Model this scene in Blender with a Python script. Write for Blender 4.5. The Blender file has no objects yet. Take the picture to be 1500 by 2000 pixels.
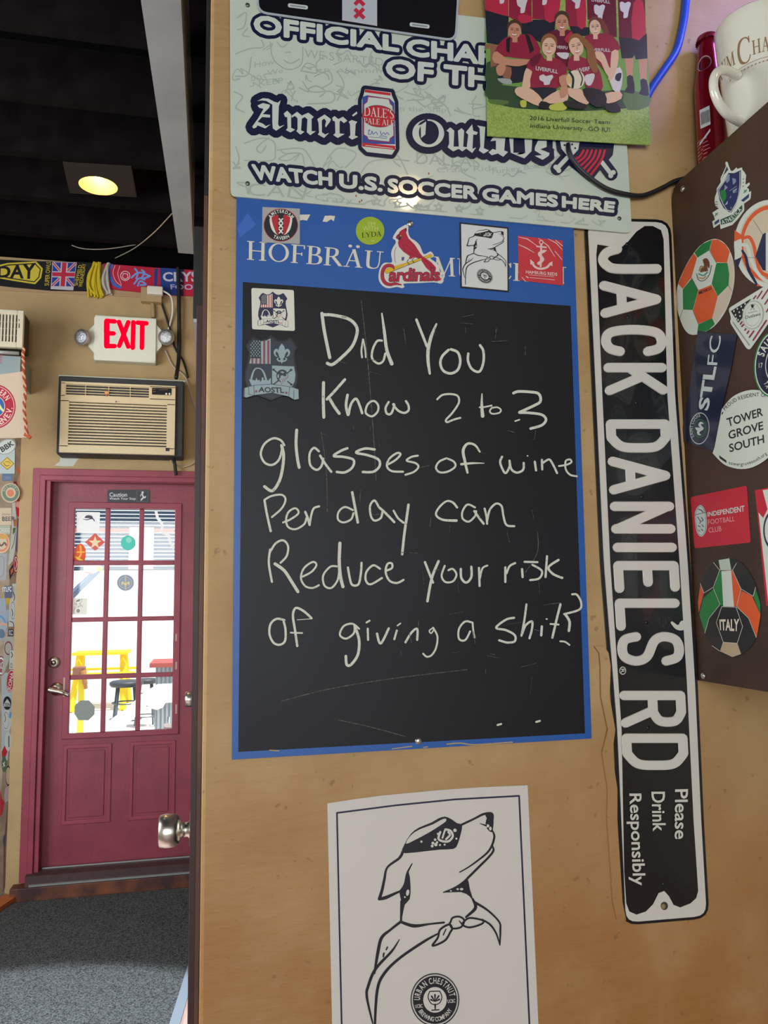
import bpy, bmesh, math, random
from mathutils import Vector, Matrix
from mathutils.geometry import tessellate_polygon
random.seed(7)
SC = bpy.context.scene
COL = SC.collection
PI = math.pi

# ------------------------------------------------------------------ camera
F = 1540.0
RM = ((0.97685378, 0.01238013, -0.2135496), (0.01061619, 0.99428767, 0.10620421), (0.21364456, -0.10601307, 0.97114223))
CAM = Vector((0, 0, 1.5))
D = 1.28       # plaster wall the signs hang on
B = 4.5        # back wall with the red door
def cdir(v): return Vector((sum(RM[k][0]*v[k] for k in range(3)), sum(RM[k][2]*v[k] for k in range(3)), -sum(RM[k][1]*v[k] for k in range(3))))
def ray(px, py): return cdir(((px-750)/F, (py-1000)/F, 1.0))
def onY(px, py, Y): r = ray(px, py); return CAM+r*(Y/r.y)
def onX(px, py, X): r = ray(px, py); return CAM+r*(X/r.x)
def onZ(px, py, Z): r = ray(px, py); return CAM+r*((Z-CAM.z)/r.z)
cd = bpy.data.cameras.new('camera'); cam = bpy.data.objects.new('camera', cd); COL.objects.link(cam)
rx, up, bk = cdir((1, 0, 0)), cdir((0, -1, 0)), cdir((0, 0, -1))
m4 = Matrix.Identity(4)
for i in range(3):
    m4[i][0], m4[i][1], m4[i][2], m4[i][3] = rx[i], up[i], bk[i], CAM[i]
cam.matrix_world = m4
cd.sensor_fit = 'VERTICAL'; cd.sensor_height = 24; cd.lens = F*24/2000; cd.clip_start = .02
SC.camera = cam

# ------------------------------------------------------------------ world, lights, exposure
SC.view_settings.view_transform = 'Standard'; SC.view_settings.look = 'None'
SC.view_settings.exposure = 0.0; SC.view_settings.gamma = 1.0; SC.view_settings.use_curve_mapping = False
w = bpy.data.worlds.new('sky'); SC.world = w; w.use_nodes = True
bg = w.node_tree.nodes['Background']; bg.inputs[0].default_value = (.80, .90, 1, 1); bg.inputs[1].default_value = 1.1
def light(name, kind, loc, power, col, size=.1, size_y=None, to=None, **kw):
    l = bpy.data.lights.new(name, kind); o = bpy.data.objects.new(name, l); COL.objects.link(o)
    l.energy = power; l.color = col; o.location = loc
    if kind == 'AREA':
        l.size = size
        if size_y: l.shape = 'RECTANGLE'; l.size_y = size_y
    elif kind == 'SUN': l.angle = size
    else: l.shadow_soft_size = size
    for k, v in kw.items(): setattr(l, k, v)
    if to is not None: o.rotation_euler = (Vector(to)-Vector(loc)).to_track_quat('-Z', 'Y').to_euler()
    return o
light('sun', 'SUN', (2, 9, 8), 7.0, (1, .95, .88), .02, to=(0, 10.5, 0))
light('daylight_front_window', 'AREA', (-.5, -2.72, 1.75), 92, (.93, .98, 1), 2.6, 1.7, to=(-.3, 2, 1.55))
light('daylight_side_window', 'AREA', (-2.72, 1.6, 1.95), 105, (.93, .98, 1), 1.9, 1.4, to=(-.6, 4.2, 1.3))
light('led_strip_light', 'POINT', (1.08, 1.08, 2.70), 4.5, (.22, .25, 1), .05)

# ------------------------------------------------------------------ materials
def lin(h):
    h = h.lstrip('#'); c = [int(h[i:i+2], 16)/255 for i in (0, 2, 4)]
    return [x/12.92 if x <= .04045 else ((x+.055)/1.055)**2.4 for x in c]
_m = {}
def mat(h, rough=.55, metal=0, name=None, noise=0, ns=40, bump=0, bs=200, emit=0, coat=0, h2=None, spec=.5):
    key = (h, rough, metal, noise, ns, bump, bs, emit, coat, h2, spec)
    if key in _m: return _m[key]
    m = bpy.data.materials.new(name or 'paint_'+h.strip('#')); m.use_nodes = True
    nt = m.node_tree; b = nt.nodes['Principled BSDF']; c = lin(h)
    b.inputs['Base Color'].default_value = (*c, 1); b.inputs['Roughness'].default_value = rough
    b.inputs['Metallic'].default_value = metal; b.inputs['Coat Weight'].default_value = coat
    b.inputs['Specular IOR Level'].default_value = spec
    b.inputs['Coat Roughness'].default_value = .04
    if emit:
        b.inputs['Emission Color'].default_value = (*c, 1); b.inputs['Emission Strength'].default_value = emit
    if noise or h2 or bump:
        tc = nt.nodes.new('ShaderNodeTexCoord')
    if noise or h2:
        n = nt.nodes.new('ShaderNodeTexNoise'); n.inputs['Scale'].default_value = ns; n.inputs['Detail'].default_value = 6
        nt.links.new(tc.outputs['Object'], n.inputs['Vector'])
        mx = nt.nodes.new('ShaderNodeMix'); mx.data_type = 'RGBA'
        c2 = lin(h2) if h2 else [x*(1-noise) for x in c]
        mr = nt.nodes.new('ShaderNodeMapRange'); mr.inputs[1].default_value = .35; mr.inputs[2].default_value = .65
        nt.links.new(n.outputs['Fac'], mr.inputs[0]); nt.links.new(mr.outputs[0], mx.inputs[0])
        mx.inputs[6].default_value = (*c, 1); mx.inputs[7].default_value = (*c2, 1)
        nt.links.new(mx.outputs[2], b.inputs['Base Color'])
    if bump:
        n = nt.nodes.new('ShaderNodeTexNoise'); n.inputs['Scale'].default_value = bs; n.inputs['Detail'].default_value = 5
        nt.links.new(tc.outputs['Object'], n.inputs['Vector'])
        bp = nt.nodes.new('ShaderNodeBump'); bp.inputs['Strength'].default_value = bump; bp.inputs['Distance'].default_value = .01
        nt.links.new(n.outputs['Fac'], bp.inputs['Height']); nt.links.new(bp.outputs[0], b.inputs['Normal'])
    _m[key] = m
    return m
def glass_mat():
    m = bpy.data.materials.new('door_glass'); m.use_nodes = True; nt = m.node_tree; nt.nodes.clear()
    o = nt.nodes.new('ShaderNodeOutputMaterial'); t = nt.nodes.new('ShaderNodeBsdfTransparent'); g = nt.nodes.new('ShaderNodeBsdfGlossy')
    g.inputs['Roughness'].default_value = .03; x = nt.nodes.new('ShaderNodeMixShader'); x.inputs[0].default_value = .05
    nt.links.new(t.outputs[0], x.inputs[1]); nt.links.new(g.outputs[0], x.inputs[2]); nt.links.new(x.outputs[0], o.inputs[0])
    return m

# ------------------------------------------------------------------ geometry helpers
def wl(o):
    v = Vector((0, 0, 0))
    while o: v += o.location; o = o.parent
    return v
def tag(o, label=None, cat=None, group=None, kind=None):
    for k, v in (('label', label), ('category', cat), ('group', group), ('kind', kind)):
        if v: o[k] = v
    return o
def thing(name, label, cat, loc, group=None):
    o = bpy.data.objects.new(name, None); COL.objects.link(o); o.location = loc; o.empty_display_size = .05
    return tag(o, label, cat, group)
class Geo:
    def __init__(s): s.V, s.F, s.I, s.S, s.mats = [], [], [], [], []
    def mi(s, m):
        if m not in s.mats: s.mats.append(m)
        return s.mats.index(m)
    def add(s, m, vs, fs, smooth=False):
        n = len(s.V); s.V += [Vector(v) for v in vs]; i = s.mi(m)
        for f in fs: s.F.append([n+k for k in f]); s.I.append(i); s.S.append(smooth)
        return s
    def box(s, m, x0, x1, y0, y1, z0, z1, bev=0, seg=2):
        if bev:
            bm = bmesh.new(); bmesh.ops.create_cube(bm, size=1)
            for v in bm.verts: v.co = Vector(((x0+x1)/2+v.co.x*(x1-x0), (y0+y1)/2+v.co.y*(y1-y0), (z0+z1)/2+v.co.z*(z1-z0)))
            bmesh.ops.bevel(bm, geom=bm.edges[:], offset=bev, segments=seg, affect='EDGES', profile=.5)
            bm.verts.index_update()
            s.add(m, [v.co.copy() for v in bm.verts], [[v.index for v in f.verts] for f in bm.faces]); bm.free(); return s
        v = [(x, y, z) for x in (x0, x1) for y in (y0, y1) for z in (z0, z1)]
        return s.add(m, v, [(0, 1, 3, 2), (4, 6, 7, 5), (0, 4, 5, 1), (2, 3, 7, 6), (0, 2, 6, 4), (1, 5, 7, 3)])
    def prism(s, m, a, b):       # two matching outlines joined
        n = len(a); fs = [list(range(n))[::-1], list(range(n, 2*n))]+[(i, (i+1) % n, n+(i+1) % n, n+i) for i in range(n)]
        return s.add(m, list(a)+list(b), fs)
    def tube(s, m, pts, r, n=10, sm=True, closed=False):
        pts = [Vector(p) for p in pts]
        if sm and len(pts) > 2: pts = cr(pts, 8)
        rs = r if isinstance(r, (list, tuple)) else [r]*len(pts)
        if len(rs) != len(pts): rs = [rs[min(len(rs)-1, int(i*len(rs)/len(pts)))] for i in range(len(pts))]
        vs, fs = [], []; pu = None
        for i, p in enumerate(pts):
            t = (pts[min(i+1, len(pts)-1)]-pts[max(i-1, 0)]).normalized()
            if pu is None: pu = t.orthogonal().normalized()
            else: pu = (pu-t*pu.dot(t)).normalized()
            q = t.cross(pu)
            for k in range(n): a = 2*PI*k/n; vs.append(p+(pu*math.cos(a)+q*math.sin(a))*rs[i])
        for i in range(len(pts)-1):
            for k in range(n): fs.append((i*n+k, i*n+(k+1) % n, (i+1)*n+(k+1) % n, (i+1)*n+k))
        fs += [list(range(n))[::-1], [(len(pts)-1)*n+k for k in range(n)]]
        return s.add(m, vs, fs, True)
    def lathe(s, m, o, prof, n=32, axis=(0, 0, 1), smooth=True, caps=True):
        o = Vector(o); ax = Vector(axis).normalized(); u = ax.orthogonal().normalized(); v = ax.cross(u); vs, fs = [], []
        for r, h in prof:
            for k in range(n): a = 2*PI*k/n; vs.append(o+ax*h+(u*math.cos(a)+v*math.sin(a))*r)
        for i in range(len(prof)-1):
            for k in range(n): fs.append((i*n+k, i*n+(k+1) % n, (i+1)*n+(k+1) % n, (i+1)*n+k))
        if caps: fs += [list(range(n))[::-1], [(len(prof)-1)*n+k for k in range(n)]]
        return s.add(m, vs, fs, smooth)
    def obj(s, name, parent=None, label=None, cat=None, group=None, kind=None):
        if parent: off = wl(parent)
        else:
            lo = [min(v[i] for v in s.V) for i in range(3)]; hi = [max(v[i] for v in s.V) for i in range(3)]
            off = Vector(((lo[0]+hi[0])/2, (lo[1]+hi[1])/2, lo[2]))
        me = bpy.data.meshes.new(name); me.from_pydata([v-off for v in s.V], [], s.F)
        for m in s.mats: me.materials.append(m)
        for p, i, sm in zip(me.polygons, s.I, s.S): p.material_index = i; p.use_smooth = sm
        me.update()
        o = bpy.data.objects.new(name, me); COL.objects.link(o)
        if parent: o.parent = parent
        else: o.location = off
        return tag(o, label, cat, group, kind)
def cr(p, n=6, closed=False):
    out = []; L = len(p); rng = range(L if closed else L-1)
    for i in rng:
        a, b, c, d = (p[(i-1) % L] if closed or i > 0 else p[i]), p[i], p[(i+1) % L], (p[(i+2) % L] if closed or i+2 < L else p[(i+1) % L])
        for k in range(n):
            t = k/n
            out.append(type(b)([.5*((2*b[j])+(c[j]-a[j])*t+(2*a[j]-5*b[j]+4*c[j]-d[j])*t*t+(3*b[j]-a[j]-3*c[j]+d[j])*t**3) for j in range(len(b))]) if isinstance(b, Vector)
                       else tuple(.5*((2*b[j])+(c[j]-a[j])*t+(2*a[j]-5*b[j]+4*c[j]-d[j])*t*t+(3*b[j]-a[j]-3*c[j]+d[j])*t**3) for j in range(len(b))))
    if not closed: out.append(p[-1])
    return out
def ribbon(pts, w, closed=False, caps=True, joint=False):
    L = len(pts); ws = list(w) if isinstance(w, (list, tuple)) else [w]
    if len(ws) == 1: ws = ws*L
    elif len(ws) != L:
        k = len(ws)-1; ws = [ws[min(int(i/(L-1)*k), k-1)]*(1-(i/(L-1)*k-min(int(i/(L-1)*k), k-1)))+ws[min(int(i/(L-1)*k), k-1)+1]*(i/(L-1)*k-min(int(i/(L-1)*k), k-1)) for i in range(L)]
    V, Fc = [], []
    def disc(c, r, n=10):
        b = len(V); V.extend((c[0]+r*math.cos(2*PI*k/n), c[1]+r*math.sin(2*PI*k/n)) for k in range(n)); Fc.append(list(range(b, b+n)))
    def nrm(a, b):
        dx, dy = b[0]-a[0], b[1]-a[1]; l = math.hypot(dx, dy) or 1e-9; return -dy/l, dx/l
    if joint:
        for i in range(L if closed else L-1):
            a, b = pts[i], pts[(i+1) % L]; n = nrm(a, b); ra, rb = ws[i]/2, ws[(i+1) % L]/2; k = len(V)
            V.extend([(a[0]+n[0]*ra, a[1]+n[1]*ra), (b[0]+n[0]*rb, b[1]+n[1]*rb), (b[0]-n[0]*rb, b[1]-n[1]*rb), (a[0]-n[0]*ra, a[1]-n[1]*ra)]); Fc.append([k, k+1, k+2, k+3])
        for i in range(0 if caps or closed else 1, L if caps or closed else L-1): disc(pts[i], ws[i]/2)
        return V, Fc
    for i, p in enumerate(pts):
        a, b = (pts[(i-1) % L], pts[(i+1) % L]) if closed else (pts[max(i-1, 0)], pts[min(i+1, L-1)])
        n = nrm(a, b); r = ws[i]/2; V += [(p[0]+n[0]*r, p[1]+n[1]*r), (p[0]-n[0]*r, p[1]-n[1]*r)]
    for i in range(L if closed else L-1): j = (i+1) % L; Fc.append([2*i, 2*j, 2*j+1, 2*i+1])
    if caps and not closed: disc(pts[0], ws[0]/2); disc(pts[-1], ws[-1]/2)
    return V, Fc
def ellpts(cx, cy, rx, ry=None, rot=0, n=40, a0=0, a1=360):
    ry = rx if ry is None else ry; c, s = math.cos(math.radians(rot)), math.sin(math.radians(rot)); full = abs(a1-a0) >= 360; out = []
    for k in range(n if full else n+1):
        a = math.radians(a0+(a1-a0)*k/n); x, y = rx*math.cos(a), ry*math.sin(a); out.append((cx+x*c-y*s, cy+x*s+y*c))
    return out
def rrect(x0, y0, x1, y1, r, n=5):
    out = []
    for cx, cy, a in ((x1-r, y0+r, -90), (x1-r, y1-r, 0), (x0+r, y1-r, 90), (x0+r, y0+r, 180)):
        out += [(cx+r*math.cos(math.radians(a+90*k/n)), cy+r*math.sin(math.radians(a+90*k/n))) for k in range(n+1)]
    return out
def rq(q, r, n=4):          # rounded quad/polygon: cut each corner by r
    out = []; L = len(q)
    for i in range(L):
        a, b, c = q[i-1], q[i], q[(i+1) % L]
        la, lc = math.dist(a, b), math.dist(c, b); p = [b[j]+(a[j]-b[j])*min(.49, r/la) for j in (0, 1)]; s = [b[j]+(c[j]-b[j])*min(.49, r/lc) for j in (0, 1)]
        for k in range(n+1):
            t = k/n; out.append(tuple((1-t)**2*p[j]+2*t*(1-t)*b[j]+t*t*s[j] for j in (0, 1)))
    return out
def inset(p, d):
    L = len(p); out = []; ar = sum(p[i][0]*p[(i+1) % L][1]-p[(i+1) % L][0]*p[i][1] for i in range(L)); sg = 1 if ar > 0 else -1
    for i in range(L):
        a, b, c = p[i-1], p[i], p[(i+1) % L]
        n1 = (-(b[1]-a[1]), b[0]-a[0]); n2 = (-(c[1]-b[1]), c[0]-b[0]); l1 = math.hypot(*n1) or 1e-9; l2 = math.hypot(*n2) or 1e-9
        nx, ny = n1[0]/l1+n2[0]/l2, n1[1]/l1+n2[1]/l2; q = (nx*nx+ny*ny)/2 or 1e-9
        out.append((b[0]+sg*d*nx/q, b[1]+sg*d*ny/q))
    return out
def quad(q):
    if len(q) == 4 and not isinstance(q[0], (tuple, list)): x0, y0, x1, y1 = q; q = [(x0, y0), (x1, y0), (x1, y1), (x0, y1)]
    return lambda s, t: tuple((1-t)*((1-s)*q[0][j]+s*q[1][j])+t*((1-s)*q[3][j]+s*q[2][j]) for j in (0, 1))
_t = {}
def tmesh(s, off=0.0, ls=1.0):
    k = (s, off, ls)
    if k not in _t:
        cu = bpy.data.curves.new('t', 'FONT'); cu.body = s; cu.offset = off; cu.space_character = ls; cu.resolution_u = 3
        o = bpy.data.objects.new('t', cu); COL.objects.link(o)
        me = bpy.data.meshes.new_from_object(o.evaluated_get(bpy.context.evaluated_depsgraph_get()))
        _t[k] = ([(v.co.x, v.co.y) for v in me.vertices], [list(p.vertices) for p in me.polygons])
        bpy.data.objects.remove(o); bpy.data.curves.remove(cu); bpy.data.meshes.remove(me)
    return _t[k]
# serif capitals: strokes (points, width) in a box one cap height tall, y down
TK, TN, SF = .135, .05, .045
def _st(x, a=0, b=1, w=TK): return [([(x, a), (x, b)], w), ([(x-.15, a+.02), (x+.15, a+.02)], SF), ([(x-.15, b-.02), (x+.15, b-.02)], SF)]
SER = {'H': (.92, _st(.2)+_st(.72)+[([(.2, .5), (.72, .5)], TN)]), 'I': (.4, _st(.2)),
 'F': (.66, _st(.2)+[([(.2, .02), (.6, .02)], TN), ([(.6, 0), (.6, .2)], TN), ([(.2, .48), (.5, .48)], TN), ([(.5, .4), (.5, .58)], TN)]),
 'E': (.7, _st(.2)+[([(.2, .02), (.6, .02)], TN), ([(.6, 0), (.6, .2)], TN), ([(.2, .48), (.5, .48)], TN), ([(.5, .4), (.5, .58)], TN), ([(.2, .98), (.64, .98)], TN), ([(.64, .78), (.62, 1)], TN)]),
 'L': (.66, _st(.2)+[([(.2, .98), (.62, .98)], TN), ([(.62, .76), (.6, 1)], TN)]),
 'T': (.74, _st(.36)+[([(.04, .02), (.68, .02)], TN), ([(.04, 0), (.05, .22)], TN), ([(.68, 0), (.67, .22)], TN)]),
 'P': (.66, _st(.2)+[('c', [(.2, .03), (.45, .04), (.58, .15), (.58, .36), (.45, .5), (.2, .52)], [TN, TN, TK, TK, TN, TN])]),
 'B': (.74, _st(.2)+[('c', [(.2, .03), (.45, .04), (.55, .14), (.54, .34), (.42, .46), (.2, .48)], [TN, TN, TK, TK, TN, TN]), ('c', [(.2, .48), (.48, .5), (.63, .62), (.62, .84), (.48, .96), (.2, .98)], [TN, TN, TK, TK, TN, TN])]),
 'R': (.84, _st(.2)+[('c', [(.2, .03), (.45, .04), (.57, .14), (.56, .36), (.42, .48), (.2, .5)], [TN, TN, TK, TK, TN, TN]), ([(.42, .5), (.74, .97)], TK), ([(.66, .98), (.84, .98)], SF)]),
 'D': (.86, _st(.2)+[('c', [(.2, .03), (.5, .05), (.74, .22), (.78, .5), (.74, .78), (.5, .95), (.2, .97)], [TN, TN, TK, TK, TK, TN, TN])]),
 'O': (.94, [('o', .47, .5, .43, .51, .3, .46)]),
 'C': (.82, [('c', [(.74, .24), (.66, .08), (.46, .02), (.22, .14), (.12, .5), (.22, .86), (.46, .98), (.66, .92), (.76, .74)], [TN, TN, TN, TK, TK, TK, TN, TN, TN]), ([(.74, .02), (.74, .28)], TN)]),
 'U': (.86, [([(.2, 0), (.2, .66)], TK), ('c', [(.2, .64), (.24, .9), (.44, .98), (.62, .9), (.68, .64)], [TK, TK, TN, TN, TN]), ([(.68, 0), (.68, .66)], TN), ([(.04, .02), (.36, .02)], SF), ([(.54, .02), (.82, .02)], SF)]),
 'A': (.86, [([(.43, 0), (.16, .98)], TN), ([(.43, 0), (.7, .98)], TK), ([(.25, .64), (.6, .64)], TN), ([(.04, .98), (.3, .98)], SF), ([(.54, .98), (.84, .98)], SF)]),
 'M': (1.1, [([(.2, 0), (.16, .98)], TN), ([(.2, .02), (.53, .96)], TK), ([(.86, .02), (.53, .96)], TN), ([(.86, 0), (.92, .98)], TK), ([(.04, .98), (.3, .98)], SF), ([(.76, .98), (1.06, .98)], SF), ([(.06, .02), (.24, .02)], SF), ([(.82, .02), (1.02, .02)], SF)]),
 'N': (.92, [([(.18, 0), (.18, .98)], TN), ([(.18, .02), (.74, .98)], TK), ([(.74, 0), (.74, 1)], TN), ([(.04, .98), (.32, .98)], SF), ([(.04, .02), (.24, .02)], SF), ([(.6, .02), (.88, .02)], SF)]),
 'Y': (.82, [([(.12, .02), (.41, .55)], TK), ([(.7, .02), (.41, .55)], TN), ([(.41, .5), (.41, 1)], TK), ([(.26, .98), (.56, .98)], SF), ([(0, .02), (.26, .02)], SF), ([(.58, .02), (.82, .02)], SF)]),
 'S': (.62, [('c', [(.52, .2), (.44, .05), (.28, .02), (.12, .14), (.16, .34), (.42, .56), (.5, .76), (.38, .96), (.2, .97), (.1, .8)], [TN, TN, TN, TK, TK, TK, TK, TN, TN, TN])]),
 "'": (.26, [([(.13, -.02), (.11, .22)], TK*.8)]), ' ': (.3, [])}
for c_ in 'AU': SER[{'A': 'Ä', 'U': 'Ü'}[c_]] = (SER[c_][0], SER[c_][1]+[('o', SER[c_][0]/2-.16, -.17, .08, .08, 0, 0), ('o', SER[c_][0]/2+.16, -.17, .08, .08, 0, 0)])

class Surf:        # a flat face in the room: 'Y' faces the camera, 'X' faces left, 'Z' lies down
    def __init__(s, ax, v): s.ax, s.v = ax, v
    def p(s, x, y, h):
        if s.ax == 'Y': return onY(x, y, s.v)+Vector((0, -h, 0))
        if s.ax == 'X': return onX(x, y, s.v)+Vector((-h, 0, 0))
        return onZ(x, y, s.v)+Vector((0, 0, h))
class Art(Geo):     # flat printing, cut vinyl, chalk: shapes laid on a face in thin layers
    def __init__(s, surf, o=(0, 0), k=1.0, h=0.0, step=5e-6, aff=None):
        super().__init__(); s.f, s.o, s.k, s.h, s.step, s.aff = surf, o, k, h, step, aff
    def pt(s, u, v, h):
        if s.aff: a = s.aff; u, v = a[0]*u+a[1]*v+a[2], a[3]*u+a[4]*v+a[5]
        return s.f.p(s.o[0]+u/s.k, s.o[1]+v/s.k, h)
    def lay(s, m, vs, fs, lift=False, ramp=0):
        s.h += s.step
        if ramp:        # a stroke climbs a hair along its length so it can cross itself
            s.add(m, [s.pt(u, v, s.h+ramp*(i//2)) for i, (u, v) in enumerate(vs)], fs); s.h += ramp*len(vs)/2; return s
        if lift:        # overlapping pieces of one stroke: a hair apart so none lie in one plane
            for k, f in enumerate(fs): s.add(m, [s.pt(*vs[i], s.h+2e-6*(k % 37)) for i in f], [list(range(len(f)))])
            s.h += 8e-5; return s
        s.add(m, [s.pt(u, v, s.h) for u, v in vs], fs); return s
    def poly(s, m, pts, holes=(), sm=0):
        if sm: pts = cr(pts, sm, True)
        loops = [list(pts)]+[list(q) for q in holes]; flat = [p for l in loops for p in l]
        fs = tessellate_polygon([[Vector((x, y, 0)) for x, y in l] for l in loops])
        return s.lay(m, flat, [list(f) for f in fs])
    def slab(s, m, pts, t, sm=0):
        if sm: pts = cr(pts, sm, True)
        h0 = s.h; s.h += t-s.step; s.poly(m, pts); n = len(pts)
        s.add(m, [s.pt(u, v, h0) for u, v in pts]+[s.pt(u, v, h0+t) for u, v in pts], [(i, (i+1) % n, n+(i+1) % n, n+i) for i in range(n)])
        return s
    def stroke(s, m, pts, w, sm=6, closed=False, caps=True):
        pts = [tuple(p) for p in pts]
        if sm and len(pts) > 2:
            q = cr(pts, sm, closed); n = 2*len(q); V, Fc = ribbon(q, w, closed, caps); k = [f for f in Fc if f[0] < n]; s.lay(m, V[:n], k, ramp=0 if closed else s.step*.1)
            if len(V) > n: s.lay(m, V[n:], [[i-n for i in f] for f in Fc if f[0] >= n])
            return s
        return s.lay(m, *ribbon(pts, w, closed, caps, True), True)
    def line(s, m, pts, w, closed=False, caps=True): return s.stroke(m, pts, w, 0, closed, caps)
    def ell(s, m, cx, cy, rx, ry=None, rot=0, hole=0, n=40):
        ry = rx if ry is None else ry
        return s.poly(m, ellpts(cx, cy, rx, ry, rot, n), [ellpts(cx, cy, rx-hole, ry-hole*ry/rx, rot, n)] if hole else ())
    def dil(s, m, pts, w, sm=0):
        if sm: pts = cr(pts, sm, True)
        s.poly(m, pts); return s.line(m, pts, w, True)
    def text(s, m, t, q, off=0.0, ls=1.0):
        b, _ = tmesh(t, 0.0, ls); v, f = tmesh(t, off, ls); g = quad(q)
        x0, x1, y0, y1 = min(p[0] for p in b), max(p[0] for p in b), min(p[1] for p in b), max(p[1] for p in b)
        return s.lay(m, [g((x-x0)/(x1-x0), (y1-y)/(y1-y0)) for x, y in v], f)
    def fat(s, m, t, q, w, ls=1.0, e=0):        # a text grown by half of w all round, for heavy letters and outlines
        b, fs = tmesh(t, 0.0, ls); g = quad(q)
        x0, x1, y0, y1 = min(p[0] for p in b), max(p[0] for p in b), min(p[1] for p in b), max(p[1] for p in b)
        W_, H_ = math.dist(g(0, 0), g(1, 0)), math.dist(g(0, 0), g(0, 1)); ex, ey = e/W_, e/H_
        v = [g(ex+(1-2*ex)*(x-x0)/(x1-x0), ey+(1-2*ey)*(y1-y)/(y1-y0)) for x, y in b]; s.lay(m, v, fs); cnt = {}; key = lambda i: (round(v[i][0], 3), round(v[i][1], 3))
        for f in fs:
            for i, j in zip(f, f[1:]+f[:1]): k = tuple(sorted((key(i), key(j)))); cnt[k] = cnt.get(k, 0)+1
        V, Q = [], []
        for (p, r), n in cnt.items():
            if n == 1 and p != r: vs, f2 = ribbon([p, r], w, joint=True); k = len(V); V += vs; Q += [[k+i for i in f] for f in f2]
        return s.lay(m, V, Q, True)
    def path(s, m, t, pts, hgt, off=0.0, sm=True, flip=False):
        if sm: pts = cr([tuple(p) for p in pts], 8)
        d = [0]
        for a, b in zip(pts, pts[1:]): d.append(d[-1]+math.dist(a, b))
        cap = max(p[1] for p in tmesh('H', off)[0]); ws = []
        for c in t:
            if c == ' ': ws.append((0, .28)); continue
            vx = [p[0] for p in tmesh(c, off)[0]]; ws.append((min(vx), max(vx)-min(vx)+.1))
        tot = sum(x[1] for x in ws); x = 0; vs, fs = [], []; sc = d[-1]/tot
        for c, (x0, wd) in zip(t, ws):
            if c != ' ':
                v, f = tmesh(c, off); mid = (x+wd/2)*sc; i = max(k for k in range(len(d)-1) if d[k] <= mid)
                tt = (mid-d[i])/((d[i+1]-d[i]) or 1); px, py = [pts[i][j]+(pts[i+1][j]-pts[i][j])*tt for j in (0, 1)]
                dx, dy = pts[i+1][0]-pts[i][0], pts[i+1][1]-pts[i][1]; l = math.hypot(dx, dy); dx, dy = dx/l, dy/l; n = len(vs)
                for a, b in v:
                    ux = (a-x0-(wd-.1)/2)*sc; uy = b/cap*hgt; vs.append((px+dx*ux+dy*uy, py+dy*ux-dx*uy))
                fs += [[n+k for k in q] for q in f]
            x += wd
        return s.lay(m, vs, fs)
    def glyphs(s, m, t, q, font=SER, round_=False, wk=1.0, big=()):
        g = quad(q); tot = sum(font[c][0] for c in t); x = 0
        def mp(vs): return [g((x+a)/tot, b) for a, b in vs]
        for c in t:
            for e in font[c][1]:
                if e[0] == 'o':
                    o_ = ellpts(e[1], e[2], e[3], e[4], n=28); s.poly(m, mp(o_), [mp(ellpts(e[1], e[2], e[5], e[6], n=28))] if e[5] else ())
                elif e[0] == 'c': s.lay(m, *(lambda r: (mp(r[0]), r[1]))(ribbon(cr(e[1], 6), e[2], caps=round_)))
                else: s.lay(m, *(lambda r: (mp(r[0]), r[1]))(ribbon(e[0], e[1], caps=round_, joint=True)))
            x += font[c][0]
        return s

# ------------------------------------------------------------------ room shell
def wall_paint():
    m = bpy.data.materials.new('ochre_plaster'); m.use_nodes = True; nt = m.node_tree; N = nt.nodes; L = nt.links; b = N['Principled BSDF']
    tc = N.new('ShaderNodeTexCoord')
    geo = N.new('ShaderNodeNewGeometry'); tc = type('o', (), {'outputs': {'Object': geo.outputs['Position']}})
    def noise(sc, det=6, st=None):
        n = N.new('ShaderNodeTexNoise'); n.inputs['Scale'].default_value = sc; n.inputs['Detail'].default_value = det
        if st:
            mp = N.new('ShaderNodeMapping'); mp.inputs['Scale'].default_value = st; mp.inputs['Rotation'].default_value = (0, .5, 0); L.new(tc.outputs['Object'], mp.inputs[0]); L.new(mp.outputs[0], n.inputs['Vector'])
        else: L.new(tc.outputs['Object'], n.inputs['Vector'])
        return n.outputs['Fac']
    def rng(f, a, c, lo=0, hi=1):
        r = N.new('ShaderNodeMapRange'); r.interpolation_type = 'SMOOTHSTEP'
        for i, v in ((1, a), (2, c), (3, lo), (4, hi)): r.inputs[i].default_value = v
        L.new(f, r.inputs[0]); return r.outputs[0]
    def mixc(f, a, c):
        x = N.new('ShaderNodeMix'); x.data_type = 'RGBA'; L.new(f, x.inputs[0])
        for i, v in ((6, a), (7, c)):
            if isinstance(v, str): x.inputs[i].default_value = (*lin(v), 1)
            else: L.new(v, x.inputs[i])
        return x.outputs[2]
    def mul(a, c):
        x = N.new('ShaderNodeMath'); x.operation = 'MULTIPLY'; L.new(a, x.inputs[0]); L.new(c, x.inputs[1]); return x.outputs[0]
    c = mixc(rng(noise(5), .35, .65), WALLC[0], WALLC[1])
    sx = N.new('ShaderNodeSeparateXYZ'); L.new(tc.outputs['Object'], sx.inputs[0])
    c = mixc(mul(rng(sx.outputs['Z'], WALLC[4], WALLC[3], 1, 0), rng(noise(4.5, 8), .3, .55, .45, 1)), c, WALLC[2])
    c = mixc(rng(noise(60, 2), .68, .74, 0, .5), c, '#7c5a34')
    L.new(c, b.inputs['Base Color']); b.inputs['Roughness'].default_value = .62
    bp = N.new('ShaderNodeBump'); bp.inputs['Strength'].default_value = .35; bp.inputs['Distance'].default_value = .006
    L.new(noise(26, 7, (1, 1, 3.2)), bp.inputs['Height']); L.new(bp.outputs[0], b.inputs['Normal'])
    return m
WALLC = ('#bb9c6c', '#ad8a5a', '#9e6a34', 1.42, .75)
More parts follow.
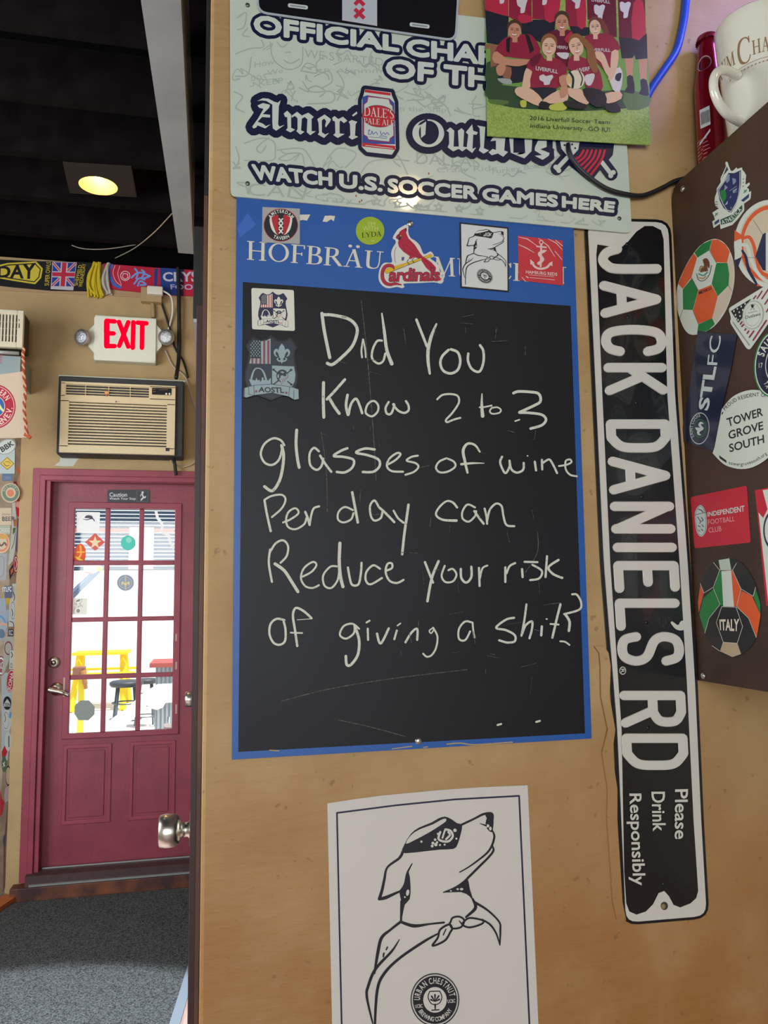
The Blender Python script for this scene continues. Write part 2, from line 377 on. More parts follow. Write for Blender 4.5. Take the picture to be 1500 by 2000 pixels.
PLASTER = wall_paint()
TANW = mat('#b59a6e', .7, noise=.14, ns=6, bump=.25, bs=25, name='tan_wall')
WHITEW = mat('#b9b2a4', .8, name='dull_white_wall')
BLACKC = mat('#0a0a0a', .95, spec=.03, name='black_ceiling', noise=.3, ns=9)
CH = 3.4
def S(o): o['kind'] = 'structure'; return o
def bx(name, m, *a, **k): return S(Geo().box(m, *a, **k).obj(name))
XE = onY(400, 1000, D).x
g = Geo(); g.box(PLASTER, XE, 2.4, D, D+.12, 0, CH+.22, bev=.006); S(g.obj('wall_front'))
bx('wall_right', TANW, -.018, .08, D+.12, B, 0, CH+.22)
bx('wall_corner', WHITEW, 2.4, 2.5, -3, D+.12, 0, CH+.22)
g = Geo()
for a in ((-3, .6, 0, CH+.22), (2.6, B, 0, CH+.22), (.6, 2.6, 0, 1.2), (.6, 2.6, 2.7, CH+.22)): g.box(WHITEW, -2.75, -2.65, *a)
S(g.obj('wall_outer_left'))
g = Geo()
for a in ((.56, .64, 1.16, 2.74), (2.56, 2.64, 1.16, 2.74), (.56, 2.64, 1.16, 1.24), (.56, 2.64, 2.66, 2.74)): g.box(WHITEW, -2.78, -2.62, *a)
S(g.obj('window_2'))
g = Geo()
for a in ((-2.75, -1.9, 0, CH+.22), (.9, 2.5, 0, CH+.22), (-1.9, .9, 0, .85), (-1.9, .9, 2.65, CH+.22)): g.box(WHITEW, a[0], a[1], -3.1, -3, a[2], a[3])
S(g.obj('wall_rear'))
g = Geo(); fr = mat('#4a3a2e', .5)
for a in ((-1.95, -1.87, .8, 2.7), (.87, .95, .8, 2.7), (-.54, -.46, .8, 2.7)): g.box(fr, a[0], a[1], -3.08, -2.97, a[2], a[3])
for a in ((.8, .88), (2.62, 2.7)): g.box(fr, -1.95, .95, -3.085, -2.965, *a)
S(g.obj('window_1'))
# back wall, open for the red door
DL = onY(97, 945, B).x; DT = onY(230, 938, B).z
g = Geo()
g.box(TANW, -2.65, DL-.06, B, B+.16, 0, CH+.22); g.box(TANW, DL-.06, .30, B, B+.16, DT+.03, CH+.22)
S(g.obj('wall_back'))
# sticker-covered pier in the left corner
XP = onY(29, 1200, B).x; YP = 4.48; XQ = onY(16, 1200, YP).x       # front face, then a narrow angled face running back to the wall
g = Geo(); zp = onY(20, 728, YP).z; pp = ((-2.65, YP), (XQ, YP), (XP, B), (-2.65, B)); g.prism(mat('#a08d78', .7, noise=.4, ns=14), [(x, y, 0) for x, y in pp], [(x, y, zp) for x, y in pp]); S(g.obj('wall_left'))
WOOD = mat('#b49a90', .45, h2='#9b8078', ns=14, name='laminate_floor')
wn = WOOD.node_tree; mp = wn.nodes.new('ShaderNodeMapping'); mp.inputs['Scale'].default_value = (7, .5, 1)
tcn = [n for n in wn.nodes if n.type == 'TEX_COORD'][0]; nn = [n for n in wn.nodes if n.type == 'TEX_NOISE'][0]
wn.links.new(tcn.outputs['Object'], mp.inputs[0]); wn.links.new(mp.outputs[0], nn.inputs['Vector'])
bx('floor', WOOD, -2.75, 2.5, -3.1, B+.0, -.1, 0)
bx('trim_5', BLACKC, -2.65, -.018, B-.05, B, onY(200, 516, B).z, CH+.22)
bx('ceiling', BLACKC, -2.75, 2.5, -3.1, B+.16, CH+.22, CH+.3)
for i in range(16): bx('ceiling_joist', mat('#1a1617', .95, spec=.03, noise=.4, ns=12), -2.65, 2.4 if -2.75+.4*i < D-.3 else -.04, 4.22-.4*i, 4.27-.4*i, CH, CH+.22)

# brown painted jamb just behind the plaster edge, grey soffit beam, flat box on the side wall
JAMB = mat('#6b452e', .6, h2='#3d2426', ns=5, name='brown_jamb')
XJ = onY(388, 1300, D+.06).x
bx('trim_1', JAMB, XJ, XE-.001, D+.012, D+.11, 0, onY(398, 374, D).z)
bx('trim_2', mat('#171417', .7), XJ, XE-.001, D+.012, D+.11, onY(398, 374, D).z+.001, CH)
yb = 3.4; p0, p1 = onY(348, 494, yb), onY(378, 494, yb)
q0 = onZ(275, 0, p0.z); BEAM = mat('#92989e', .5, h2='#858b91', ns=4, name='grey_beam_paint')
g = Geo(); y0 = 1.45; xs = p0.x+(q0.x-p0.x)*(yb-y0)/(yb-q0.y)
g.prism(BEAM, [(xs, y0, p0.z), (p1.x, y0, p0.z), (p1.x, y0, CH), (xs, y0, CH)], [(p0.x, yb, p0.z), (p1.x, yb, p0.z), (p1.x, yb, CH), (p0.x, yb, CH)])
t = g.obj('soffit_beam'); S(t)
a0, a1 = onY(376.5, 628, 1.62), onY(384, 750, 2.08)
t = thing('wall_mounted_box', 'slim black box with a shiny silver underside on the side wall, beside the plaster corner', 'wall box', (a0.x, 1.85, a0.z))
z1 = onY(378, 440, 1.62).z
Geo().box(mat('#14161c', .5), a0.x, -.0185, 1.62, 2.08, a0.z+.008, z1, bev=.003).obj('casing', t)
Geo().box(mat('#d5d9e2', .25, metal=.6), a0.x+.001, -.0185, 1.625, 2.075, a0.z, a0.z+.008).obj('underside_trim', t, 'silver underside trim')

# ------------------------------------------------------------------ side doors seen edge-on: their knobs and pull
STEEL = mat('#d6d0c4', .3, metal=1, name='brushed_nickel'); DKWOOD = mat('#3a2326', .5)
def side_door(n, y0, y1): return bx('door_%d' % n, DKWOOD, -.030, -.0185, y0, y1, 0, 2.03, bev=.002)
def knob(parent, px, py, Y, R, xw, plate):
    c = onY(px, py, Y); L = xw-c.x; a = (1, 0, 0)
    k = Geo().lathe(STEEL, (c.x, Y, c.z), [(.001, 0), (R*.84, .001), (R*.94, L*.05), (R, L*.22), (R*.98, L*.44), (R*.86, L*.57), (R*.6, L*.64), (R*.44, L*.66), (R*.43, L*.84), (R*.6, L*.92), (R*.6, L*1.02)], 36, a).obj('door_knob', parent)
    Geo().lathe(STEEL, (xw-.006, Y, c.z), [(R*1.0, 0), (R*1.35, .003), (R*1.4, .008)], 36, a).obj('knob_rose', k)
    if plate: Geo().box(mat('#8b8478', .3, metal=1), xw-.004, xw+.004, Y-.055, Y+.04, c.z-plate, c.z+plate*.8, bev=.001).obj('latch_plate', k)
d2 = side_door(2, 1.42, 2.18); knob(d2, 309, 1624, 1.5, .0285, -.026, .055)
d3 = side_door(3, 2.75, 3.45); knob(d3, 361, 1366, 3.28, .031, -.030, 0)
d4 = side_door(4, 3.52, 4.2); c0, c1 = onY(386, 1276, 3.6), onY(386, 1318, 3.6); xm = onY(378, 1297, 3.6).x
Geo().tube(mat('#5a3b40', .4, metal=.6), [(-.030, 3.6, c0.z), (xm+.008, 3.6, c0.z-.012), (xm, 3.6, (c0.z+c1.z)/2), (xm+.008, 3.6, c1.z+.012), (-.030, 3.6, c1.z)], .004).obj('pull_handle', d4)

# ------------------------------------------------------------------ red door
RED = mat('#8e3a4a', .42, noise=.2, ns=7, bump=.1, bs=60, name='red_door_paint'); REDF = mat('#963c4e', .45, noise=.18, ns=8, name='red_frame_paint')
yf = B+.055
def X(px, py, Y=yf): return onY(px, py, Y).x
def Z(px, py, Y=yf): return onY(px, py, Y).z
door = thing('door_1', None, None, (-.35, yf, .13)); S(door)
dx0, dx1, dz0, dz1 = X(101, 948), .20, Z(200, 1684), Z(230, 944)
gx = [X(*p) for p in ((141, 1200), (339, 1200))]; gz = [Z(240, 1428), Z(240, 994)]
px = [X(132, 1200), X(348, 1200)]; pz = [Z(240, 1434), Z(240, 986)]
g = Geo(); th = .04
g.box(RED, dx0, px[0], yf, yf+th, dz0, dz1); g.box(RED, px[1], dx1, yf, yf+th, dz0, dz1)
g.box(RED, px[0], px[1], yf, yf+th, pz[1], dz1); g.box(RED, px[0], px[1], yf, yf+th, dz0, pz[0])
g.obj('door_leaf', door)
g = Geo()                      # raised lite frame and the glazing bars
for a in ((px[0]-.012, gx[0], pz[0]-.012, pz[1]+.012), (gx[1], px[1]+.012, pz[0]-.012, pz[1]+.012)): g.box(REDF, a[0], a[1], yf-.012, yf+.02, a[2], a[3], bev=.004)
for a in ((pz[0]-.012, gz[0]), (gz[1], pz[1]+.012)): g.box(REDF, px[0]-.012, px[1]+.012, yf-.0121, yf+.02, *a, bev=.004)
bw = .0125
for pxl, pyl in ((206, 1200), (273, 1200)): x = X(pxl, pyl); g.box(REDF, x-bw, x+bw, yf-.006, yf+.02, gz[0], gz[1], bev=.004)
for py in (1099, 1209, 1320): z = Z(240, py); g.box(REDF, gx[0], gx[1], yf-.0061, yf+.02, z-bw, z+bw, bev=.004)
g.obj('glazing_bars', door)
Geo().box(glass_mat(), gx[0]-.004, gx[1]+.004, yf+.009, yf+.012, gz[0]-.004, gz[1]+.004).obj('glass', door)
for x0, x1 in ((122, 217), (252, 342)):
    a = [X(x0, 1530), X(x1, 1530), Z(200, 1606), Z(200, 1452)]; g = Geo()
    for i, (dd, h) in enumerate(((0, .004), (.02, -.002), (.034, .006))):
        if i == 0:
            for b in ((a[0], a[0]+.02, a[2], a[3]), (a[1]-.02, a[1], a[2], a[3])): g.box(REDF, b[0], b[1], yf-.007, yf+.002, b[2], b[3], bev=.003)
            for b in ((a[2], a[2]+.02), (a[3]-.02, a[3])): g.box(REDF, a[0], a[1], yf-.0071, yf+.002, *b, bev=.003)
        if i == 2: g.box(RED, a[0]+.034, a[1]-.034, yf-.005, yf+.002, a[2]+.034, a[3]-.034, bev=.003)
    g.obj('raised_panel', door)
c = onY(105, 1294, yf-.01)
o = Geo().lathe(STEEL, (c.x, yf-.016, c.z), [(.001, 0), (.022, .001), (.029, .006), (.031, .018)], 32, (0, 1, 0)).obj('deadbolt', door)
Geo().lathe(mat('#8d867b', .3, metal=1), (c.x, yf-.019, c.z), [(.001, 0), (.013, .0005), (.014, .004)], 24, (0, 1, 0)).obj('key_cylinder', o)
c = onY(110, 1346, yf-.01)
o = Geo().lathe(STEEL, (c.x, yf-.02, c.z), [(.010, 0), (.022, .006), (.034, .012), (.035, .022)], 32, (0, 1, 0)).obj('lever_handle', door)
e = onY(134, 1358, yf-.05); Geo().tube(STEEL, [(c.x, yf-.01, c.z), (c.x-.02, yf-.048, c.z+.004), (c.x-.024, yf-.055, c.z+.002), (c.x+.03, yf-.055, c.z-.012), (e.x, yf-.05, e.z)], [.014, .014, .015, .013, .010], 12).obj('lever', o)
for px_, py_, hh in ((125, 1342, .05), (344, 1245, .02), (344, 1300, .02), (344, 1385, .025)):
    q = onY(px_, py_, yf-.013); Geo().box(mat('#b9a296', .7), q.x-.004, q.x+.004, yf-.0128, yf-.010, q.z-hh, q.z+hh).obj('paint_chip', door, 'bare patch of chipped paint')
# casing
g = Geo(); ox, oz = X(64, 915, B-.03), Z(230, 917, B-.03)
ix = X(96, 945, B); iz = Z(230, 936, B)
zs = Z(50, 1722, B)
for i, (d0, y0_) in enumerate(((0, -.022), (.038, -.032), (.066, -.018))):
    x0 = ox+d0; x1 = ox+(.038, .066, 0)[i] if i < 2 else ix+.012
    z1_ = oz-d0; zb = oz-((.038, .066)[i] if i < 2 else oz-iz+.012)
    g.box(REDF, x0, x1, B+y0_, B+.01, zs, z1_, bev=.003); g.box(REDF, x0, .2, B+y0_+.0003, B+.01, zb, z1_, bev=.003)
g.box(REDF, ix-.01, ix+.012, B, yf+.05, zs, iz); g.box(REDF, ix, .25, B, yf+.05, iz-.012, iz+.01)
S(g.obj('trim_3'))
g = Geo(); SILL = mat('#4c3436', .6, noise=.3, ns=15); zt = Z(200, 1688, B+.02)
g.box(SILL, ox+.04, .25, B-.075, B+.1, zt-.055, zt-.002); g.box(mat('#7b4526', .6, h2='#3c2224', ns=9), ox-.03, .0, B-.08, B, 0, zt-.056, bev=.004)
g.box(mat('#c8cdcb', .3, metal=.8), ox+.06, -.03, B-.083, B-.070, zt-.052, zt-.042); g.box(mat('#c8cdcb', .3, metal=.8), ox+.1, -.03, B+.028, B+.034, zt-.006, zt+.004)
S(g.obj('trim_4'))
g = Geo(); q0, q1 = onZ(0, 1790, .02), (ox-.03, B-.02)
g.prism(mat('#b0602f', .5), [(q0.x-.16, q0.y-.1, 0), (q0.x-.10, q0.y-.14, 0), (q1[0]+.03, q1[1]-.06, 0), (q1[0]-.03, q1[1], 0)], [(q0.x-.16, q0.y-.1, .03), (q0.x-.10, q0.y-.14, .03), (q1[0]+.03, q1[1]-.06, .03), (q1[0]-.03, q1[1], .03)])
S(g.obj('baseboard_left'))
# mat
CARP = mat('#6d7274', .95, h2='#1a1c20', ns=170, bump=1, bs=260, name='grey_mat_pile')
r0, r1 = onZ(389, 1818, .006), onZ(331, 2000, .006); dv = (r1-r0); r2 = r0+dv*1.7; rt = r0-dv*((4.40-r0.y)/(r0.y-r1.y)); xl = -2.3
t = thing('floor_mat', 'dark grey entrance mat in front of the red door', 'mat', (-.7, 3.4, 0))
Geo().prism(CARP, [(xl, r2.y, .001), (r2.x, r2.y, .001), (rt.x, rt.y, .001), (xl, rt.y, .001)], [(xl, r2.y, .009), (r2.x, r2.y, .009), (rt.x, rt.y, .009), (xl, rt.y, .009)]).obj('pile', t)
n = Vector((-dv.y, dv.x, 0)).normalized(); n = n if n.x > 0 else -n; e = n*.035
Geo().prism(mat('#7d8894', .6), [(*r2.xy, .001), (*(r2+e).xy, .001), (*(rt+e).xy, .001), (*rt.xy, .001)], [(*r2.xy, .010), (*(r2+e).xy, .003), (*(rt+e).xy, .003), (*rt.xy, .010)]).obj('rubber_edge', t, 'grey rubber edge strip')

# ------------------------------------------------------------------ things on the back wall
SB = Surf('Y', B)
def bxp(g, m, x0, y0, x1, y1, Y, d, bev=.003, seg=2):      # a box whose front at distance Y covers these corners, d deep
    xm, ym = (x0+x1)/2, (y0+y1)/2
    return g.box(m, onY(x0, ym, Y).x, onY(x1, ym, Y).x, Y, Y+d, onY(xm, y1, Y).z, onY(xm, y0, Y).z, bev=bev, seg=seg)
# exit sign
CREAM = mat('#d8dccb', .45, name='cream_plastic'); Y = B-.06; c = onY(243, 664, B)
t = thing('exit_sign', 'lit red EXIT sign with two emergency lamp heads above the air conditioner', 'exit sign', (c.x, B, c.z))
bxp(Geo(), CREAM, 184, 618, 305, 706, Y, .06, .006, 3).obj('housing', t)
a = Art(Surf('Y', Y), (0, 450), 3.571, .0005)
a.slab(mat('#e4e6d8', .4), rq([(658, 600), (1088, 618), (1084, 918), (655, 905)], 14), .002); a.obj('face_plate', t)
a = Art(Surf('Y', Y), (0, 450), 3.571, .003); RL = mat('#ff0022', .8, spec=0, emit=1.0, name='lit_red')
for l in ([(745, 635), (745, 806)], [(745, 632), (800, 636)], [(745, 718), (792, 720)], [(745, 808), (800, 808)], [(830, 640), (895, 812)], [(895, 642), (832, 806)], [(930, 642), (926, 820)], [(960, 645), (1022, 650)], [(992, 650), (990, 820)]): a.line(RL, l, 32 if l[0][0] != l[1][0] else 40)
a.obj('lettering', t, 'red glowing letters')
for sx, px_ in ((-1, 163), (1, 326)):
    cy = onY(px_, 661, B-.06)
    g = Geo(); hz = onY(184 if sx < 0 else 305, 661, B-.05)
    g.prism(CREAM, [(hz.x, B-.05, hz.z-.08), (hz.x+sx*.03, B-.05, hz.z-.045), (hz.x+sx*.03, B-.05, hz.z+.045), (hz.x, B-.05, hz.z+.08)][::sx], [(hz.x, B-.01, hz.z-.08), (hz.x+sx*.03, B-.01, hz.z-.045), (hz.x+sx*.03, B-.01, hz.z+.045), (hz.x, B-.01, hz.z+.08)][::sx])
    br = g.obj('lamp_bracket', t)
    ax = Vector((sx*-.25 if sx > 0 else -.55, -1, -.1)).normalized(); R_ = .045; o_ = Vector((cy.x, B-.075, cy.z))
    hd = Geo().lathe(mat('#a8a49c', .35, metal=.5), o_-ax*.03, [(.012, -.01), (.03, 0), (R_, .03), (R_, .045)], 28, ax).obj('lamp_head', t)
    Geo().lathe(mat('#cfd6de', .12, metal=.7, bump=.6, bs=160), o_-ax*.03, [(R_*.93, .043), (R_*.6, .052), (.001, .056)], 28, ax).obj('lens', hd, 'clear faceted lens')
# air conditioner
AY = 4.34; c = onY(230, 820, B)
t = thing('air_conditioner', 'beige window air conditioner in a black case above the red door', 'air conditioner', (c.x, B, onY(230, 888, B).z))
BLK = mat('#20242c', .55); BEI = mat('#cdbf9d', .5, name='beige_plastic')
bxp(Geo(), BLK, 112, 739, 358, 889, AY+.02, B-AY-.02, .006).obj('case', t)
g = Geo(); zt_ = onY(230, 727, B-.02).z; xa, xb = onY(114, 735, AY+.03).x, onY(362, 740, AY+.03).x; zc = onY(230, 739, AY+.02).z
g.box(mat('#aebab2', .5), xa, xb, AY+.04, B, zc+.001, zc+.010); g.obj('top_flashing', t, 'pale metal flashing')
g = Geo(); xa, xb = onY(117, 820, AY).x, onY(342, 820, AY).x; za, zb_ = onY(230, 886, AY).z, onY(230, 749, AY).z
def ax_(u): return xa+(xb-xa)*(u-410)/810
def az_(v): return zb_+(za-zb_)*(v-1068)/480
def fbox(m, u0, v0, u1, v1, y0, y1, bev=.002): g.box(m, ax_(u0), ax_(u1), y0, y1, az_(v1), az_(v0), bev=bev)
fbox(BEI, 410, 1068, 1220, 1085, AY, AY+.03); fbox(BEI, 410, 1500, 1220, 1548, AY, AY+.03); fbox(BEI, 410, 1160, 1220, 1205, AY, AY+.03)
fbox(BEI, 410, 1075, 440, 1170, AY, AY+.03); fbox(BEI, 1032, 1075, 1220, 1170, AY, AY+.03); fbox(BEI, 410, 1195, 470, 1510, AY, AY+.03); fbox(BEI, 1160, 1195, 1220, 1510, AY, AY+.03)
g.obj('front_panel', t)
g = Geo(); fbox(mat('#15161a', .8), 415, 1075, 1215, 1540, AY+.022, AY+.035, 0); g.obj('grille_back', t, 'dark opening behind the grille')
g = Geo()
for i in range(15): v = 1212+i*20.2; fbox(BEI, 458, v, 1172, v+10.5, AY+.001, AY+.022, .001)
g.obj('intake_grille', t)
g = Geo()
for v in (1086, 1104, 1122, 1140, 1156): fbox(BEI, 440, v, 1034, v+4.5, AY+.004, AY+.02, 0)
for u in (440, 578, 740, 892, 1028): fbox(BEI, u, 1084, u+4, 1162, AY+.003, AY+.02, 0)
g.obj('outlet_louvres', t)
a = Art(Surf('Y', AY), (0, 450), 3.571, .0005); a.slab(mat('#15171b', .3), rq([(1060, 1098), (1197, 1102), (1195, 1150), (1060, 1145)], 5), .002)
for x in (1160, 1182): a.ell(mat('#d9d4c4'), x, 1141, 7)
for x, y, w_ in ((1075, 1110, 16), (1075, 1125, 16), (1140, 1112, 60)): a.line(mat('#8a6a4a'), [(x-w_/2, y), (x+w_/2, y)], 3)
a.obj('control_panel', t)
a = Art(Surf('Y', AY), (0, 450), 3.571, .0005); a.ell(mat('#5d5850'), 810, 1195, 6).line(mat('#8a8478'), [(820, 1195), (834, 1196)], 4)
a.poly(mat('#1a1b1f'), [(1155, 1516), (1182, 1517), (1182, 1540), (1155, 1539)]); a.obj('badge', t)
a = Art(Surf('Y', AY), (0, 450), 3.571, .001); a.slab(mat('#c9955a'), ellpts(745, 1133, 15, 13), .003).slab(mat('#c04a50'), [(735, 1145), (752, 1145), (744, 1160)], .002); a.obj('vent_tag', t, 'small orange and red tag on the louvres')
# peeled white paint under it, scarf rail, caution plate
a = Art(SB, (0, 450), 3.571, .0004); a.poly(mat('#c3c6bb', .7), [(420, 1570), (560, 1580), (535, 1608), (510, 1645), (440, 1645), (380, 1640), (418, 1610)]); tag(a.obj('paint_patch'), 'bare whitish patch of peeled paint below the air conditioner', 'paint patch')
q = onY(230, 950, yf)
a = Art(Surf('Y', yf), (0, 880), 3.571, .0002); a.slab(mat('#23262e', .4), rq([(750, 274), (1046, 274), (1043, 372), (748, 368)], 16), .004)
WT = mat('#d5d3d6', .5)
a.text(WT, 'Caution', (764, 294, 886, 322), .012).text(WT, 'Watch Your Step', (764, 327, 947, 349), .008)
a.line(mat('#6d7078'), [(955, 282), (1033, 284), (1031, 358), (953, 355)], 2, True); a.ell(WT, 995, 293, 8)
a.line(WT, [(992, 302), (998, 322), (1010, 330), (1015, 322)], 9).line(WT, [(985, 342), (1000, 328)], 8).line(WT, [(983, 350), (1012, 322)], 4).line(WT, [(986, 305), (980, 318)], 5)
tag(a.obj('caution_plate'), 'small black Caution Watch Your Step plate at the top of the red door', 'sign')

# scarves
a = Art(SB, (0, 500), 3.75, .004); KN = mat('#15151a', .9, bump=.5, bs=500); YE = mat('#c9b53c', .9); WK = mat('#b9b2bd', .9); NV = mat('#27388c', .9); RD = mat('#b22440', .9)
a.slab(KN, [(-120, 30), (220, 45), (560, 52), (690, 58), (650, 262), (380, 258), (120, 235), (-120, 208)], .012)
a.poly(YE, [(-40, 85), (60, 60), (270, 48), (318, 100), (305, 170), (262, 215), (100, 190), (-40, 165)]); a.poly(KN, [(-40, 98), (60, 72), (262, 60), (304, 104), (293, 165), (257, 202), (100, 178), (-40, 152)]); a.poly(YE, [(-40, 106), (60, 80), (258, 68), (296, 106), (286, 161), (254, 194), (100, 170), (-40, 144)])
a.text(KN, 'SDAY', [(-75, 95), (262, 62), (255, 175), (-75, 160)], .03); 
a.text(YE, 'SUPER OWLS', [(330, 225), (345, 52), (378, 52), (362, 225)]); 
a.poly(WK, [(388, 52), (565, 55), (540, 260), (375, 250)]); UJ = quad([(392, 56), (560, 59), (543, 232), (382, 228)])
def uj(m, pts): a.poly(m, [UJ(x, y) for x, y in pts])
uj(NV, [(0, 0), (1, 0), (1, 1), (0, 1)])
for (p, q_), w1 in ((((0, 0), (1, 1)), .17), (((1, 0), (0, 1)), .17)): a.line(WK, [UJ(*p), UJ(*q_)], 20, caps=False)
for p, q_ in (((0, 0), (1, 1)), ((1, 0), (0, 1))): a.line(RD, [UJ(*p), UJ(*q_)], 8, caps=False)
a.line(WK, [UJ(.5, 0), UJ(.5, 1)], 50, caps=False).line(WK, [UJ(0, .5), UJ(1, .5)], 44, caps=False).line(RD, [UJ(.5, 0), UJ(.5, 1)], 32, caps=False).line(RD, [UJ(0, .5), UJ(1, .5)], 28, caps=False)
a.text(YE, 'SHEFFIELD', [(548, 225), (578, 75), (604, 75), (572, 225)]).text(YE, 'WEDNESDAY', [(578, 235), (606, 66), (634, 66), (606, 235)])
sc1 = a.obj('football_scarf', label='black and yellow knitted scarf with a Union Jack end, pinned under the black ceiling', cat='scarf', group='scarves along the back wall')
def fringe(parent, m, x0, x1, y0, y1, n, seed):
    r = random.Random(seed); g = Geo()
    for i in range(n):
        f = i/(n-1); x = x0+(x1-x0)*f; b = [SB.p((x+r.uniform(-6, 6)+d)/3.75, 500+(y0+(y1-y0)*k+r.uniform(-8, 8))/3.75, .018+.008*math.sin(i)) for k, d in ((0, 40*(1-f)), (.35, 0), (.7, -10+20*f), (1, r.uniform(-5, 45)))]
        g.tube(m, b, .006, 6)
    g.obj('fringe', parent)
fringe(sc1, mat('#c8b021', .9), 655, 735, 60, 310, 16, 1)
a = Art(SB, (0, 500), 3.75, .003); BL2 = mat('#3a62b8', .9); RS = mat('#c22340', .9, bump=.5, bs=500)
a.slab(RS, [(760, 62), (850, 70), (1180, 95), (1560, 78), (1560, 300), (1300, 296), (1040, 270), (880, 255), (775, 240)], .010)
a.poly(mat('#1f3d86', .9), [(1172, 95), (1330, 80), (1320, 298), (1180, 285)]); a.poly(mat('#3d2357', .9), [(1330, 80), (1350, 80), (1345, 298), (1320, 298)]); a.poly(mat('#1f3d86', .9), [(1135, 100), (1160, 98), (1150, 230), (1130, 228)])
a.text(mat('#c8c3d6', .9), 'CRYSTAL', [(1195, 128), (1640, 118), (1640, 196), (1198, 190)], .03).text(mat('#b9b2d8', .9), 'FOOTBALL', [(1250, 215), (1640, 212), (1640, 258), (1252, 250)], .02)
a.stroke(BL2, [(820, 75), (800, 130), (835, 210), (880, 235)], 22); a.stroke(mat('#c8a0b0'), [(845, 75), (830, 130), (850, 190), (890, 225)], 5); a.stroke(mat('#d9b0b8'), [(880, 80), (865, 140), (890, 215)], 4)
a.ell(mat('#e0d0d6'), 919, 152, 36, hole=5); a.line(mat('#e0d0d6'), [(905, 135), (935, 138), (940, 165), (918, 178), (898, 162)], 5, True)
for l in ([(965, 165), (1000, 135), (1040, 130), (1100, 155)], [(990, 100), (1010, 130), (1000, 170)], [(1040, 110), (1060, 130), (1040, 170), (1090, 160)], [(985, 210), (1020, 170), (1060, 180)], [(1010, 225), (1030, 190), (1070, 215), (1030, 220)]): a.stroke(mat('#6f9ae0', .9), l, 13)
sc2 = a.obj('football_scarf', label='red and blue knitted scarf with white lettering, right of the yellow fringe', cat='scarf', group='scarves along the back wall')
fringe(sc2, mat('#b7b0a8', .9), 765, 790, 65, 285, 9, 2)
t = thing('wall_rail', 'long tan wooden rail carrying the scarves', 'rail', (-.6, B, onY(200, 570, B).z))
g = Geo(); ra, rb = onY(-40, 562, B), onY(372, 582, B); g.prism(mat('#a98a66', .6), [(ra.x, B-.004, ra.z-.012), (ra.x, B-.004, ra.z+.012), (ra.x, B, ra.z+.012), (ra.x, B, ra.z-.012)], [(rb.x, B-.004, rb.z-.012), (rb.x, B-.004, rb.z+.012), (rb.x, B, rb.z+.012), (rb.x, B, rb.z-.012)]); g.obj('strip', t)
# socket box, plug, cords
c = onY(296, 578, B); t = thing('power_socket', 'tan surface socket box above the exit sign', 'socket', (c.x, B, c.z))
bxp(Geo(), mat('#a88f67', .6), 275, 561, 316, 589, B-.05, .05).obj('box', t)
u = thing('white_plug', 'white adapter plugged into the tan socket box', 'plug', (c.x, B-.05, c.z)); WP = mat('#dedccf', .4)
bxp(Geo(), WP, 287, 558, 318, 574, B-.085, .035, .006, 3).obj('plug_body', u)
def cord(name, lab, m, r, pts, extra=None):
    tag(Geo().tube(m, [onY(x, y, yy) for x, y, yy in pts], r).obj(name), lab, 'cord', extra)
Geo().tube(WP, [onY(x, y, yy) for x, y, yy in ((318, 568, B-.07), (334, 580, B-.06), (337, 610, B-.02), (330, 640, B-.012), (323, 660, B-.012))], .005).obj('plug_cord', u)
BC = mat('#15161a', .6)
cord('hanging_cable', 'thick black cord hanging beside the air conditioner', BC, .011, [(347, 505, B-.032), (349, 570, B-.034), (350, 640, B-.03), (349, 700, B-.03), (344, 738, 4.36)])
cord('hanging_cable', 'black cord sloping from the tan socket box', BC, .006, [(314, 588, B-.012), (328, 630, B-.012), (342, 680, B-.012), (358, 705, B-.012), (367, 738, B-.012)])
cord('hanging_cable', 'thin white cord curling down right of the black case', mat('#b3aa97', .6), .004, [(323, 684, B-.01), (338, 715, B-.01), (362, 737, B-.01), (376, 780, B-.01), (388, 817, B-.01)])
cord('hanging_cable', 'thin beige cord looping under the black case', mat('#b0a184', .6), .004, [(331, 888, B-.02), (336, 905, B-.02), (352, 912, B-.012), (372, 908, B-.012), (388, 895, B-.012)])
cord('hanging_cable', 'limp black cord end dangling over the door frame', BC, .009, [(338, 890, 4.42), (341, 905, B-.05), (344, 928, B-.05)])
cord('tan_conduit', 'short tan conduit from socket box to exit sign', mat('#a08a66', .6), .012, [(298, 589, B-.014), (299, 605, B-.014), (300, 620, B-.014)])
cord('ceiling_wire', 'pale wire sagging across the black ceiling', mat('#8b857c', .6), .0025, [(140, 479, 4.1), (165, 486, 4.1), (210, 486, 4.1), (265, 478, 4.1)])
cord('ceiling_wire', 'pale wire stretched diagonally up to the grey beam', mat('#8b857c', .6), .0025, [(225, 504, 4.25), (262, 485, 4.0), (300, 455, 3.7), (336, 417, 3.4)])
# recessed ceiling light
YL = 3.55; zl = CH+.0; c = onZ(192, 362, zl)
t = thing('recessed_ceiling_light', 'glowing warm recessed light in the black ceiling', 'ceiling light', (c.x, c.y, zl))
cs = [onZ(x, y, zl) for x, y in ((122, 314), (256, 322), (267, 384), (136, 376))]; g = Geo(); cc = ellpts(c.x, c.y, .085, .085, 0, 32)
fs = tessellate_polygon([[Vector((p.x, p.y, 0)) for p in cs], [Vector((x, y, 0)) for x, y in cc]])
PB = mat('#1b1918', .7); fl = [(p.x, p.y) for p in cs]+cc
g.add(PB, [(x, y, zl-.004) for x, y in fl], fs); g.add(PB, [(x, y, zl+.01) for x, y in fl], fs); g.obj('housing_panel', t)
Geo().lathe(mat('#ecc070', .4), (c.x, c.y, zl), [(.085, -.003), (.080, .01), (.055, .09)], 36, caps=False).obj('reflector', t, 'gold reflector cone')
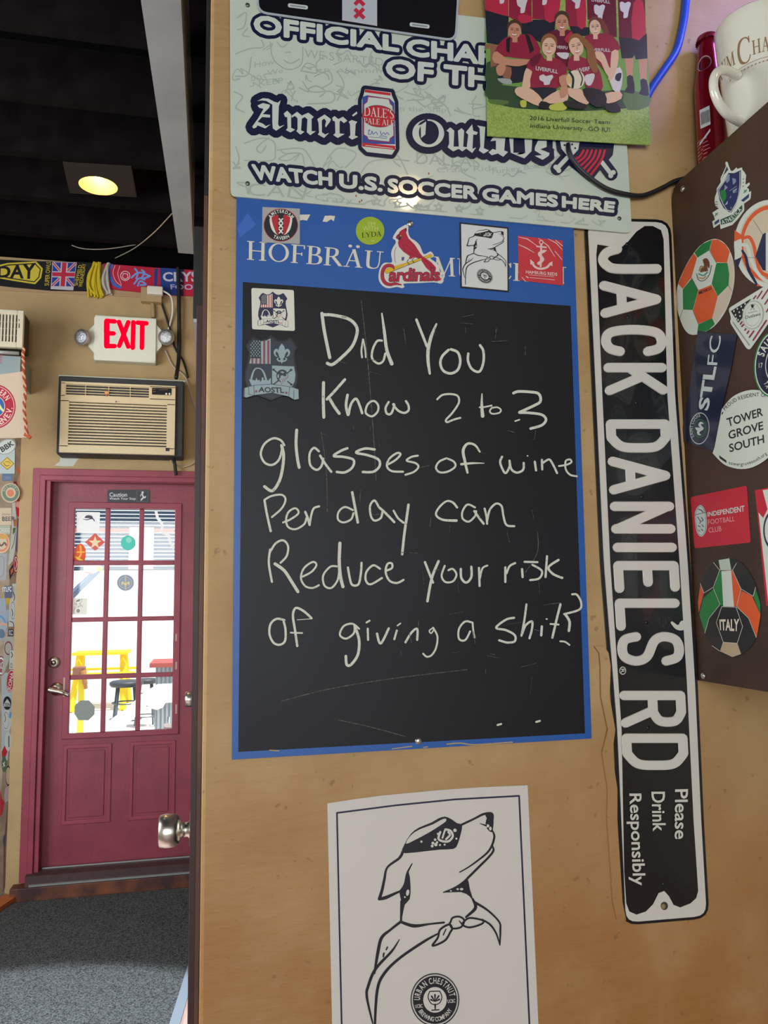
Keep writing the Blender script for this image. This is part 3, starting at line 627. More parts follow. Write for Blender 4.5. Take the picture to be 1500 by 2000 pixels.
Geo().lathe(mat('#ffdf9a', .5, emit=14, name='warm_bulb'), (c.x, c.y, zl), [(.045, .06), (.045, .085), (.001, .089)], 28).obj('bulb', t)
light('reflector_glow', 'POINT', (c.x, c.y, zl+.045), 1.0, (1, .74, .35), .02)
light('recessed_glow', 'SPOT', (c.x, c.y, zl+.03), 14, (1, .72, .4), .03, to=(c.x, c.y, 0), spot_size=1.9, spot_blend=.6)
# lamps above the bar, out of view: they shine on the glossy signs
_p = onY(795, 376, D-.0105); _k = (CH-.002-1.5)/(_p.z-1.5); GL = (_p.x*_k, 2*_p.y-_p.y*_k)     # where a ceiling lamp must sit to glint there
for i, (x, y) in enumerate((GL, (2.0, -1.9), (1.6, .3))):
    t = thing('bar_ceiling_light', 'warm recessed light in the ceiling over the bar', 'ceiling light', (x, y, CH), 'lights over the bar')
    Geo().lathe(mat('#2a2624', .5), (x, y, CH), [(.12, -.006), (.12, 0), (.09, .0)], 28).obj('trim_ring', t)
    Geo().lathe(mat('#ffcf8a', .5, emit=24), (x, y, CH), [(.001, -.008), (.085, -.008), (.085, .03)], 28).obj('bulb', t)
    light('bar_lamp_glow', 'SPOT', (x, y, CH-.03), 9, (1, .78, .5), .05, to=(x, y+.6, 0), spot_size=2.2, spot_blend=.7)
t = thing('added_mat_lamp', 'added cool lamp, out of view over the entrance mat', 'ceiling light', (-.75, 2.3, CH))  # unseen lamp, added to brighten the near part of the mat
Geo().lathe(mat('#ddeeff', .5, emit=6), (-.75, 2.3, CH), [(.001, -.002), (.09, -.002), (.09, .03)], 28).obj('bulb', t)
light('added_mat_spot', 'SPOT', (-.75, 2.3, CH-.03), 1000, (.86, .94, 1), .03, to=(-.75, 2.3, 0), spot_size=.78, spot_blend=.14)  # added spot, its cone sized so the bright pool stops before the door

# ------------------------------------------------------------------ the plaster wall: signs, board, poster
SW = Surf('Y', D)
WHT = mat('#dfe2d8', .35, name='white_print'); BLU = mat('#1b56a4', .45, name='blue_print'); NAVY = mat('#10173a', .35, name='navy_print'); INK = mat('#15141c', .5, name='black_ink')
SCREW = mat('#b9b8b0', .3, metal=.9)
def screw(parent, surf, px, py, h, r=.0045, m=SCREW):
    q = surf.p(px, py, h); n = surf.p(px, py, h+1)-q
    Geo().lathe(m, q, [(r, 0), (r*.95, r*.3), (r*.6, r*.55), (.0003, r*.6)], 20, n).obj('screw', parent)
# --- blue bordered chalkboard
a = Art(SW, h=.001); a.slab(BLU, [(462, 385), (1117, 449), (1152, 1441), (453, 1482)], .006)
tb = a.obj('chalkboard', label='large blue-bordered chalkboard with white handwriting on the plaster wall', cat='chalkboard'); hb = a.h
BRD = mat('#15161b', .5, noise=.3, ns=5, spec=.3, name='chalkboard_black')
a = Art(SW, h=hb); a.poly(BRD, [(474, 554), (1111, 600), (1139, 1431), (465, 1467)]); a.obj('writing_surface', tb)
IVO = mat('#d9d6c4', .4)
a = Art(SW, (440, 380), 3.75, hb); a.glyphs(IVO, 'HOFBRÄU', [(150, 352), (1160, 432), (1148, 560), (148, 488)])
a.o = (760, 380); a.glyphs(IVO, 'MÜNCHEN', [(312, 465), (1290, 545), (1290, 668), (308, 602)]); a.obj('title_lettering', tb, 'cream serif title lettering')
a = Art(SW, (440, 380), 3.75, hb+.0001)
for p in ([(540, 162), (620, 160), (595, 205), (560, 200), (545, 205)], [(725, 170), (770, 168), (800, 172), (790, 210), (770, 195), (740, 215), (708, 212)]): a.poly(IVO, p)
a.poly(mat('#3466bd', .5), [(85, 260), (160, 150), (225, 235), (105, 330)])
a.o, a.k = (440, 1300), 1.974
for l, w_ in (([(850, 300), (900, 296), (960, 302), (1100, 292)], 5), ([(640, 318), (715, 308)], 4), ([(760, 312), (775, 310)], 4), ([(170, 323), (205, 325)], 4)): a.stroke(mat('#a8946a'), l, w_)
a.obj('paint_scuffs', tb, 'worn spots and tape marks')
for x, y in ((799, 441), (815, 1446)): screw(tb, SW, x, y, hb, .006)
# chalk
def chalk_mat(name, lo, hi, c):
    m = bpy.data.materials.new(name); m.use_nodes = True; nt = m.node_tree; b = nt.nodes['Principled BSDF']
    tc = nt.nodes.new('ShaderNodeTexCoord'); n = nt.nodes.new('ShaderNodeTexNoise'); n.inputs['Scale'].default_value = 260; n.inputs['Detail'].default_value = 4
    r = nt.nodes.new('ShaderNodeMapRange'); r.inputs[1].default_value = lo; r.inputs[2].default_value = hi; x = nt.nodes.new('ShaderNodeMix'); x.data_type = 'RGBA'
    x.inputs[6].default_value = (*lin('#3a3c3e'), 1); x.inputs[7].default_value = (*lin(c), 1)
    nt.links.new(tc.outputs['Object'], n.inputs[0]); nt.links.new(n.outputs[0], r.inputs[0]); nt.links.new(r.outputs[0], x.inputs[0]); nt.links.new(x.outputs[2], b.inputs['Base Color']); b.inputs['Roughness'].default_value = .9
    return m
CHK = chalk_mat('chalk', .16, .42, '#d5d6c9'); CHF = chalk_mat('faint_chalk', .4, .75, '#77786f')
K = 1500/360
TR = {(600, 590): [([(115, 105), (135, 250), (178, 462)], 26), ([(125, 115), (200, 118), (320, 145), (385, 195), (400, 260), (360, 370), (270, 465), (200, 518), (158, 508)], 25), ([(448, 315), (435, 400), (440, 462)], 15), ([(450, 318), (465, 400), (470, 460)], 13),
 ([(600, 325), (560, 330), (525, 400), (522, 470), (570, 510), (610, 490), (628, 430)], 18), ([(600, 105), (620, 250), (640, 400), (680, 512)], [12, 24, 26, 30]), ([(880, 155), (925, 270), (965, 372)], 21), ([(1042, 190), (1000, 290), (975, 400), (975, 500), (988, 592)], [14, 26, 28, 26, 18]),
 ([(1140, 400), (1090, 450), (1074, 510), (1100, 570), (1160, 590), (1215, 560), (1235, 490), (1215, 420), (1160, 395)], 21), ([(1300, 430), (1298, 490), (1330, 555), (1390, 575), (1422, 500), (1422, 410), (1395, 362)], 20),
 ([(128, 665), (126, 800), (130, 945)], 25), ([(300, 640), (230, 720), (155, 800)], 22), ([(180, 800), (215, 860), (255, 915)], 24), ([(322, 765), (310, 850), (325, 925)], 22), ([(330, 925), (350, 840), (390, 795), (420, 850), (440, 912)], 20), ([(510, 818), (480, 850), (470, 910), (520, 938), (565, 900), (570, 850), (540, 815), (505, 820)], 17),
 ([(655, 822), (630, 870), (640, 915), (675, 915), (700, 850), (692, 842), (730, 890), (780, 910), (815, 890), (815, 850), (795, 815)], 18), ([(1048, 800), (1090, 765), (1160, 758), (1215, 775), (1222, 830), (1170, 910), (1120, 965), (1130, 985), (1180, 965), (1235, 950)], 16)],
 (800, 740): [([(577, 130), (575, 220), (582, 310)], [8, 22, 30]), ([(558, 240), (600, 237), (655, 225)], 13), ([(660, 240), (640, 270), (660, 292), (715, 285), (730, 260), (700, 240), (660, 245)], 13), ([(832, 125), (870, 112), (960, 115), (1035, 130), (1050, 190), (1000, 225), (880, 280)], 22), ([(880, 283), (960, 285), (1060, 300), (1095, 340), (1060, 385), (970, 412)], 21), ([(845, 352), (880, 340)], 12),
 ([(290, 652), (230, 680), (205, 730), (235, 765), (300, 760), (360, 720), (350, 680), (300, 655)], 16), ([(560, 600), (520, 545), (460, 535), (425, 590), (440, 680), (460, 768)], [14, 18, 20, 24, 22, 18]), ([(410, 700), (500, 692), (595, 692)], [20, 16, 6]), ([(740, 640), (725, 690), (765, 772), (800, 720), (800, 672)], 18), ([(800, 672), (815, 740), (860, 768), (910, 745), (915, 690)], 18), ([(1005, 680), (1015, 750)], 18), ([(1062, 665), (1065, 742)], 18), ([(1070, 690), (1120, 662), (1150, 700), (1185, 772)], 17), ([(1200, 715), (1260, 705), (1300, 685), (1290, 662), (1255, 675), (1255, 740), (1290, 785), (1345, 798)], 15), ([(943, 632), (948, 633)], 10)],
 (480, 840): [([(310, 130), (280, 90), (220, 75), (150, 120), (120, 200), (150, 270), (210, 290), (265, 250), (290, 170), (285, 130)], 18), ([(290, 140), (305, 220), (290, 350), (260, 440), (210, 500), (150, 465)], 24), ([(410, 8), (405, 120), (415, 230), (430, 310)], 24), ([(590, 180), (550, 152), (515, 200), (520, 290), (570, 330), (610, 300), (625, 240)], 18), ([(600, 215), (640, 280), (690, 345)], 19), ([(820, 155), (760, 180), (710, 218), (790, 225), (870, 250), (860, 310), (800, 350), (735, 347)], 20), ([(1040, 165), (960, 158), (890, 190), (980, 210), (1070, 245), (1080, 300), (1030, 345), (945, 347)], 20), ([(1150, 285), (1210, 250), (1250, 205), (1220, 195), (1160, 240), (1140, 300), (1180, 340), (1270, 345)], 17), ([(1390, 215), (1340, 225), (1300, 255), (1370, 275), (1395, 305), (1360, 345), (1290, 370)], 16),
 ([(150, 575), (170, 690), (200, 825)], 19), ([(150, 572), (210, 540), (290, 532), (320, 570), (290, 640), (210, 712)], 16), ([(300, 755), (360, 730), (425, 680), (400, 640), (345, 670), (325, 730), (340, 790), (400, 810), (470, 770), (490, 720)], 16), ([(480, 670), (500, 720), (515, 775)], 19), ([(515, 775), (530, 690), (550, 640), (592, 625)], 17), ([(865, 655), (800, 630), (750, 670), (745, 730), (790, 755), (850, 730), (870, 680)], 16), ([(860, 512), (880, 620), (905, 755)], 21), ([(1075, 630), (1040, 577), (1005, 620), (1010, 700), (1040, 740), (1090, 720), (1105, 670)], 17), ([(1080, 635), (1130, 680), (1200, 752)], 19), ([(1195, 660), (1230, 720), (1275, 757)], 17), ([(1315, 612), (1300, 720), (1280, 860), (1264, 1012)], 21)],
 (800, 860): [([(375, 550), (340, 510), (290, 500), (230, 550), (205, 610), (260, 650), (370, 657)], [18, 18, 15, 17, 17, 18, 22]), ([(520, 550), (460, 527), (420, 580), (420, 640), (470, 665), (520, 620), (530, 580)], 16), ([(515, 580), (550, 630), (590, 682)], 19), ([(598, 560), (612, 620), (618, 682)], 17), ([(618, 660), (640, 570), (690, 520), (735, 540), (750, 620), (775, 692), (838, 702)], 17)],
 (480, 1050): [([(195, 100), (185, 210), (210, 360)], 18), ([(195, 120), (240, 50), (300, 25), (340, 70), (330, 150), (280, 207)], 17), ([(235, 215), (310, 270), (370, 360), (420, 440)], 25), ([(455, 320), (530, 280), (570, 225), (540, 200), (470, 250), (445, 330), (480, 395), (540, 410), (590, 388)], 16), ([(735, 235), (680, 240), (625, 310), (635, 390), (690, 410), (740, 350), (755, 270)], 16), ([(760, 48), (755, 200), (765, 320), (785, 400)], 26), ([(825, 245), (840, 330), (860, 385), (910, 380), (930, 290), (935, 207)], 18), ([(1085, 255), (1030, 227), (975, 280), (970, 350), (1010, 380), (1100, 330)], 17), ([(1130, 272), (1180, 250), (1180, 212), (1145, 217), (1130, 280), (1160, 350), (1220, 370), (1275, 345)], 17),
 ([(310, 670), (250, 660), (200, 700), (190, 780), (220, 850), (270, 870), (315, 840), (320, 750), (305, 680)], 18), ([(530, 655), (470, 600), (405, 572), (380, 630), (395, 740), (415, 880)], 19), ([(362, 772), (455, 775)], 13), ([(415, 668), (530, 660)], 6), ([(915, 740), (860, 700), (790, 720), (760, 790), (810, 820), (870, 780), (880, 730)], 16), ([(880, 720), (915, 830), (905, 950), (850, 1030), (815, 1030), (808, 962)], 22), ([(985, 740), (988, 830)], 17), ([(975, 690), (1000, 675)], 15), ([(1060, 780), (1090, 860), (1155, 738)], 19), ([(1220, 755), (1200, 825)], 17), ([(1225, 715), (1250, 697)], 12), ([(1290, 850), (1340, 770), (1385, 742), (1385, 830)], 18)],
 (800, 1060): [([(180, 690), (150, 715), (165, 735), (190, 700)], 11), ([(180, 690), (215, 760), (205, 850), (170, 910), (130, 925), (100, 900)], 15), ([(500, 650), (440, 640), (390, 700), (390, 780), (440, 790), (480, 720)], 16), ([(500, 652), (505, 710), (515, 770)], 15), ([(835, 610), (770, 625), (690, 690), (770, 710), (840, 750), (840, 800), (780, 810), (715, 792)], 18), ([(935, 502), (920, 620), (895, 755)], 17), ([(900, 740), (930, 670), (980, 640), (980, 700), (960, 775)], 18), ([(1060, 680), (1055, 752)], 19), ([(1096, 620), (1102, 620)], 12), ([(1210, 502), (1180, 620), (1145, 770)], 19), ([(1130, 660), (1195, 665)], 15), ([(1305, 420), (1345, 425), (1378, 490), (1360, 545), (1240, 580)], 17), ([(1250, 580), (1285, 640), (1280, 715)], 21), ([(1210, 800), (1250, 805), (1285, 830)], 14),
 ([(115, 160), (150, 250), (180, 325)], 19), ([(225, 152), (170, 290), (135, 475)], 21), ([(275, 190), (250, 270), (280, 320), (340, 315), (370, 260), (340, 215), (305, 225)], 16), ([(405, 215), (410, 290), (450, 325), (490, 280), (490, 197)], 19), ([(552, 207), (557, 352)], 18), ([(560, 290), (580, 210), (620, 187)], 15), ([(765, 202), (765, 320)], 18), ([(775, 250), (800, 192), (845, 167)], 17), ([(900, 217), (905, 280)], 19), ([(920, 157), (1025, 160)], 17), ([(985, 182), (1060, 230), (1040, 290), (965, 305)], 17), ([(1102, 112), (1090, 280)], 18), ([(1195, 142), (1115, 200), (1150, 255), (1225, 287)], 19)]}
rows = [Art(SW, h=hb+.0003, step=8e-6) for _ in range(6)]
SPL = {(600, 590): (8, 0, 1), (800, 740): (6, 1, 2), (480, 840): (9, 2, 3), (800, 860): (9, 3, 3), (480, 1050): (9, 4, 5), (800, 1060): (12, 5, 4)}
for o_, ls in TR.items():
    for i, (p, w_) in enumerate(ls):
        n_, r1, r2 = SPL[o_]; a = rows[r1 if i < n_ else r2]; a.o, a.k = o_, K; a.stroke(CHK, p, w_, 7)
for a in rows: a.obj('chalk_line', tb)
a = Art(SW, h=hb+.0002, step=8e-6); rr = random.Random(3)
for p in ([(704, 590), (715, 690), (724, 800), (729, 870), (733, 940)], [(626, 845), (636, 920), (638, 1000)], [(550, 1368), (640, 1345), (760, 1325), (910, 1307)], [(660, 1405), (720, 1418), (790, 1437)], [(1047, 1040), (1046, 1080), (1023, 1118)]): a.stroke(CHF, p, 1.6)
for i in range(46):
    x, y = rr.uniform(600, 1110), rr.uniform(620, 1330); an = rr.choice((rr.uniform(-.3, .3), rr.uniform(1.3, 1.8))); l = rr.uniform(8, 34)
    a.line(CHF, [(x, y), (x+l*math.cos(an), y+l*math.sin(an))], rr.uniform(.6, 1.5))
for x, y in ((971, 1413), (1046, 1407)): a.line(mat('#cfcdbb', .6), [(x-4, y+1), (x+3, y-1)], 4)
a.obj('scratches', tb, 'faint chalk scratches')

# --- stickers on the board
GB = 'stickers on the chalkboard'
def stk(a, lab, g=None, cat='sticker', name='sticker'): return a.obj(name, label=lab, cat=cat, group=g)
HS = hb+.0006
a = Art(SW, (440, 380), 3.75, HS); a.slab(mat('#a7a8a6', .4), [(270, 108), (542, 120), (542, 378), (266, 365)], .0006)
RDD = mat('#b3232f', .45)
a.ell(RDD, 404, 240, 125, 120).ell(INK, 404, 240, 121, 116).poly(WHT, [(330, 180), (404, 168), (480, 180), (482, 235), (460, 290), (404, 320), (350, 290), (326, 235)], sm=3)
a.poly(RDD, [(336, 186), (360, 172), (385, 170), (385, 318), (350, 250)], sm=2).poly(RDD, [(472, 186), (448, 172), (422, 170), (422, 318), (460, 250)], sm=2).poly(INK, [(385, 168), (422, 168), (422, 318), (385, 318)])
for y in (208, 245, 285): a.line(WHT, [(392, y-14), (416, y+14)], 10).line(WHT, [(416, y-14), (392, y+14)], 10)
a.path(WHT, 'AMSTERDAM', ellpts(404, 240, 92, 88, 0, 16, 212, 330), 24, .02).path(WHT, 'TAVERN', ellpts(404, 240, 112, 108, 0, 16, 122, 55), 24, .02)
stk(a, 'grey square sticker with a black ring and red shield', GB)
a = Art(SW, (440, 380), 3.75, HS); a.slab(mat('#9ab52c', .4), ellpts(1054, 281, 104, 102), .0006); PG = mat('#c3d07a')
a.text(PG, "I'M", (1040, 215, 1090, 245)).text(PG, 'WITH', (1000, 248, 1112, 280)).glyphs(INK, 'LYDA', [(990, 296), (1136, 284), (1138, 320), (992, 332)]); a.line(PG, [(1065, 355), (1085, 352)], 6)
stk(a, 'round lime green sticker left of the red bird', GB)
# cardinal
a = Art(SW, (730, 430), 10, HS); CW = mat('#d9d8cf', .4); CRD = mat('#b01a3c', .45); CYL = mat('#d9b21c', .45)
base = [(560, 150), (610, 130), (655, 165), (650, 270), (695, 385), (790, 445), (880, 540), (950, 700), (1040, 668), (1085, 650), (1130, 690), (1145, 750), (1080, 785), (1170, 850), (1250, 930), (1265, 1035), (1330, 1080), (1365, 1125), (1340, 1180), (1330, 1240), (1280, 1275), (1150, 1250), (850, 1265), (570, 1275), (578, 1335), (530, 1362), (430, 1340), (280, 1365), (170, 1330), (90, 1230), (75, 1110), (110, 960), (190, 870), (335, 860), (318, 700), (350, 580), (405, 490), (400, 430), (355, 400), (365, 345), (440, 230), (500, 185)]
a.slab(CW, base, .0006, 3); a.stroke(mat('#5a5878'), [(412, 570), (385, 680), (390, 800), (405, 870)], 10); a.poly(mat('#4a4f96'), [(520, 760), (580, 760), (560, 830), (525, 830)])
a.poly(CRD, [(610, 190), (622, 215), (610, 290), (655, 395), (780, 520), (880, 680), (930, 745), (1000, 790), (1100, 860), (1190, 960), (1180, 1040), (1130, 1090), (1080, 1040), (1000, 970), (900, 820), (800, 770), (760, 760), (700, 800), (660, 790), (680, 740), (560, 660), (470, 560), (450, 480), (465, 430), (405, 385), (430, 335), (465, 310), (480, 270), (530, 230)])
a.poly(INK, [(455, 330), (495, 325), (525, 360), (500, 410), (470, 445), (458, 410)]).poly(mat('#8a2440'), [(405, 385), (430, 340), (485, 350), (478, 388), (430, 405)]).ell(CYL, 502, 348, 12).poly(INK, [(590, 215), (615, 195), (622, 240), (605, 280)])
for l in ([(540, 520), (600, 640), (740, 710), (880, 770)], [(600, 520), (700, 600), (800, 680), (900, 760)], [(960, 800), (1060, 900), (1130, 1060)]): a.stroke(mat('#7a1030'), l, 9)
a.line(INK, [(200, 1000), (870, 790), (1080, 705), (1112, 722), (1105, 755), (870, 828), (240, 1078), (205, 1060)], 10, True).poly(CYL, [(200, 1000), (340, 950), (870, 790), (1080, 705), (1112, 722), (1105, 755), (870, 828), (620, 913), (240, 1078), (205, 1060)]); a.poly(CRD, [(880, 770), (950, 750), (1000, 800), (930, 830)])
for l in ([(640, 860), (660, 900)], [(735, 835), (760, 870)], [(770, 765), (720, 820)], [(660, 805), (625, 850)]): a.line(INK, l, 13)
a.stroke(INK, [(370, 985), (345, 940), (270, 925), (190, 960), (150, 1060), (155, 1180), (210, 1265), (300, 1295), (400, 1278), (520, 1302)], [30, 60, 70, 70, 70, 70, 70, 60, 56, 16]); a.stroke(CRD, [(370, 985), (345, 940), (270, 925), (190, 960), (150, 1060), (155, 1180), (210, 1265), (300, 1295), (400, 1278), (510, 1300)], [24, 48, 56, 56, 56, 56, 56, 48, 44, 10])
for m_, o_ in ((INK, .045), (CRD, .024)): a.text(m_, 'ardinals', [(305, 985), (1265, 985), (1250, 1215), (275, 1232)], o_, .95)
a.poly(CRD, [(1230, 1180), (1310, 1175), (1275, 1200), (1285, 1222), (1230, 1210)]).ell(mat('#8a8a90'), 1310, 1118, 18, hole=6)
stk(a, 'die-cut sticker of a red bird perched on a yellow bat over red script', GB)
# masked dog drawing, used on the poster and on the small sticker
def dog(a, W_, logo=True):
    P = lambda pts, sm=3: a.poly(INK, pts, sm=sm)
    T = lambda pts, w_: a.stroke(INK, pts, w_)
    P([(540, 470), (553, 420), (600, 342), (655, 300), (740, 265), (790, 236), (835, 225), (880, 245), (915, 270), (950, 283), (938, 350), (918, 415), (890, 445), (800, 450), (690, 462), (600, 472)], 2)
    a.poly(W_, [(565, 410), (600, 352), (660, 312), (750, 278), (800, 250), (835, 238), (840, 255), (800, 285), (720, 335), (620, 388)], sm=2)
    a.stroke(W_, [(800, 330), (790, 380), (850, 395), (885, 360), (870, 322), (835, 312)], 15, closed=False); a.stroke(W_, [(832, 318), (815, 370)], 12); a.stroke(W_, [(855, 330), (866, 350), (840, 378)], 14)
    for x, y, r in ((672, 395, 8), (900, 318, 12), (910, 375, 7), (785, 342, 8), (765, 382, 9), (750, 405, 10), (745, 425, 10), (770, 415, 12), (798, 418, 7), (830, 416, 7), (778, 400, 8)): a.ell(W_, x, y, r, n=10)
    T([(935, 285), (1030, 240), (1095, 208), (1150, 204), (1160, 240)], [16, 14, 16, 16, 10])
    P([(1105, 208), (1148, 202), (1163, 245), (1160, 300), (1150, 332), (1120, 310), (1108, 270), (1116, 235)], 2); a.ell(W_, 1123, 288, 11, n=12).ell(W_, 1141, 306, 9, 13, n=12); T([(1070, 272), (1112, 286)], [4, 12])
    T([(1155, 320), (1168, 360), (1152, 420), (1120, 470), (1060, 520), (990, 570), (932, 603)], [10, 15, 15, 14, 12, 10, 8]); T([(1152, 420), (1162, 455), (1130, 500), (1060, 570), (1000, 630), (960, 668), (900, 708), (822, 740)], [12, 15, 15, 16, 16, 14, 12, 8])
    P([(985, 643), (1002, 720), (1028, 805), (1000, 768), (940, 738), (820, 742), (890, 712), (950, 680)], 2)
    for x, y, r in ((918, 718, 9), (945, 718, 12), (872, 730, 7)): a.ell(W_, x, y, r, r*.7, n=10)
    T([(1020, 785), (1040, 830), (1030, 860), (975, 908)], [14, 22, 22, 14])
    T([(545, 465), (520, 508), (440, 570), (420, 650), (405, 720), (385, 785)], [20, 18, 14, 18, 20, 22]); T([(385, 785), (430, 775), (520, 735), (552, 722)], [20, 24, 14, 14]); T([(608, 545), (575, 610), (558, 690), (522, 738)], [7, 14, 18, 12])
    P([(560, 690), (585, 600), (598, 700), (592, 785), (558, 825), (543, 900), (530, 900), (535, 800), (522, 740)], 2); a.ell(W_, 578, 742, 11, 22, 10, n=14).ell(W_, 559, 772, 6, n=10)
    T([(535, 800), (533, 930)], 15); T([(530, 940), (620, 968), (730, 955), (825, 945)], [18, 24, 12, 14])
    T([(530, 940), (460, 995), (400, 1050), (375, 1150), (352, 1290)], [18, 16, 22, 22, 14]); T([(522, 1060), (470, 1140), (360, 1260), (312, 1370), (300, 1450), (340, 1630)], [5, 16, 20, 20, 18, 10])
    T([(785, 1020), (680, 1080), (520, 1190), (420, 1290), (372, 1400), (355, 1640), (357, 1800)], [10, 18, 18, 20, 20, 16, 14])
    for p in ([(412, 1165), (418, 1150), (412, 1178)], [(432, 1130), (440, 1112)]): T(p, 10)
    for p, w_ in (([(870, 940), (885, 912), (930, 905), (962, 930), (942, 975), (885, 985), (865, 955)], 13), ([(960, 940), (1000, 914), (1088, 930), (1080, 955), (1000, 978), (950, 960)], 13), ([(860, 958), (800, 992), (782, 1050), (747, 1103), (830, 1068), (868, 1010), (880, 985)], 14)): a.stroke(INK, p, w_, closed=True)
    T([(820, 1030), (838, 990)], 8); T([(930, 935), (945, 955)], 8)
    T([(1030, 805), (1120, 860), (1200, 940), (1208, 1000), (1205, 1098)], [18, 14, 12, 14, 8]); T([(1085, 925), (1140, 960), (1180, 1020), (1205, 1098)], [12, 14, 12, 8])
    ry = 1.09
    a.ell(INK, 763, 1470, 166, 166*ry, hole=7); a.ell(INK, 763, 1470, 150, 150*ry); a.ell(W_, 763, 1470, 80, 80*ry)
    if logo:
        a.path(W_, 'URBAN CHESTNUT', ellpts(763, 1470, 102, 102*ry, 0, 24, 178, 350), 40, .015).path(W_, 'BREWING COMPANY', ellpts(763, 1470, 134, 134*ry, 0, 24, 148, 28), 30, .015)
        a.text(W_, 'UCBC', [(627, 1502), (678, 1498), (680, 1522), (629, 1526)], .01).text(W_, 'UCBC', [(848, 1468), (900, 1464), (902, 1488), (850, 1492)], .01)
    a.stroke(INK, [(728, 1412), (716, 1450), (735, 1492), (763, 1502), (795, 1490), (810, 1450), (795, 1410)], 7); a.line(INK, [(730, 1412), (795, 1410)], 7).line(INK, [(764, 1502), (765, 1535)], [14, 7]).line(INK, [(742, 1540), (790, 1537)], 8)
    for x, y in ((740, 1445), (763, 1435), (788, 1443), (735, 1468), (792, 1466)): a.line(INK, [(763, 1480), (x, y)], [5, 12])
a = Art(SW, (760, 380), 3.75, HS); PW = mat('#d6d9d6', .4)
a.slab(INK, [(505, 218), (862, 255), (865, 728), (512, 696)], .0006); a.poly(PW, [(517, 230), (852, 266), (855, 716), (523, 685)])
a.aff = (.3445, 0, 425.4, .0805, .2796, 139.5); dog(a, PW)
for p, w_ in (): pass
stk(a, 'small white sticker of a masked dog with a black frame', GB)
a = Art(SW, (760, 380), 3.75, HS); RH = mat('#c4343f', .45); PK = mat('#e3c3bf')
a.slab(RH, [(930, 315), (1256, 352), (1260, 680), (938, 640)], .0006)
for p in ([(935, 325), (1000, 340), (1070, 390)], [(935, 380), (990, 405), (1050, 440)], [(1080, 335), (1150, 390), (1200, 470)], [(1150, 340), (1210, 370), (1255, 420)], [(1205, 350), (1255, 390)], [(1200, 430), (1250, 490)], [(960, 620), (985, 650)]): a.line(PK, p, [3, 7, 3][:len(p)] if len(p) > 2 else 5)
a.ell(PK, 1100, 365, 16, 18, hole=7).line(PK, [(1068, 395), (1135, 402)], 11).line(PK, [(1100, 380), (1095, 540)], 14).stroke(PK, [(1030, 510), (1055, 545), (1095, 558), (1140, 548), (1165, 520)], 16).poly(PK, [(1018, 488), (1050, 515), (1020, 530)]).poly(PK, [(1180, 503), (1150, 525), (1182, 540)])
a.stroke(PK, [(1120, 430), (1085, 450), (1110, 490), (1080, 520)], 22); a.line(PK, [(1105, 440), (1135, 425)], 9)
a.text(PK, 'HAMBURG REDS', [(988, 570), (1215, 588), (1215, 610), (988, 592)], .02).line(PK, [(1010, 603), (1190, 617)], 3).line(PK, [(1015, 622), (1195, 640)], 4).line(PK, [(990, 615), (1003, 624)], 8)
stk(a, 'square red sticker with a white anchor', GB)
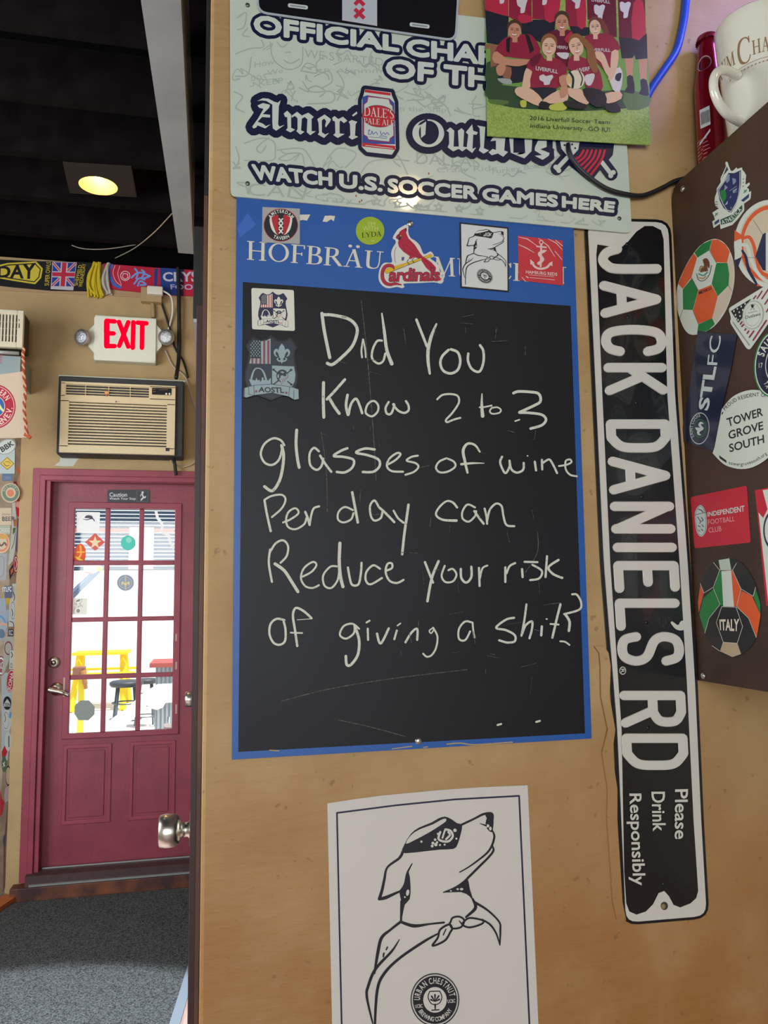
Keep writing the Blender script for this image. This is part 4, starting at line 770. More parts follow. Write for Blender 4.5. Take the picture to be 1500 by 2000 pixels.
# crests
def crest(a, dark, pale, red, outer):
    sh = [(505, 850), (545, 880), (620, 935), (690, 950), (760, 930), (820, 895), (860, 920), (960, 1070), (915, 1130), (905, 1220), (940, 1420), (965, 1560), (940, 1700), (900, 1800), (700, 1880), (510, 1960), (300, 1880), (110, 1760), (60, 1600), (70, 1450), (120, 1280), (130, 1150), (75, 1040), (150, 930), (210, 885), (270, 920), (350, 940), (430, 920)]
    if outer: a.slab(outer, sh, .003); a.poly(dark, inset(sh, 28))
    else: a.poly(dark, sh)
    a.poly(pale, [(150, 1290), (178, 1200), (130, 1040), (200, 930), (330, 962), (420, 950), (500, 915), (500, 1342), (140, 1335)])
    for x in (393, 462): a.poly(red, [(x-17, 955), (x+17, 940), (x+17, 1341), (x-17, 1340)])
    for x in (195, 262, 330): a.poly(red, [(x-16, 1245), (x+16, 1245), (x+12, 1339), (x-18, 1338)])
    a.poly(dark, [(118, 1035), (200, 925), (335, 962), (340, 1250), (162, 1245), (176, 1190)])
    for i in range(9):
        for j in range(4):
            x, y = 170+j*48+(24 if i % 2 else 0), 960+i*31
            if x < 330 and not (y < 1000 and x < 190): a.ell(pale, x, y, 11, n=6)
    a.poly(pale, [(690, 1000), (728, 1045), (742, 1090), (735, 1140), (715, 1200), (715, 1290), (690, 1340), (665, 1290), (665, 1200), (645, 1140), (638, 1090), (652, 1045)])
    for s_ in (-1, 1):
        f = lambda l: [(690+s_*(x-690), y) for x, y in l]
        a.stroke(pale, f([(660, 1235), (640, 1150), (600, 1110), (570, 1140), (578, 1190), (605, 1215)]), [20, 40, 46, 36, 26, 14]); a.stroke(pale, f([(680, 1300), (640, 1290), (612, 1262), (630, 1240)]), [20, 26, 22, 12])
    a.stroke(pale, [(168, 1630), (200, 1500), (240, 1430), (290, 1415), (345, 1435), (390, 1500), (430, 1630)], [34, 30, 22, 18, 22, 30, 34])
    a.poly(pale, [(135, 1600), (250, 1622), (252, 1590), (265, 1575), (278, 1618), (320, 1612), (322, 1640), (335, 1640), (350, 1612), (352, 1570), (378, 1570), (382, 1612), (470, 1622), (472, 1600), (488, 1600), (490, 1580), (505, 1580), (505, 1700), (350, 1690), (180, 1712)])
    a.poly(pale, [(525, 1370), (895, 1385), (918, 1520), (905, 1640), (850, 1745), (700, 1705), (525, 1690)])
    for l in ([(550, 1440), (850, 1690)], [(845, 1445), (550, 1690)]):
        a.line(dark, l, 20)
        for p in l: a.ell(dark, p[0], p[1], 22, 20, n=12)
    a.ell(dark, 695, 1545, 98, 108)
    for p in ([(660, 1480), (700, 1465), (735, 1490), (700, 1500)], [(615, 1530), (640, 1510), (640, 1580), (615, 1570)], [(760, 1500), (785, 1520), (785, 1570), (765, 1550)], [(670, 1540), (720, 1535), (700, 1580), (670, 1570)]): a.poly(pale, p)
    a.poly(pale, [(640, 1600), (680, 1560), (740, 1550), (820, 1545), (790, 1630), (700, 1700)])
    for i in range(5): a.line(red, [(655+i*34, 1605-i*13), (690+i*22, 1690-i*24)], 9)
    bn = [(50, 1752), (150, 1722), (240, 1702), (505, 1685), (780, 1722), (880, 1740), (972, 1772), (975, 1935), (900, 1950), (800, 1892), (520, 1832), (230, 1872), (90, 1915), (45, 1895)]
    a.poly(pale, bn); a.line(dark, bn, 8, True)
    for l in ([(130, 1725), (135, 1860), (215, 1870)], [(215, 1705), (225, 1870)], [(820, 1735), (805, 1890)], [(890, 1790), (890, 1945)], [(60, 1760), (60, 1890)]): a.line(dark, l, 8)
    a.text(dark, 'AOSTL', [(305, 1735), (715, 1745), (725, 1835), (300, 1815)], .03)
    for x, y in ((258, 1808), (765, 1832)): a.poly(red, [(x+30*(1 if k % 2 == 0 else .45)*math.sin(k*PI/5), y-30*(1 if k % 2 == 0 else .45)*math.cos(k*PI/5)) for k in range(10)])
a = Art(SW, (470, 560), 8.69, HS); a.slab(mat('#dcdccd', .4), rrect(183, 60, 903, 762, 30), .0006)
a.V = []; a.F = []; a.I = []; a.S = []; a.h = HS; a.slab(mat('#dcdccd', .4), rq([(178, 52), (895, 88), (912, 778), (190, 748)], 34), .0006); a.aff = (.55, 0, 258.7, 0, .545, -348.3)
crest(a, mat('#1f1d45', .45), mat('#dcdccd', .4), mat('#c04a4e', .45), None); stk(a, 'small white square sticker with a navy crest at the top left of the writing area', GB)
a = Art(SW, (470, 560), 8.69, HS); crest(a, mat('#252d3a', .5), mat('#93a8ac', .5), mat('#8c3a4c', .5), mat('#0e1015', .5)); stk(a, 'large dark shield-shaped crest below the white square sticker', GB, 'sticker', 'crest_sticker')

# --- dog poster
a = Art(SW, (630, 1530), 3.488, .0005); PP = mat('#d2cdc6', .6, name='poster_paper')
a.slab(PP, [(32, 135), (220, 106), (400, 82), (800, 44), (1100, 24), (1395, 12), (1485, 2010), (72, 2010)], .0008)
tp = a.obj('poster', label='white paper poster of a masked dog below the chalkboard', cat='poster'); hp = a.h
a = Art(SW, (630, 1530), 3.488, hp); a.line(mat('#1a1738'), [(97, 200), (500, 148), (900, 108), (1337, 84), (1418, 1880), (135, 1900)], 12, True); a.obj('border_line', tp)
a = Art(SW, (630, 1530), 3.488, hp); dog(a, PP); a.obj('dog_print', tp, 'black line drawing and round badge')

# --- white supporters sign with navy lettering
HA = .0075
a = Art(SW, (400, 0), 3, HA); out = [(140, -40), (1800, 230), (2388, 268), (2488, 1375), (150, 1165)]
GWH = mat('#c9d4c6', .22, coat=1, name='glossy_sign_white')
a.slab(GWH, rq([(1, -31), (2425, 240), (2486, 1380), (150, 1166)][:0] or [(146, -44), (2420, 222), (2486, 1380), (150, 1166)], 36), .003)
ta = a.obj('supporters_sign', label='glossy white metal sign with navy outlined lettering above the chalkboard', cat='sign'); ha = a.h
GD = mat('#aab6aa', .3); a = Art(SW, (400, 0), 3, ha, 8e-7); rr = random.Random(11)
for p in ([(380, 270), (400, 370), (480, 430), (560, 400), (570, 300)], [(420, 270), (450, 300), (480, 280)], [(470, 330), (500, 330)], [(460, 375), (500, 395), (550, 370)], [(560, 440), (590, 395), (640, 410), (650, 450), (570, 440)], [(180, 340), (260, 310), (340, 300), (330, 260)], [(180, 470), (250, 460), (270, 360)], [(570, 500), (620, 560), (740, 560), (740, 620), (600, 630)], [(680, 540), (740, 500), (720, 440), (640, 470)], [(770, 440), (810, 520), (770, 610)], [(230, 860), (330, 830), (400, 850), (410, 910), (390, 960), (230, 960)], [(420, 900), (560, 890), (610, 940), (640, 1000)], [(440, 900), (470, 920), (560, 920), (580, 990), (600, 1050)], [(690, 990), (770, 890), (880, 920), (820, 1000)], [(910, 1030), (960, 970), (1060, 950), (1120, 930), (1180, 1040)], [(180, 880), (200, 950), (180, 1000)], [(170, 560), (220, 590), (180, 650), (230, 680)], [(500, 500), (480, 540), (520, 540), (500, 500)], [(1280, 560), (1380, 620), (1400, 580)], [(1160, 560), (1280, 600), (1180, 610)], [(1280, 650), (1340, 620), (1400, 640), (1430, 700)], [(1220, 970), (1300, 910), (1400, 980)], [(1560, 660), (1700, 640), (1760, 700)], [(190, 130), (240, 100), (230, 180), (190, 200)], [(250, 190), (220, 230), (260, 240)]): a.stroke(GD, p, 8)
for t_, q_ in (('How', [(290, 385), (405, 368), (405, 400), (290, 420)]), ('We', [(362, 435), (455, 420), (455, 450), (362, 465)]), ('DO', [(270, 465), (330, 462), (330, 495), (270, 498)]), ('KEEP', [(315, 495), (455, 478), (455, 510), (315, 528)]), ('WE STARTED', [(580, 310), (1040, 365), (1040, 410), (580, 362)]), ('R A mmm', [(695, 425), (1030, 420), (1030, 450), (695, 452)]), ('CAN', [(250, 1090), (600, 1110), (580, 1180), (250, 1165)]), ('Crazy', [(640, 1155), (860, 1175), (860, 1220), (640, 1200)]), ('Crazy Ride', [(1350, 1000), (1700, 985), (1700, 1030), (1350, 1040)]), ('DALLAS', [(1230, 910), (1600, 940), (1600, 1000), (1230, 980)]), ('Turkey Bologna', [(1660, 1010), (2050, 960), (2050, 1000), (1660, 1050)]), ('DENTANCE', [(1650, 1190), (2050, 1190), (2050, 1235), (1650, 1232)]), ('in the Ship!', [(1120, 640), (1420, 650), (1420, 690), (1120, 680)])): a.text(GD, t_, q_)
for i in range(6):
    x, y = 1000+i*120, 1200+i*10+rr.uniform(-15, 15); a.line(GD, [(x+26*(1 if k % 2 == 0 else .4)*math.sin(k*PI/5), y-26*(1 if k % 2 == 0 else .4)*math.cos(k*PI/5)) for k in range(10)], 7, True)
for i in range(95):
    a.h = ha+1e-4+(i % 12)*1.2e-5
    x, y = rr.uniform(200, 2300), rr.choice((rr.uniform(300, 620), rr.uniform(860, 1250))); y += (x-200)*.07
    if y < 400+x*.02 and x > 1400: continue
    p = [(x, y)]
    for k in range(rr.randint(3, 6)): p.append((p[-1][0]+rr.uniform(-45, 60), p[-1][1]+rr.uniform(-38, 38)))
    p = [(max(165, min(2430, u)), min(v, 1145+(u-150)*.09)) for u, v in p]; a.stroke(GD, p, rr.uniform(5, 9))
a.obj('doodle_print', ta, 'pale grey doodles across the background')
a = Art(SW, (400, 0), 3, ha+.0004)
lines = (('OFFICIAL', [(285, 110), (1130, 238), (1130, 330), (285, 222)]), ('CHAPTER', [(1172, 250), (2030, 330), (2030, 455), (1172, 350)]), ('OF THE', [(1055, 365), (1790, 440), (1790, 560), (1050, 478)]), ('WATCH', [(268, 980), (742, 1030), (742, 1112), (290, 1075)]), ('U.S.', [(780, 1035), (1035, 1060), (1035, 1145), (780, 1122)]), ('SOCCER', [(1062, 1062), (1585, 1110), (1585, 1190), (1062, 1150)]), ('GAMES', [(1612, 1115), (2055, 1160), (2055, 1235), (1612, 1195)]), ('HERE', [(2075, 1165), (2390, 1200), (2380, 1265), (2075, 1235)]))
LW = mat('#cdd6cb', .25, coat=.5)
for nm, ls in (('headline_lettering', lines[:3]), ('footer_lettering', lines[3:])):
    a = Art(SW, (400, 0), 3, ha+.0004)
    for t_, q_ in ls: a.fat(NAVY, t_, q_, 54, e=6)
    for t_, q_ in ls: a.fat(LW, t_, q_, 15 if nm[0] == 'h' else 11, e=6)
    a.obj(nm, ta, 'navy outlined lettering')
a = Art(SW, (400, 0), 3, ha+.0004)
a.o, a.k = (470, 170), 4.6875
AM = [[(285, 190), (335, 203), (362, 158), (345, 215), (338, 380), (350, 398), (396, 384), (320, 437), (290, 415), (285, 360)], [(148, 166), (200, 141), (250, 145), (300, 172), (335, 182), (362, 158), (345, 212), (290, 202), (230, 166), (190, 161)], [(150, 207), (200, 185), (264, 200), (258, 226), (198, 285), (266, 292), (264, 317), (192, 312), (152, 355), (200, 372), (226, 395), (270, 378), (222, 416), (150, 388), (140, 407), (115, 417), (102, 400), (158, 322), (205, 238), (165, 228)],
 [(388, 281), (420, 254), (456, 290), (456, 410), (492, 426), (450, 452), (408, 430), (424, 412), (420, 312), (402, 312)], [(460, 300), (510, 264), (556, 300), (546, 432), (577, 446), (540, 472), (503, 440), (514, 422), (514, 322), (490, 302), (462, 318)], [(550, 300), (612, 272), (662, 310), (642, 330), (642, 440), (682, 440), (630, 477), (598, 450), (604, 332), (580, 312), (555, 325)],
 [(693, 330), (760, 288), (817, 330), (812, 350), (770, 407), (764, 390), (775, 347), (755, 325), (735, 342), (735, 450), (765, 470), (802, 454), (755, 502), (698, 470), (710, 452), (704, 362)], [(828, 320), (850, 303), (885, 330), (927, 308), (967, 345), (935, 367), (905, 342), (896, 357), (896, 460), (942, 465), (880, 502), (838, 475), (858, 456), (854, 352), (835, 345)], [(978, 355), (1005, 338), (1057, 355), (1042, 376), (1036, 480), (1067, 490), (1010, 517), (978, 495), (994, 476), (990, 376)], [(1008, 296), (1052, 260), (1057, 280), (1020, 306)]]
for p in AM: a.dil(NAVY, p, 125)
for p in AM: a.poly(LW, p)
a.o, a.k = (780, 200), 3.409
OU = [[(300, 215), (325, 193), (352, 215), (347, 320), (382, 320), (376, 215), (400, 198), (417, 215), (411, 320), (442, 325), (405, 352), (380, 335), (345, 352), (308, 325), (318, 300), (316, 226)], [(428, 226), (470, 173), (477, 215), (507, 225), (500, 241), (477, 241), (472, 335), (497, 325), (470, 362), (433, 335), (444, 241)], [(503, 180), (557, 190), (547, 330), (582, 345), (545, 367), (513, 345), (524, 320), (519, 200)],
 [(590, 285), (627, 230), (690, 260), (686, 290), (682, 345), (707, 355), (675, 387), (640, 365), (600, 377), (578, 358), (605, 335), (627, 342), (627, 280)], [(713, 250), (742, 250), (742, 360), (782, 385), (820, 360), (815, 260), (867, 270), (862, 350), (815, 397), (770, 380), (725, 360)], [(885, 322), (905, 280), (962, 280), (962, 322), (920, 337), (982, 362), (976, 380), (935, 407), (883, 380), (932, 375), (883, 346)]]
o1, o2 = ellpts(180, 232, 105, 92), ellpts(184, 228, 66, 78)
a.dil(NAVY, o1, 85)
for p in OU: a.dil(NAVY, p, 80)
a.poly(LW, o1, [o2]); a.poly(NAVY, [(110, 180), (128, 160), (170, 136), (182, 160), (150, 172)]); a.poly(LW, [(130, 177), (166, 154), (161, 240), (132, 264)])
for p in OU: a.poly(LW, p)
a.obj('name_lettering', ta, 'blackletter name on a navy outline')
a = Art(SW, (470, 170), 4.6875, ha+.0018); can = [(1125, 60), (1365, 90), (1368, 112), (1395, 175), (1405, 600), (1370, 655), (1145, 630), (1098, 585), (1097, 160), (1120, 90)]
CB = mat('#3350a0', .35); CR_ = mat('#c02a38', .35); a.dil(NAVY, can, 70); a.poly(LW, can)
a.poly(CR_, [(1125, 62), (1362, 95), (1356, 118), (1125, 88)]).poly(CB, [(1103, 130), (1145, 115), (1350, 145), (1392, 185), (1400, 560), (1100, 555)]).poly(LW, [(1150, 130), (1345, 152), (1355, 190), (1375, 215), (1385, 480), (1350, 505), (1345, 535), (1160, 515), (1150, 490), (1118, 470), (1120, 200), (1150, 175)])
a.line(mat('#9a2440'), [(1155, 122), (1345, 150), (1355, 190), (1378, 212), (1390, 480), (1355, 510), (1350, 545), (1155, 525), (1145, 495), (1112, 470), (1115, 200), (1145, 170)], 8, True)
a.poly(CR_, [(1100, 545), (1402, 575), (1400, 612), (1102, 580)]).poly(CR_, ellpts(1250, 306, 152, 98, 6)); a.line(NAVY, ellpts(1250, 306, 152, 98, 6), 4, True)
a.glyphs(LW, "DALE'S", [(1112, 215), (1392, 250), (1392, 330), (1112, 300)]).glyphs(LW, 'PALE ALE', [(1112, 320), (1392, 345), (1392, 395), (1112, 372)])
a.stroke(CB, [(1155, 440), (1170, 430), (1155, 465), (1180, 470), (1190, 440), (1200, 470), (1225, 450), (1240, 475)], 5).stroke(CB, [(1265, 440), (1275, 475), (1295, 455), (1310, 475), (1325, 455), (1345, 475)], 5).stroke(CB, [(1165, 495), (1240, 500), (1325, 508)], 3).stroke(CB, [(1255, 490), (1290, 485), (1325, 497)], 4)
a.line(LW, [(1130, 572), (1375, 600)], 6); a.obj('beer_can_emblem', ta, 'red, white and blue beer can emblem')
a = Art(SW, (780, 200), 3.409, ha+.0018)
swd = ([(1010, 470), (1090, 390), (1200, 280)], [(1330, 425), (1398, 495), (1280, 330)])
for p in ([(1030, 465), (1100, 390)], [(1330, 420), (1390, 500)]): a.line(NAVY, p, 85)
shd = [(1030, 270), (1400, 280), (1390, 370), (1320, 450), (1250, 540), (1100, 420), (1040, 340)]; a.dil(NAVY, shd, 20)
for p in ([(1030, 465), (1100, 390)], [(1325, 420), (1388, 500)]): a.line(LW, p, 28)
for p in ((1022, 455), (1042, 478), (1385, 512), (1402, 490)): a.ell(LW, *p, 16)
a.poly(LW, [(1050, 280), (1180, 285), (1170, 340), (1115, 400), (1060, 335)]); 
for x, y in ((1080, 310), (1110, 340), (1130, 305), (1105, 370), (1150, 330)): a.ell(NAVY, x, y, 7, n=8)
a.poly(LW, [(1010, 340), (1042, 378), (1012, 392)])
for i in range(6): a.stroke(mat('#c01f3c', .35), [(1205+i*28, 345), (1180+i*28, 385+i*6), (1130+i*22, 412+i*22)], 15)
a.obj('shield_emblem', ta, 'navy shield with red stripes over crossed swords')
for x, y in ((483, 19), (483, 365), (1204, 432)): screw(ta, SW, x, y, ha, .004, mat('#6f7068', .4, metal=.8))
a = Art(SW, (400, 0), 3, ha+.0001)
for x, y in ((880, 1165), (900, 1200), (912, 1192), (1303, 1035)): a.ell(mat('#a6674a'), x, y, 5, 7, n=9)
a.obj('rust_specks', ta, 'small rust specks')

# --- black plate with three red crosses
HPp = .013
a = Art(SW, (400, 0), 3, HPp); pl = rq([(300, -180), (1478, -20), (1460, 275), (305, 110)], 58); a.slab(mat('#aeb8be', .3, coat=.4), pl, .0015)
tl_ = a.obj('licence_plate', label='black souvenir plate with red crosses on a white stripe, top of the white sign', cat='plate'); hh = a.h
a = Art(SW, (400, 0), 3, hh); a.poly(mat('#101016', .3, coat=.4), rq([(312, -168), (1466, -10), (1450, 262), (314, 100)], 50)); a.poly(mat('#b9bfc6', .35), [(797, -100), (1000, -72), (1000, 186), (797, 153)])
XR = mat('#c02a42', .4)
for y in (-40, 36, 112): a.line(XR, [(870, y-24), (925, y+30)], 22, caps=False).line(XR, [(922, y-26), (870, y+26)], 22, caps=False)
for x, y in ((540, 78), (1246, 188)): a.dil(mat('#c9cfca', .3), [(x-48, y-12), (x+48, y), (x+48, y+4), (x-48, y-8)], 20); a.dil(mat('#8d969a'), [(x-40, y-10), (x+42, y+1), (x+42, y+3), (x-40, y-8)], 8)
a.obj('plate_print', tl_)

# --- team photo
HT = .017; a = Art(SW, (930, 0), 4.4118, HT); GRS = mat('#7d9c45', .4, h2='#a3b55e', ns=260, name='printed_grass')
a.slab(GRS, [(48, -250), (1408, -250), (1455, 1298), (66, 1222)], .002)
tt = a.obj('team_photo', label='glossy team photograph of players in red shirts on grass, pinned over the white sign', cat='photograph'); ht = a.h
a = Art(SW, (930, 0), 4.4118, ht, 2.5e-6)
SH = mat('#8f1f3a', .4); SH2 = mat('#b52a45', .4); SHD = mat('#641530', .4); SHO = mat('#16202e', .4); SK = mat('#c08a6c', .4); SKL = mat('#d9b394', .4); SKD = mat('#8f6048', .4); HR = mat('#4a3428', .4); HRB = mat('#8a5a34', .4); WP_ = mat('#cfc9c4', .4); DG = mat('#2f4a30', .4); DG2 = mat('#55733a', .4); BK = mat('#14181e', .4)
def P(m, *q, sm=2):
    for p in q: a.poly(m, p, sm=sm)
P(mat('#6f9a48', .4), [(50, 300), (1420, 300), (1450, 860), (60, 860)], sm=0)
P(DG, [(60, 790), (300, 800), (700, 850), (1200, 830), (1436, 870), (1438, 960), (1250, 985), (900, 1010), (600, 1000), (300, 985), (80, 920)]); P(DG2, [(1230, 850), (1436, 860), (1438, 970), (1260, 1000)], [(80, 910), (250, 925), (200, 960), (90, 945)])
P(DG, [(60, 600), (160, 600), (200, 780), (60, 800)])
P(SKD, [(45, 440), (150, 440), (150, 620), (95, 640), (90, 480), (50, 480)], [(40, -40), (90, -40), (60, 130), (45, 110)], sm=0)
P(SHO, [(48, 145), (250, 200), (235, 420), (170, 450), (60, 430)], [(350, 255), (455, 245), (450, 380), (360, 370)], [(450, 230), (645, 235), (640, 330), (530, 430), (450, 400)], [(765, 285), (935, 295), (940, 370), (790, 370)], [(1185, 375), (1425, 350), (1430, 560), (1330, 570), (1320, 530), (1300, 560), (1210, 560)], sm=0)
P(SH, [(250, -250), (440, -250), (445, 250), (350, 265), (250, 210)], [(445, -250), (680, -250), (686, 120), (650, 240), (450, 225)], [(735, -250), (900, -250), (906, 290), (762, 287), (732, 150)], sm=0); P(SH2, [(45, -60), (90, -250), (245, -250), (246, 205), (180, 190), (50, 150)], sm=0); P(SHD, [(905, -250), (1155, -250), (1170, 380), (1100, 375), (1040, 240), (920, 230)], [(1168, -250), (1400, -250), (1418, 360), (1300, 390), (1188, 382)], sm=0)
P(SH2, [(560, 20), (680, 0), (684, 120), (645, 240), (560, 235)], [(830, 60), (900, 30), (904, 285), (835, 285)], [(1310, 90), (1390, 70), (1415, 350), (1300, 388)], [(100, -20), (200, 0), (190, 180), (110, 140)], [(330, 190), (440, 200), (440, 245), (350, 262)])
P(SK, [(1238, 562), (1312, 556), (1302, 722), (1255, 720)], [(1353, 570), (1428, 562), (1422, 745), (1372, 745)], sm=0); P(BK, [(1255, 715), (1305, 712), (1322, 845), (1290, 858), (1232, 842), (1258, 800)], [(1370, 742), (1422, 745), (1442, 868), (1400, 875), (1358, 860), (1375, 820)])
for x, y in ((185, 20), (362, 100), (548, 30), (828, 60), (1020, 165), (1240, 140)): P(WP_, [(x-45, y-55), (x-20, y-62), (x, y-50), (x+25, y-64), (x+50, y-50), (x+38, y-10), (x+28, y+30), (x+20, y+70), (x-15, y+75), (x-12, y+30), (x-40, y+10)])
for t_, q_ in (('LIVERFULL', [(270, -12), (438, -2), (438, 22), (270, 14)]), ('LIVERFULL', [(955, 48), (1112, 70), (1112, 94), (955, 74)]), ('LIVERFULL', [(1172, 10), (1335, 32), (1335, 58), (1172, 36)])): a.text(WP_, t_, q_, .02)
def face(x, y, rx_, ry_, rot, hair, skin=SK):
    a.ell(hair, x, y-ry_*.32, rx_*1.18, ry_*.95, rot); P(skin, [(x-rx_*.3, y+ry_*.5), (x+rx_*.4, y+ry_*.5), (x+rx_*.45, y+ry_*1.5), (x-rx_*.35, y+ry_*1.5)], sm=0); a.ell(skin, x, y+ry_*.1, rx_, ry_*.95, rot)
    c_, s_ = math.cos(math.radians(rot)), math.sin(math.radians(rot)); f = lambda u, v: (x+u*rx_*c_-v*ry_*s_, y+u*rx_*s_+v*ry_*c_)
    for u in (-.42, .42): a.line(HR, [f(u-.16, -.02), f(u+.16, -.02)], 7).line(HR, [f(u-.22, -.2), f(u+.22, -.2)], 4)
    a.line(SKD, [f(.02, 0), f(.08, .32), f(-.06, .34)], 4); a.line(mat('#f0e4dc', .4), [f(-.28, .56), f(0, .64), f(.3, .56)], 8); a.line(mat('#a8584e', .4), [f(-.3, .66), f(0, .76), f(.3, .66)], 4)
P(SHO, [(230, 620), (420, 600), (400, 730), (330, 770), (200, 760)]); P(SHO, [(170, 700), (330, 690), (380, 760), (180, 770)]); P(SKD, [(200, 640), (270, 640), (260, 740), (200, 720)])
P(SH, [(130, 500), (200, 400), (270, 370), (380, 355), (450, 370), (520, 480), (490, 540), (420, 570), (240, 550), (200, 545)]); P(BK, [(225, 400), (262, 378), (255, 520), (228, 500)], [(385, 350), (420, 365), (465, 490), (430, 520)], sm=0)
face(298, 320, 55, 70, 6, HR); P(SK, [(112, 530), (150, 505), (220, 560), (290, 570), (420, 575), (430, 600), (340, 630), (250, 625), (120, 600)], [(140, 640), (180, 610), (225, 640), (190, 710), (150, 700)]); P(mat('#9aa39a', .4), [(150, 735), (260, 740), (270, 785), (190, 775)])
P(SHD, [(560, 365), (640, 320), (760, 320), (792, 350), (780, 420), (760, 560), (740, 640), (650, 640), (630, 420)]); face(700, 255, 55, 78, 0, HR); P(SH2, [(720, 400), (770, 340), (790, 350), (760, 440)])
P(WP_, [(650, 520), (700, 515), (760, 520), (740, 570), (690, 560)]); a.text(WP_, 'VERFU', [(655, 455), (745, 462), (745, 488), (655, 480)], .02)
a.stroke(mat('#7a3a34', .4), [(1020, 240), (1070, 320), (1080, 440)], 46)
P(SH, [(890, 390), (940, 360), (1040, 350), (1130, 370), (1200, 480), (1130, 520), (1115, 700), (1000, 600), (960, 480)]); face(982, 295, 48, 70, -6, mat('#6a3a34', .4), SKL); a.text(WP_, 'LIVERFULL', [(935, 480), (1110, 482), (1110, 510), (935, 505)], .02)
P(WP_, [(1100, 700), (1190, 640), (1215, 720), (1190, 850), (1130, 830)]); P(SKL, [(1120, 510), (1178, 500), (1172, 620), (1130, 740), (1090, 745), (1110, 640)], [(980, 510), (1045, 515), (1078, 580), (1100, 640), (1145, 690), (1120, 740), (1070, 690), (1030, 600), (985, 560)]); P(SHO, [(1160, 700), (1205, 690), (1190, 760), (1150, 745)])
P(SKL, [(395, 650), (460, 690), (445, 760), (412, 835), (358, 835), (368, 740)]); P(SH, [(395, 645), (430, 570), (520, 520), (550, 575), (640, 560), (725, 620), (740, 690), (690, 760), (650, 830), (430, 815), (445, 680)]); P(SHD, [(430, 570), (520, 520), (500, 600), (440, 640)]); P(SHO, [(440, 820), (650, 820), (610, 880), (530, 915)])
P(SKL, [(298, 830), (350, 808), (450, 835), (532, 920), (500, 972), (400, 930), (312, 880)], [(540, 915), (680, 832), (746, 860), (745, 920), (690, 942), (560, 952)]); P(BK, [(520, 930), (600, 955), (590, 1000), (500, 985)]); YG = mat('#b8bd4e', .4); P(YG, [(595, 965), (700, 940), (742, 985), (700, 1012), (600, 1005)], [(343, 930), (392, 925), (392, 980), (350, 980)])
face(588, 462, 60, 84, 4, HRB, SKL); a.text(WP_, 'LIVERFULL', [(475, 636), (662, 668), (660, 698), (475, 668)], .02); P(WP_, [(505, 720), (540, 705), (560, 720), (610, 708), (622, 730), (600, 760), (590, 790), (545, 795), (540, 770), (510, 755)])
P(SKL, [(750, 820), (860, 832), (925, 920), (900, 962), (760, 890)], [(1050, 870), (1190, 850), (1202, 910), (1100, 952), (1060, 930)]); P(SH, [(745, 660), (765, 560), (800, 540), (900, 570), (1000, 640), (1040, 760), (1030, 842), (900, 822), (880, 720)]); face(818, 462, 60, 84, -14, HRB, SKL)
a.stroke(HRB, [(860, 400), (930, 480), (950, 580), (975, 670)], [40, 60, 80, 50]); a.text(WP_, 'LIVERF', [(822, 658), (930, 640), (930, 672), (822, 690)], .02); P(WP_, [(890, 720), (930, 702), (970, 700), (970, 740), (940, 800), (900, 790)])
P(BK, [(870, 832), (960, 822), (1060, 862), (1072, 960), (990, 985), (912, 930)], [(1062, 965), (1160, 948), (1196, 1020), (1090, 1022)], [(720, 930), (900, 960), (880, 1000), (740, 985)]); P(SK, [(670, 730), (740, 710), (760, 790), (690, 810)], [(680, 820), (735, 800), (745, 870), (690, 905)])
a.ell(mat('#d8cdb0', .4), 812, 750, 78, 80); a.stroke(SHO, [(762, 690), (790, 740), (785, 815)], 20); a.stroke(SHO, [(842, 678), (868, 740), (855, 800)], 10); a.ell(mat('#d8b878', .4), 755, 750, 24, 36, -10)
a.obj('team_print', tt, 'printed picture of the players')
a = Art(SW, (930, 150), 4.4118, ht+.0012); TX = mat('#1f2b1c', .4)
a.text(TX, '2016 Liverfull Soccer Team', [(425, 392), (1108, 428), (1108, 462), (425, 426)]).text(TX, 'Indiana University...GO IU!', [(432, 458), (1108, 492), (1106, 538), (430, 502)]); a.obj('caption', tt, 'dark printed caption')

# --- black street sign with embossed lettering
HJ = 0.0; a = Art(SW, h=HJ); jo = cr([(1139, 428), (1285, 430), (1303, 440), (1310, 468), (1321, 770), (1346, 1100), (1360, 1330), (1372, 1600), (1381, 1745), (1377, 1772), (1352, 1792), (1240, 1804), (1222, 1798), (1212, 1780), (1197, 1424), (1171, 1100), (1156, 780), (1142, 470)], 1, True)
jo = rq([(1139, 427), (1308, 431), (1321, 770), (1346, 1100), (1360, 1330), (1372, 1600), (1383, 1792), (1214, 1806), (1197, 1424), (1171, 1100), (1156, 780)], 30); JB = mat('#0f1014', .25, coat=.5, name='sign_black_enamel'); JW = mat('#d3cfc6', .3, coat=.4, name='sign_white_enamel')
a.slab(JB, jo, .004); tj = a.obj('street_sign', label='tall black street sign with raised white letters hung sideways beside the chalkboard', cat='sign'); hj = a.h
bo, bi = inset(jo, 6), inset(jo, 23)
def notch(pts, c, r, up):   # scallop round the end hole
    return [p for p in pts]
a = Art(SW, h=hj); a.slab(JW, bo, .0012); a.h += .0002
k1 = [p for p in bi if p[1] < 1700]; 
field = [(1187-23, 480), (1196, 485), (1208, 488), (1224, 474), (1240, 455), (1256, 444), (1272, 444), (1288, 452), (1293, 470), (1300, 770), (1324, 1100), (1338, 1330), (1351, 1600), (1360, 1738), (1356, 1752), (1345, 1762), (1325, 1770), (1312, 1765), (1303, 1748), (1294, 1738), (1283, 1742), (1272, 1764), (1258, 1778), (1240, 1784), (1226, 1778), (1220, 1762), (1216, 1700), (1211, 1424), (1189, 1100), (1174, 780), (1162, 500)]
a.poly(JB, field, sm=1); a.obj('white_border', tj, 'white embossed border with scalloped ends')
def UL(x): return x
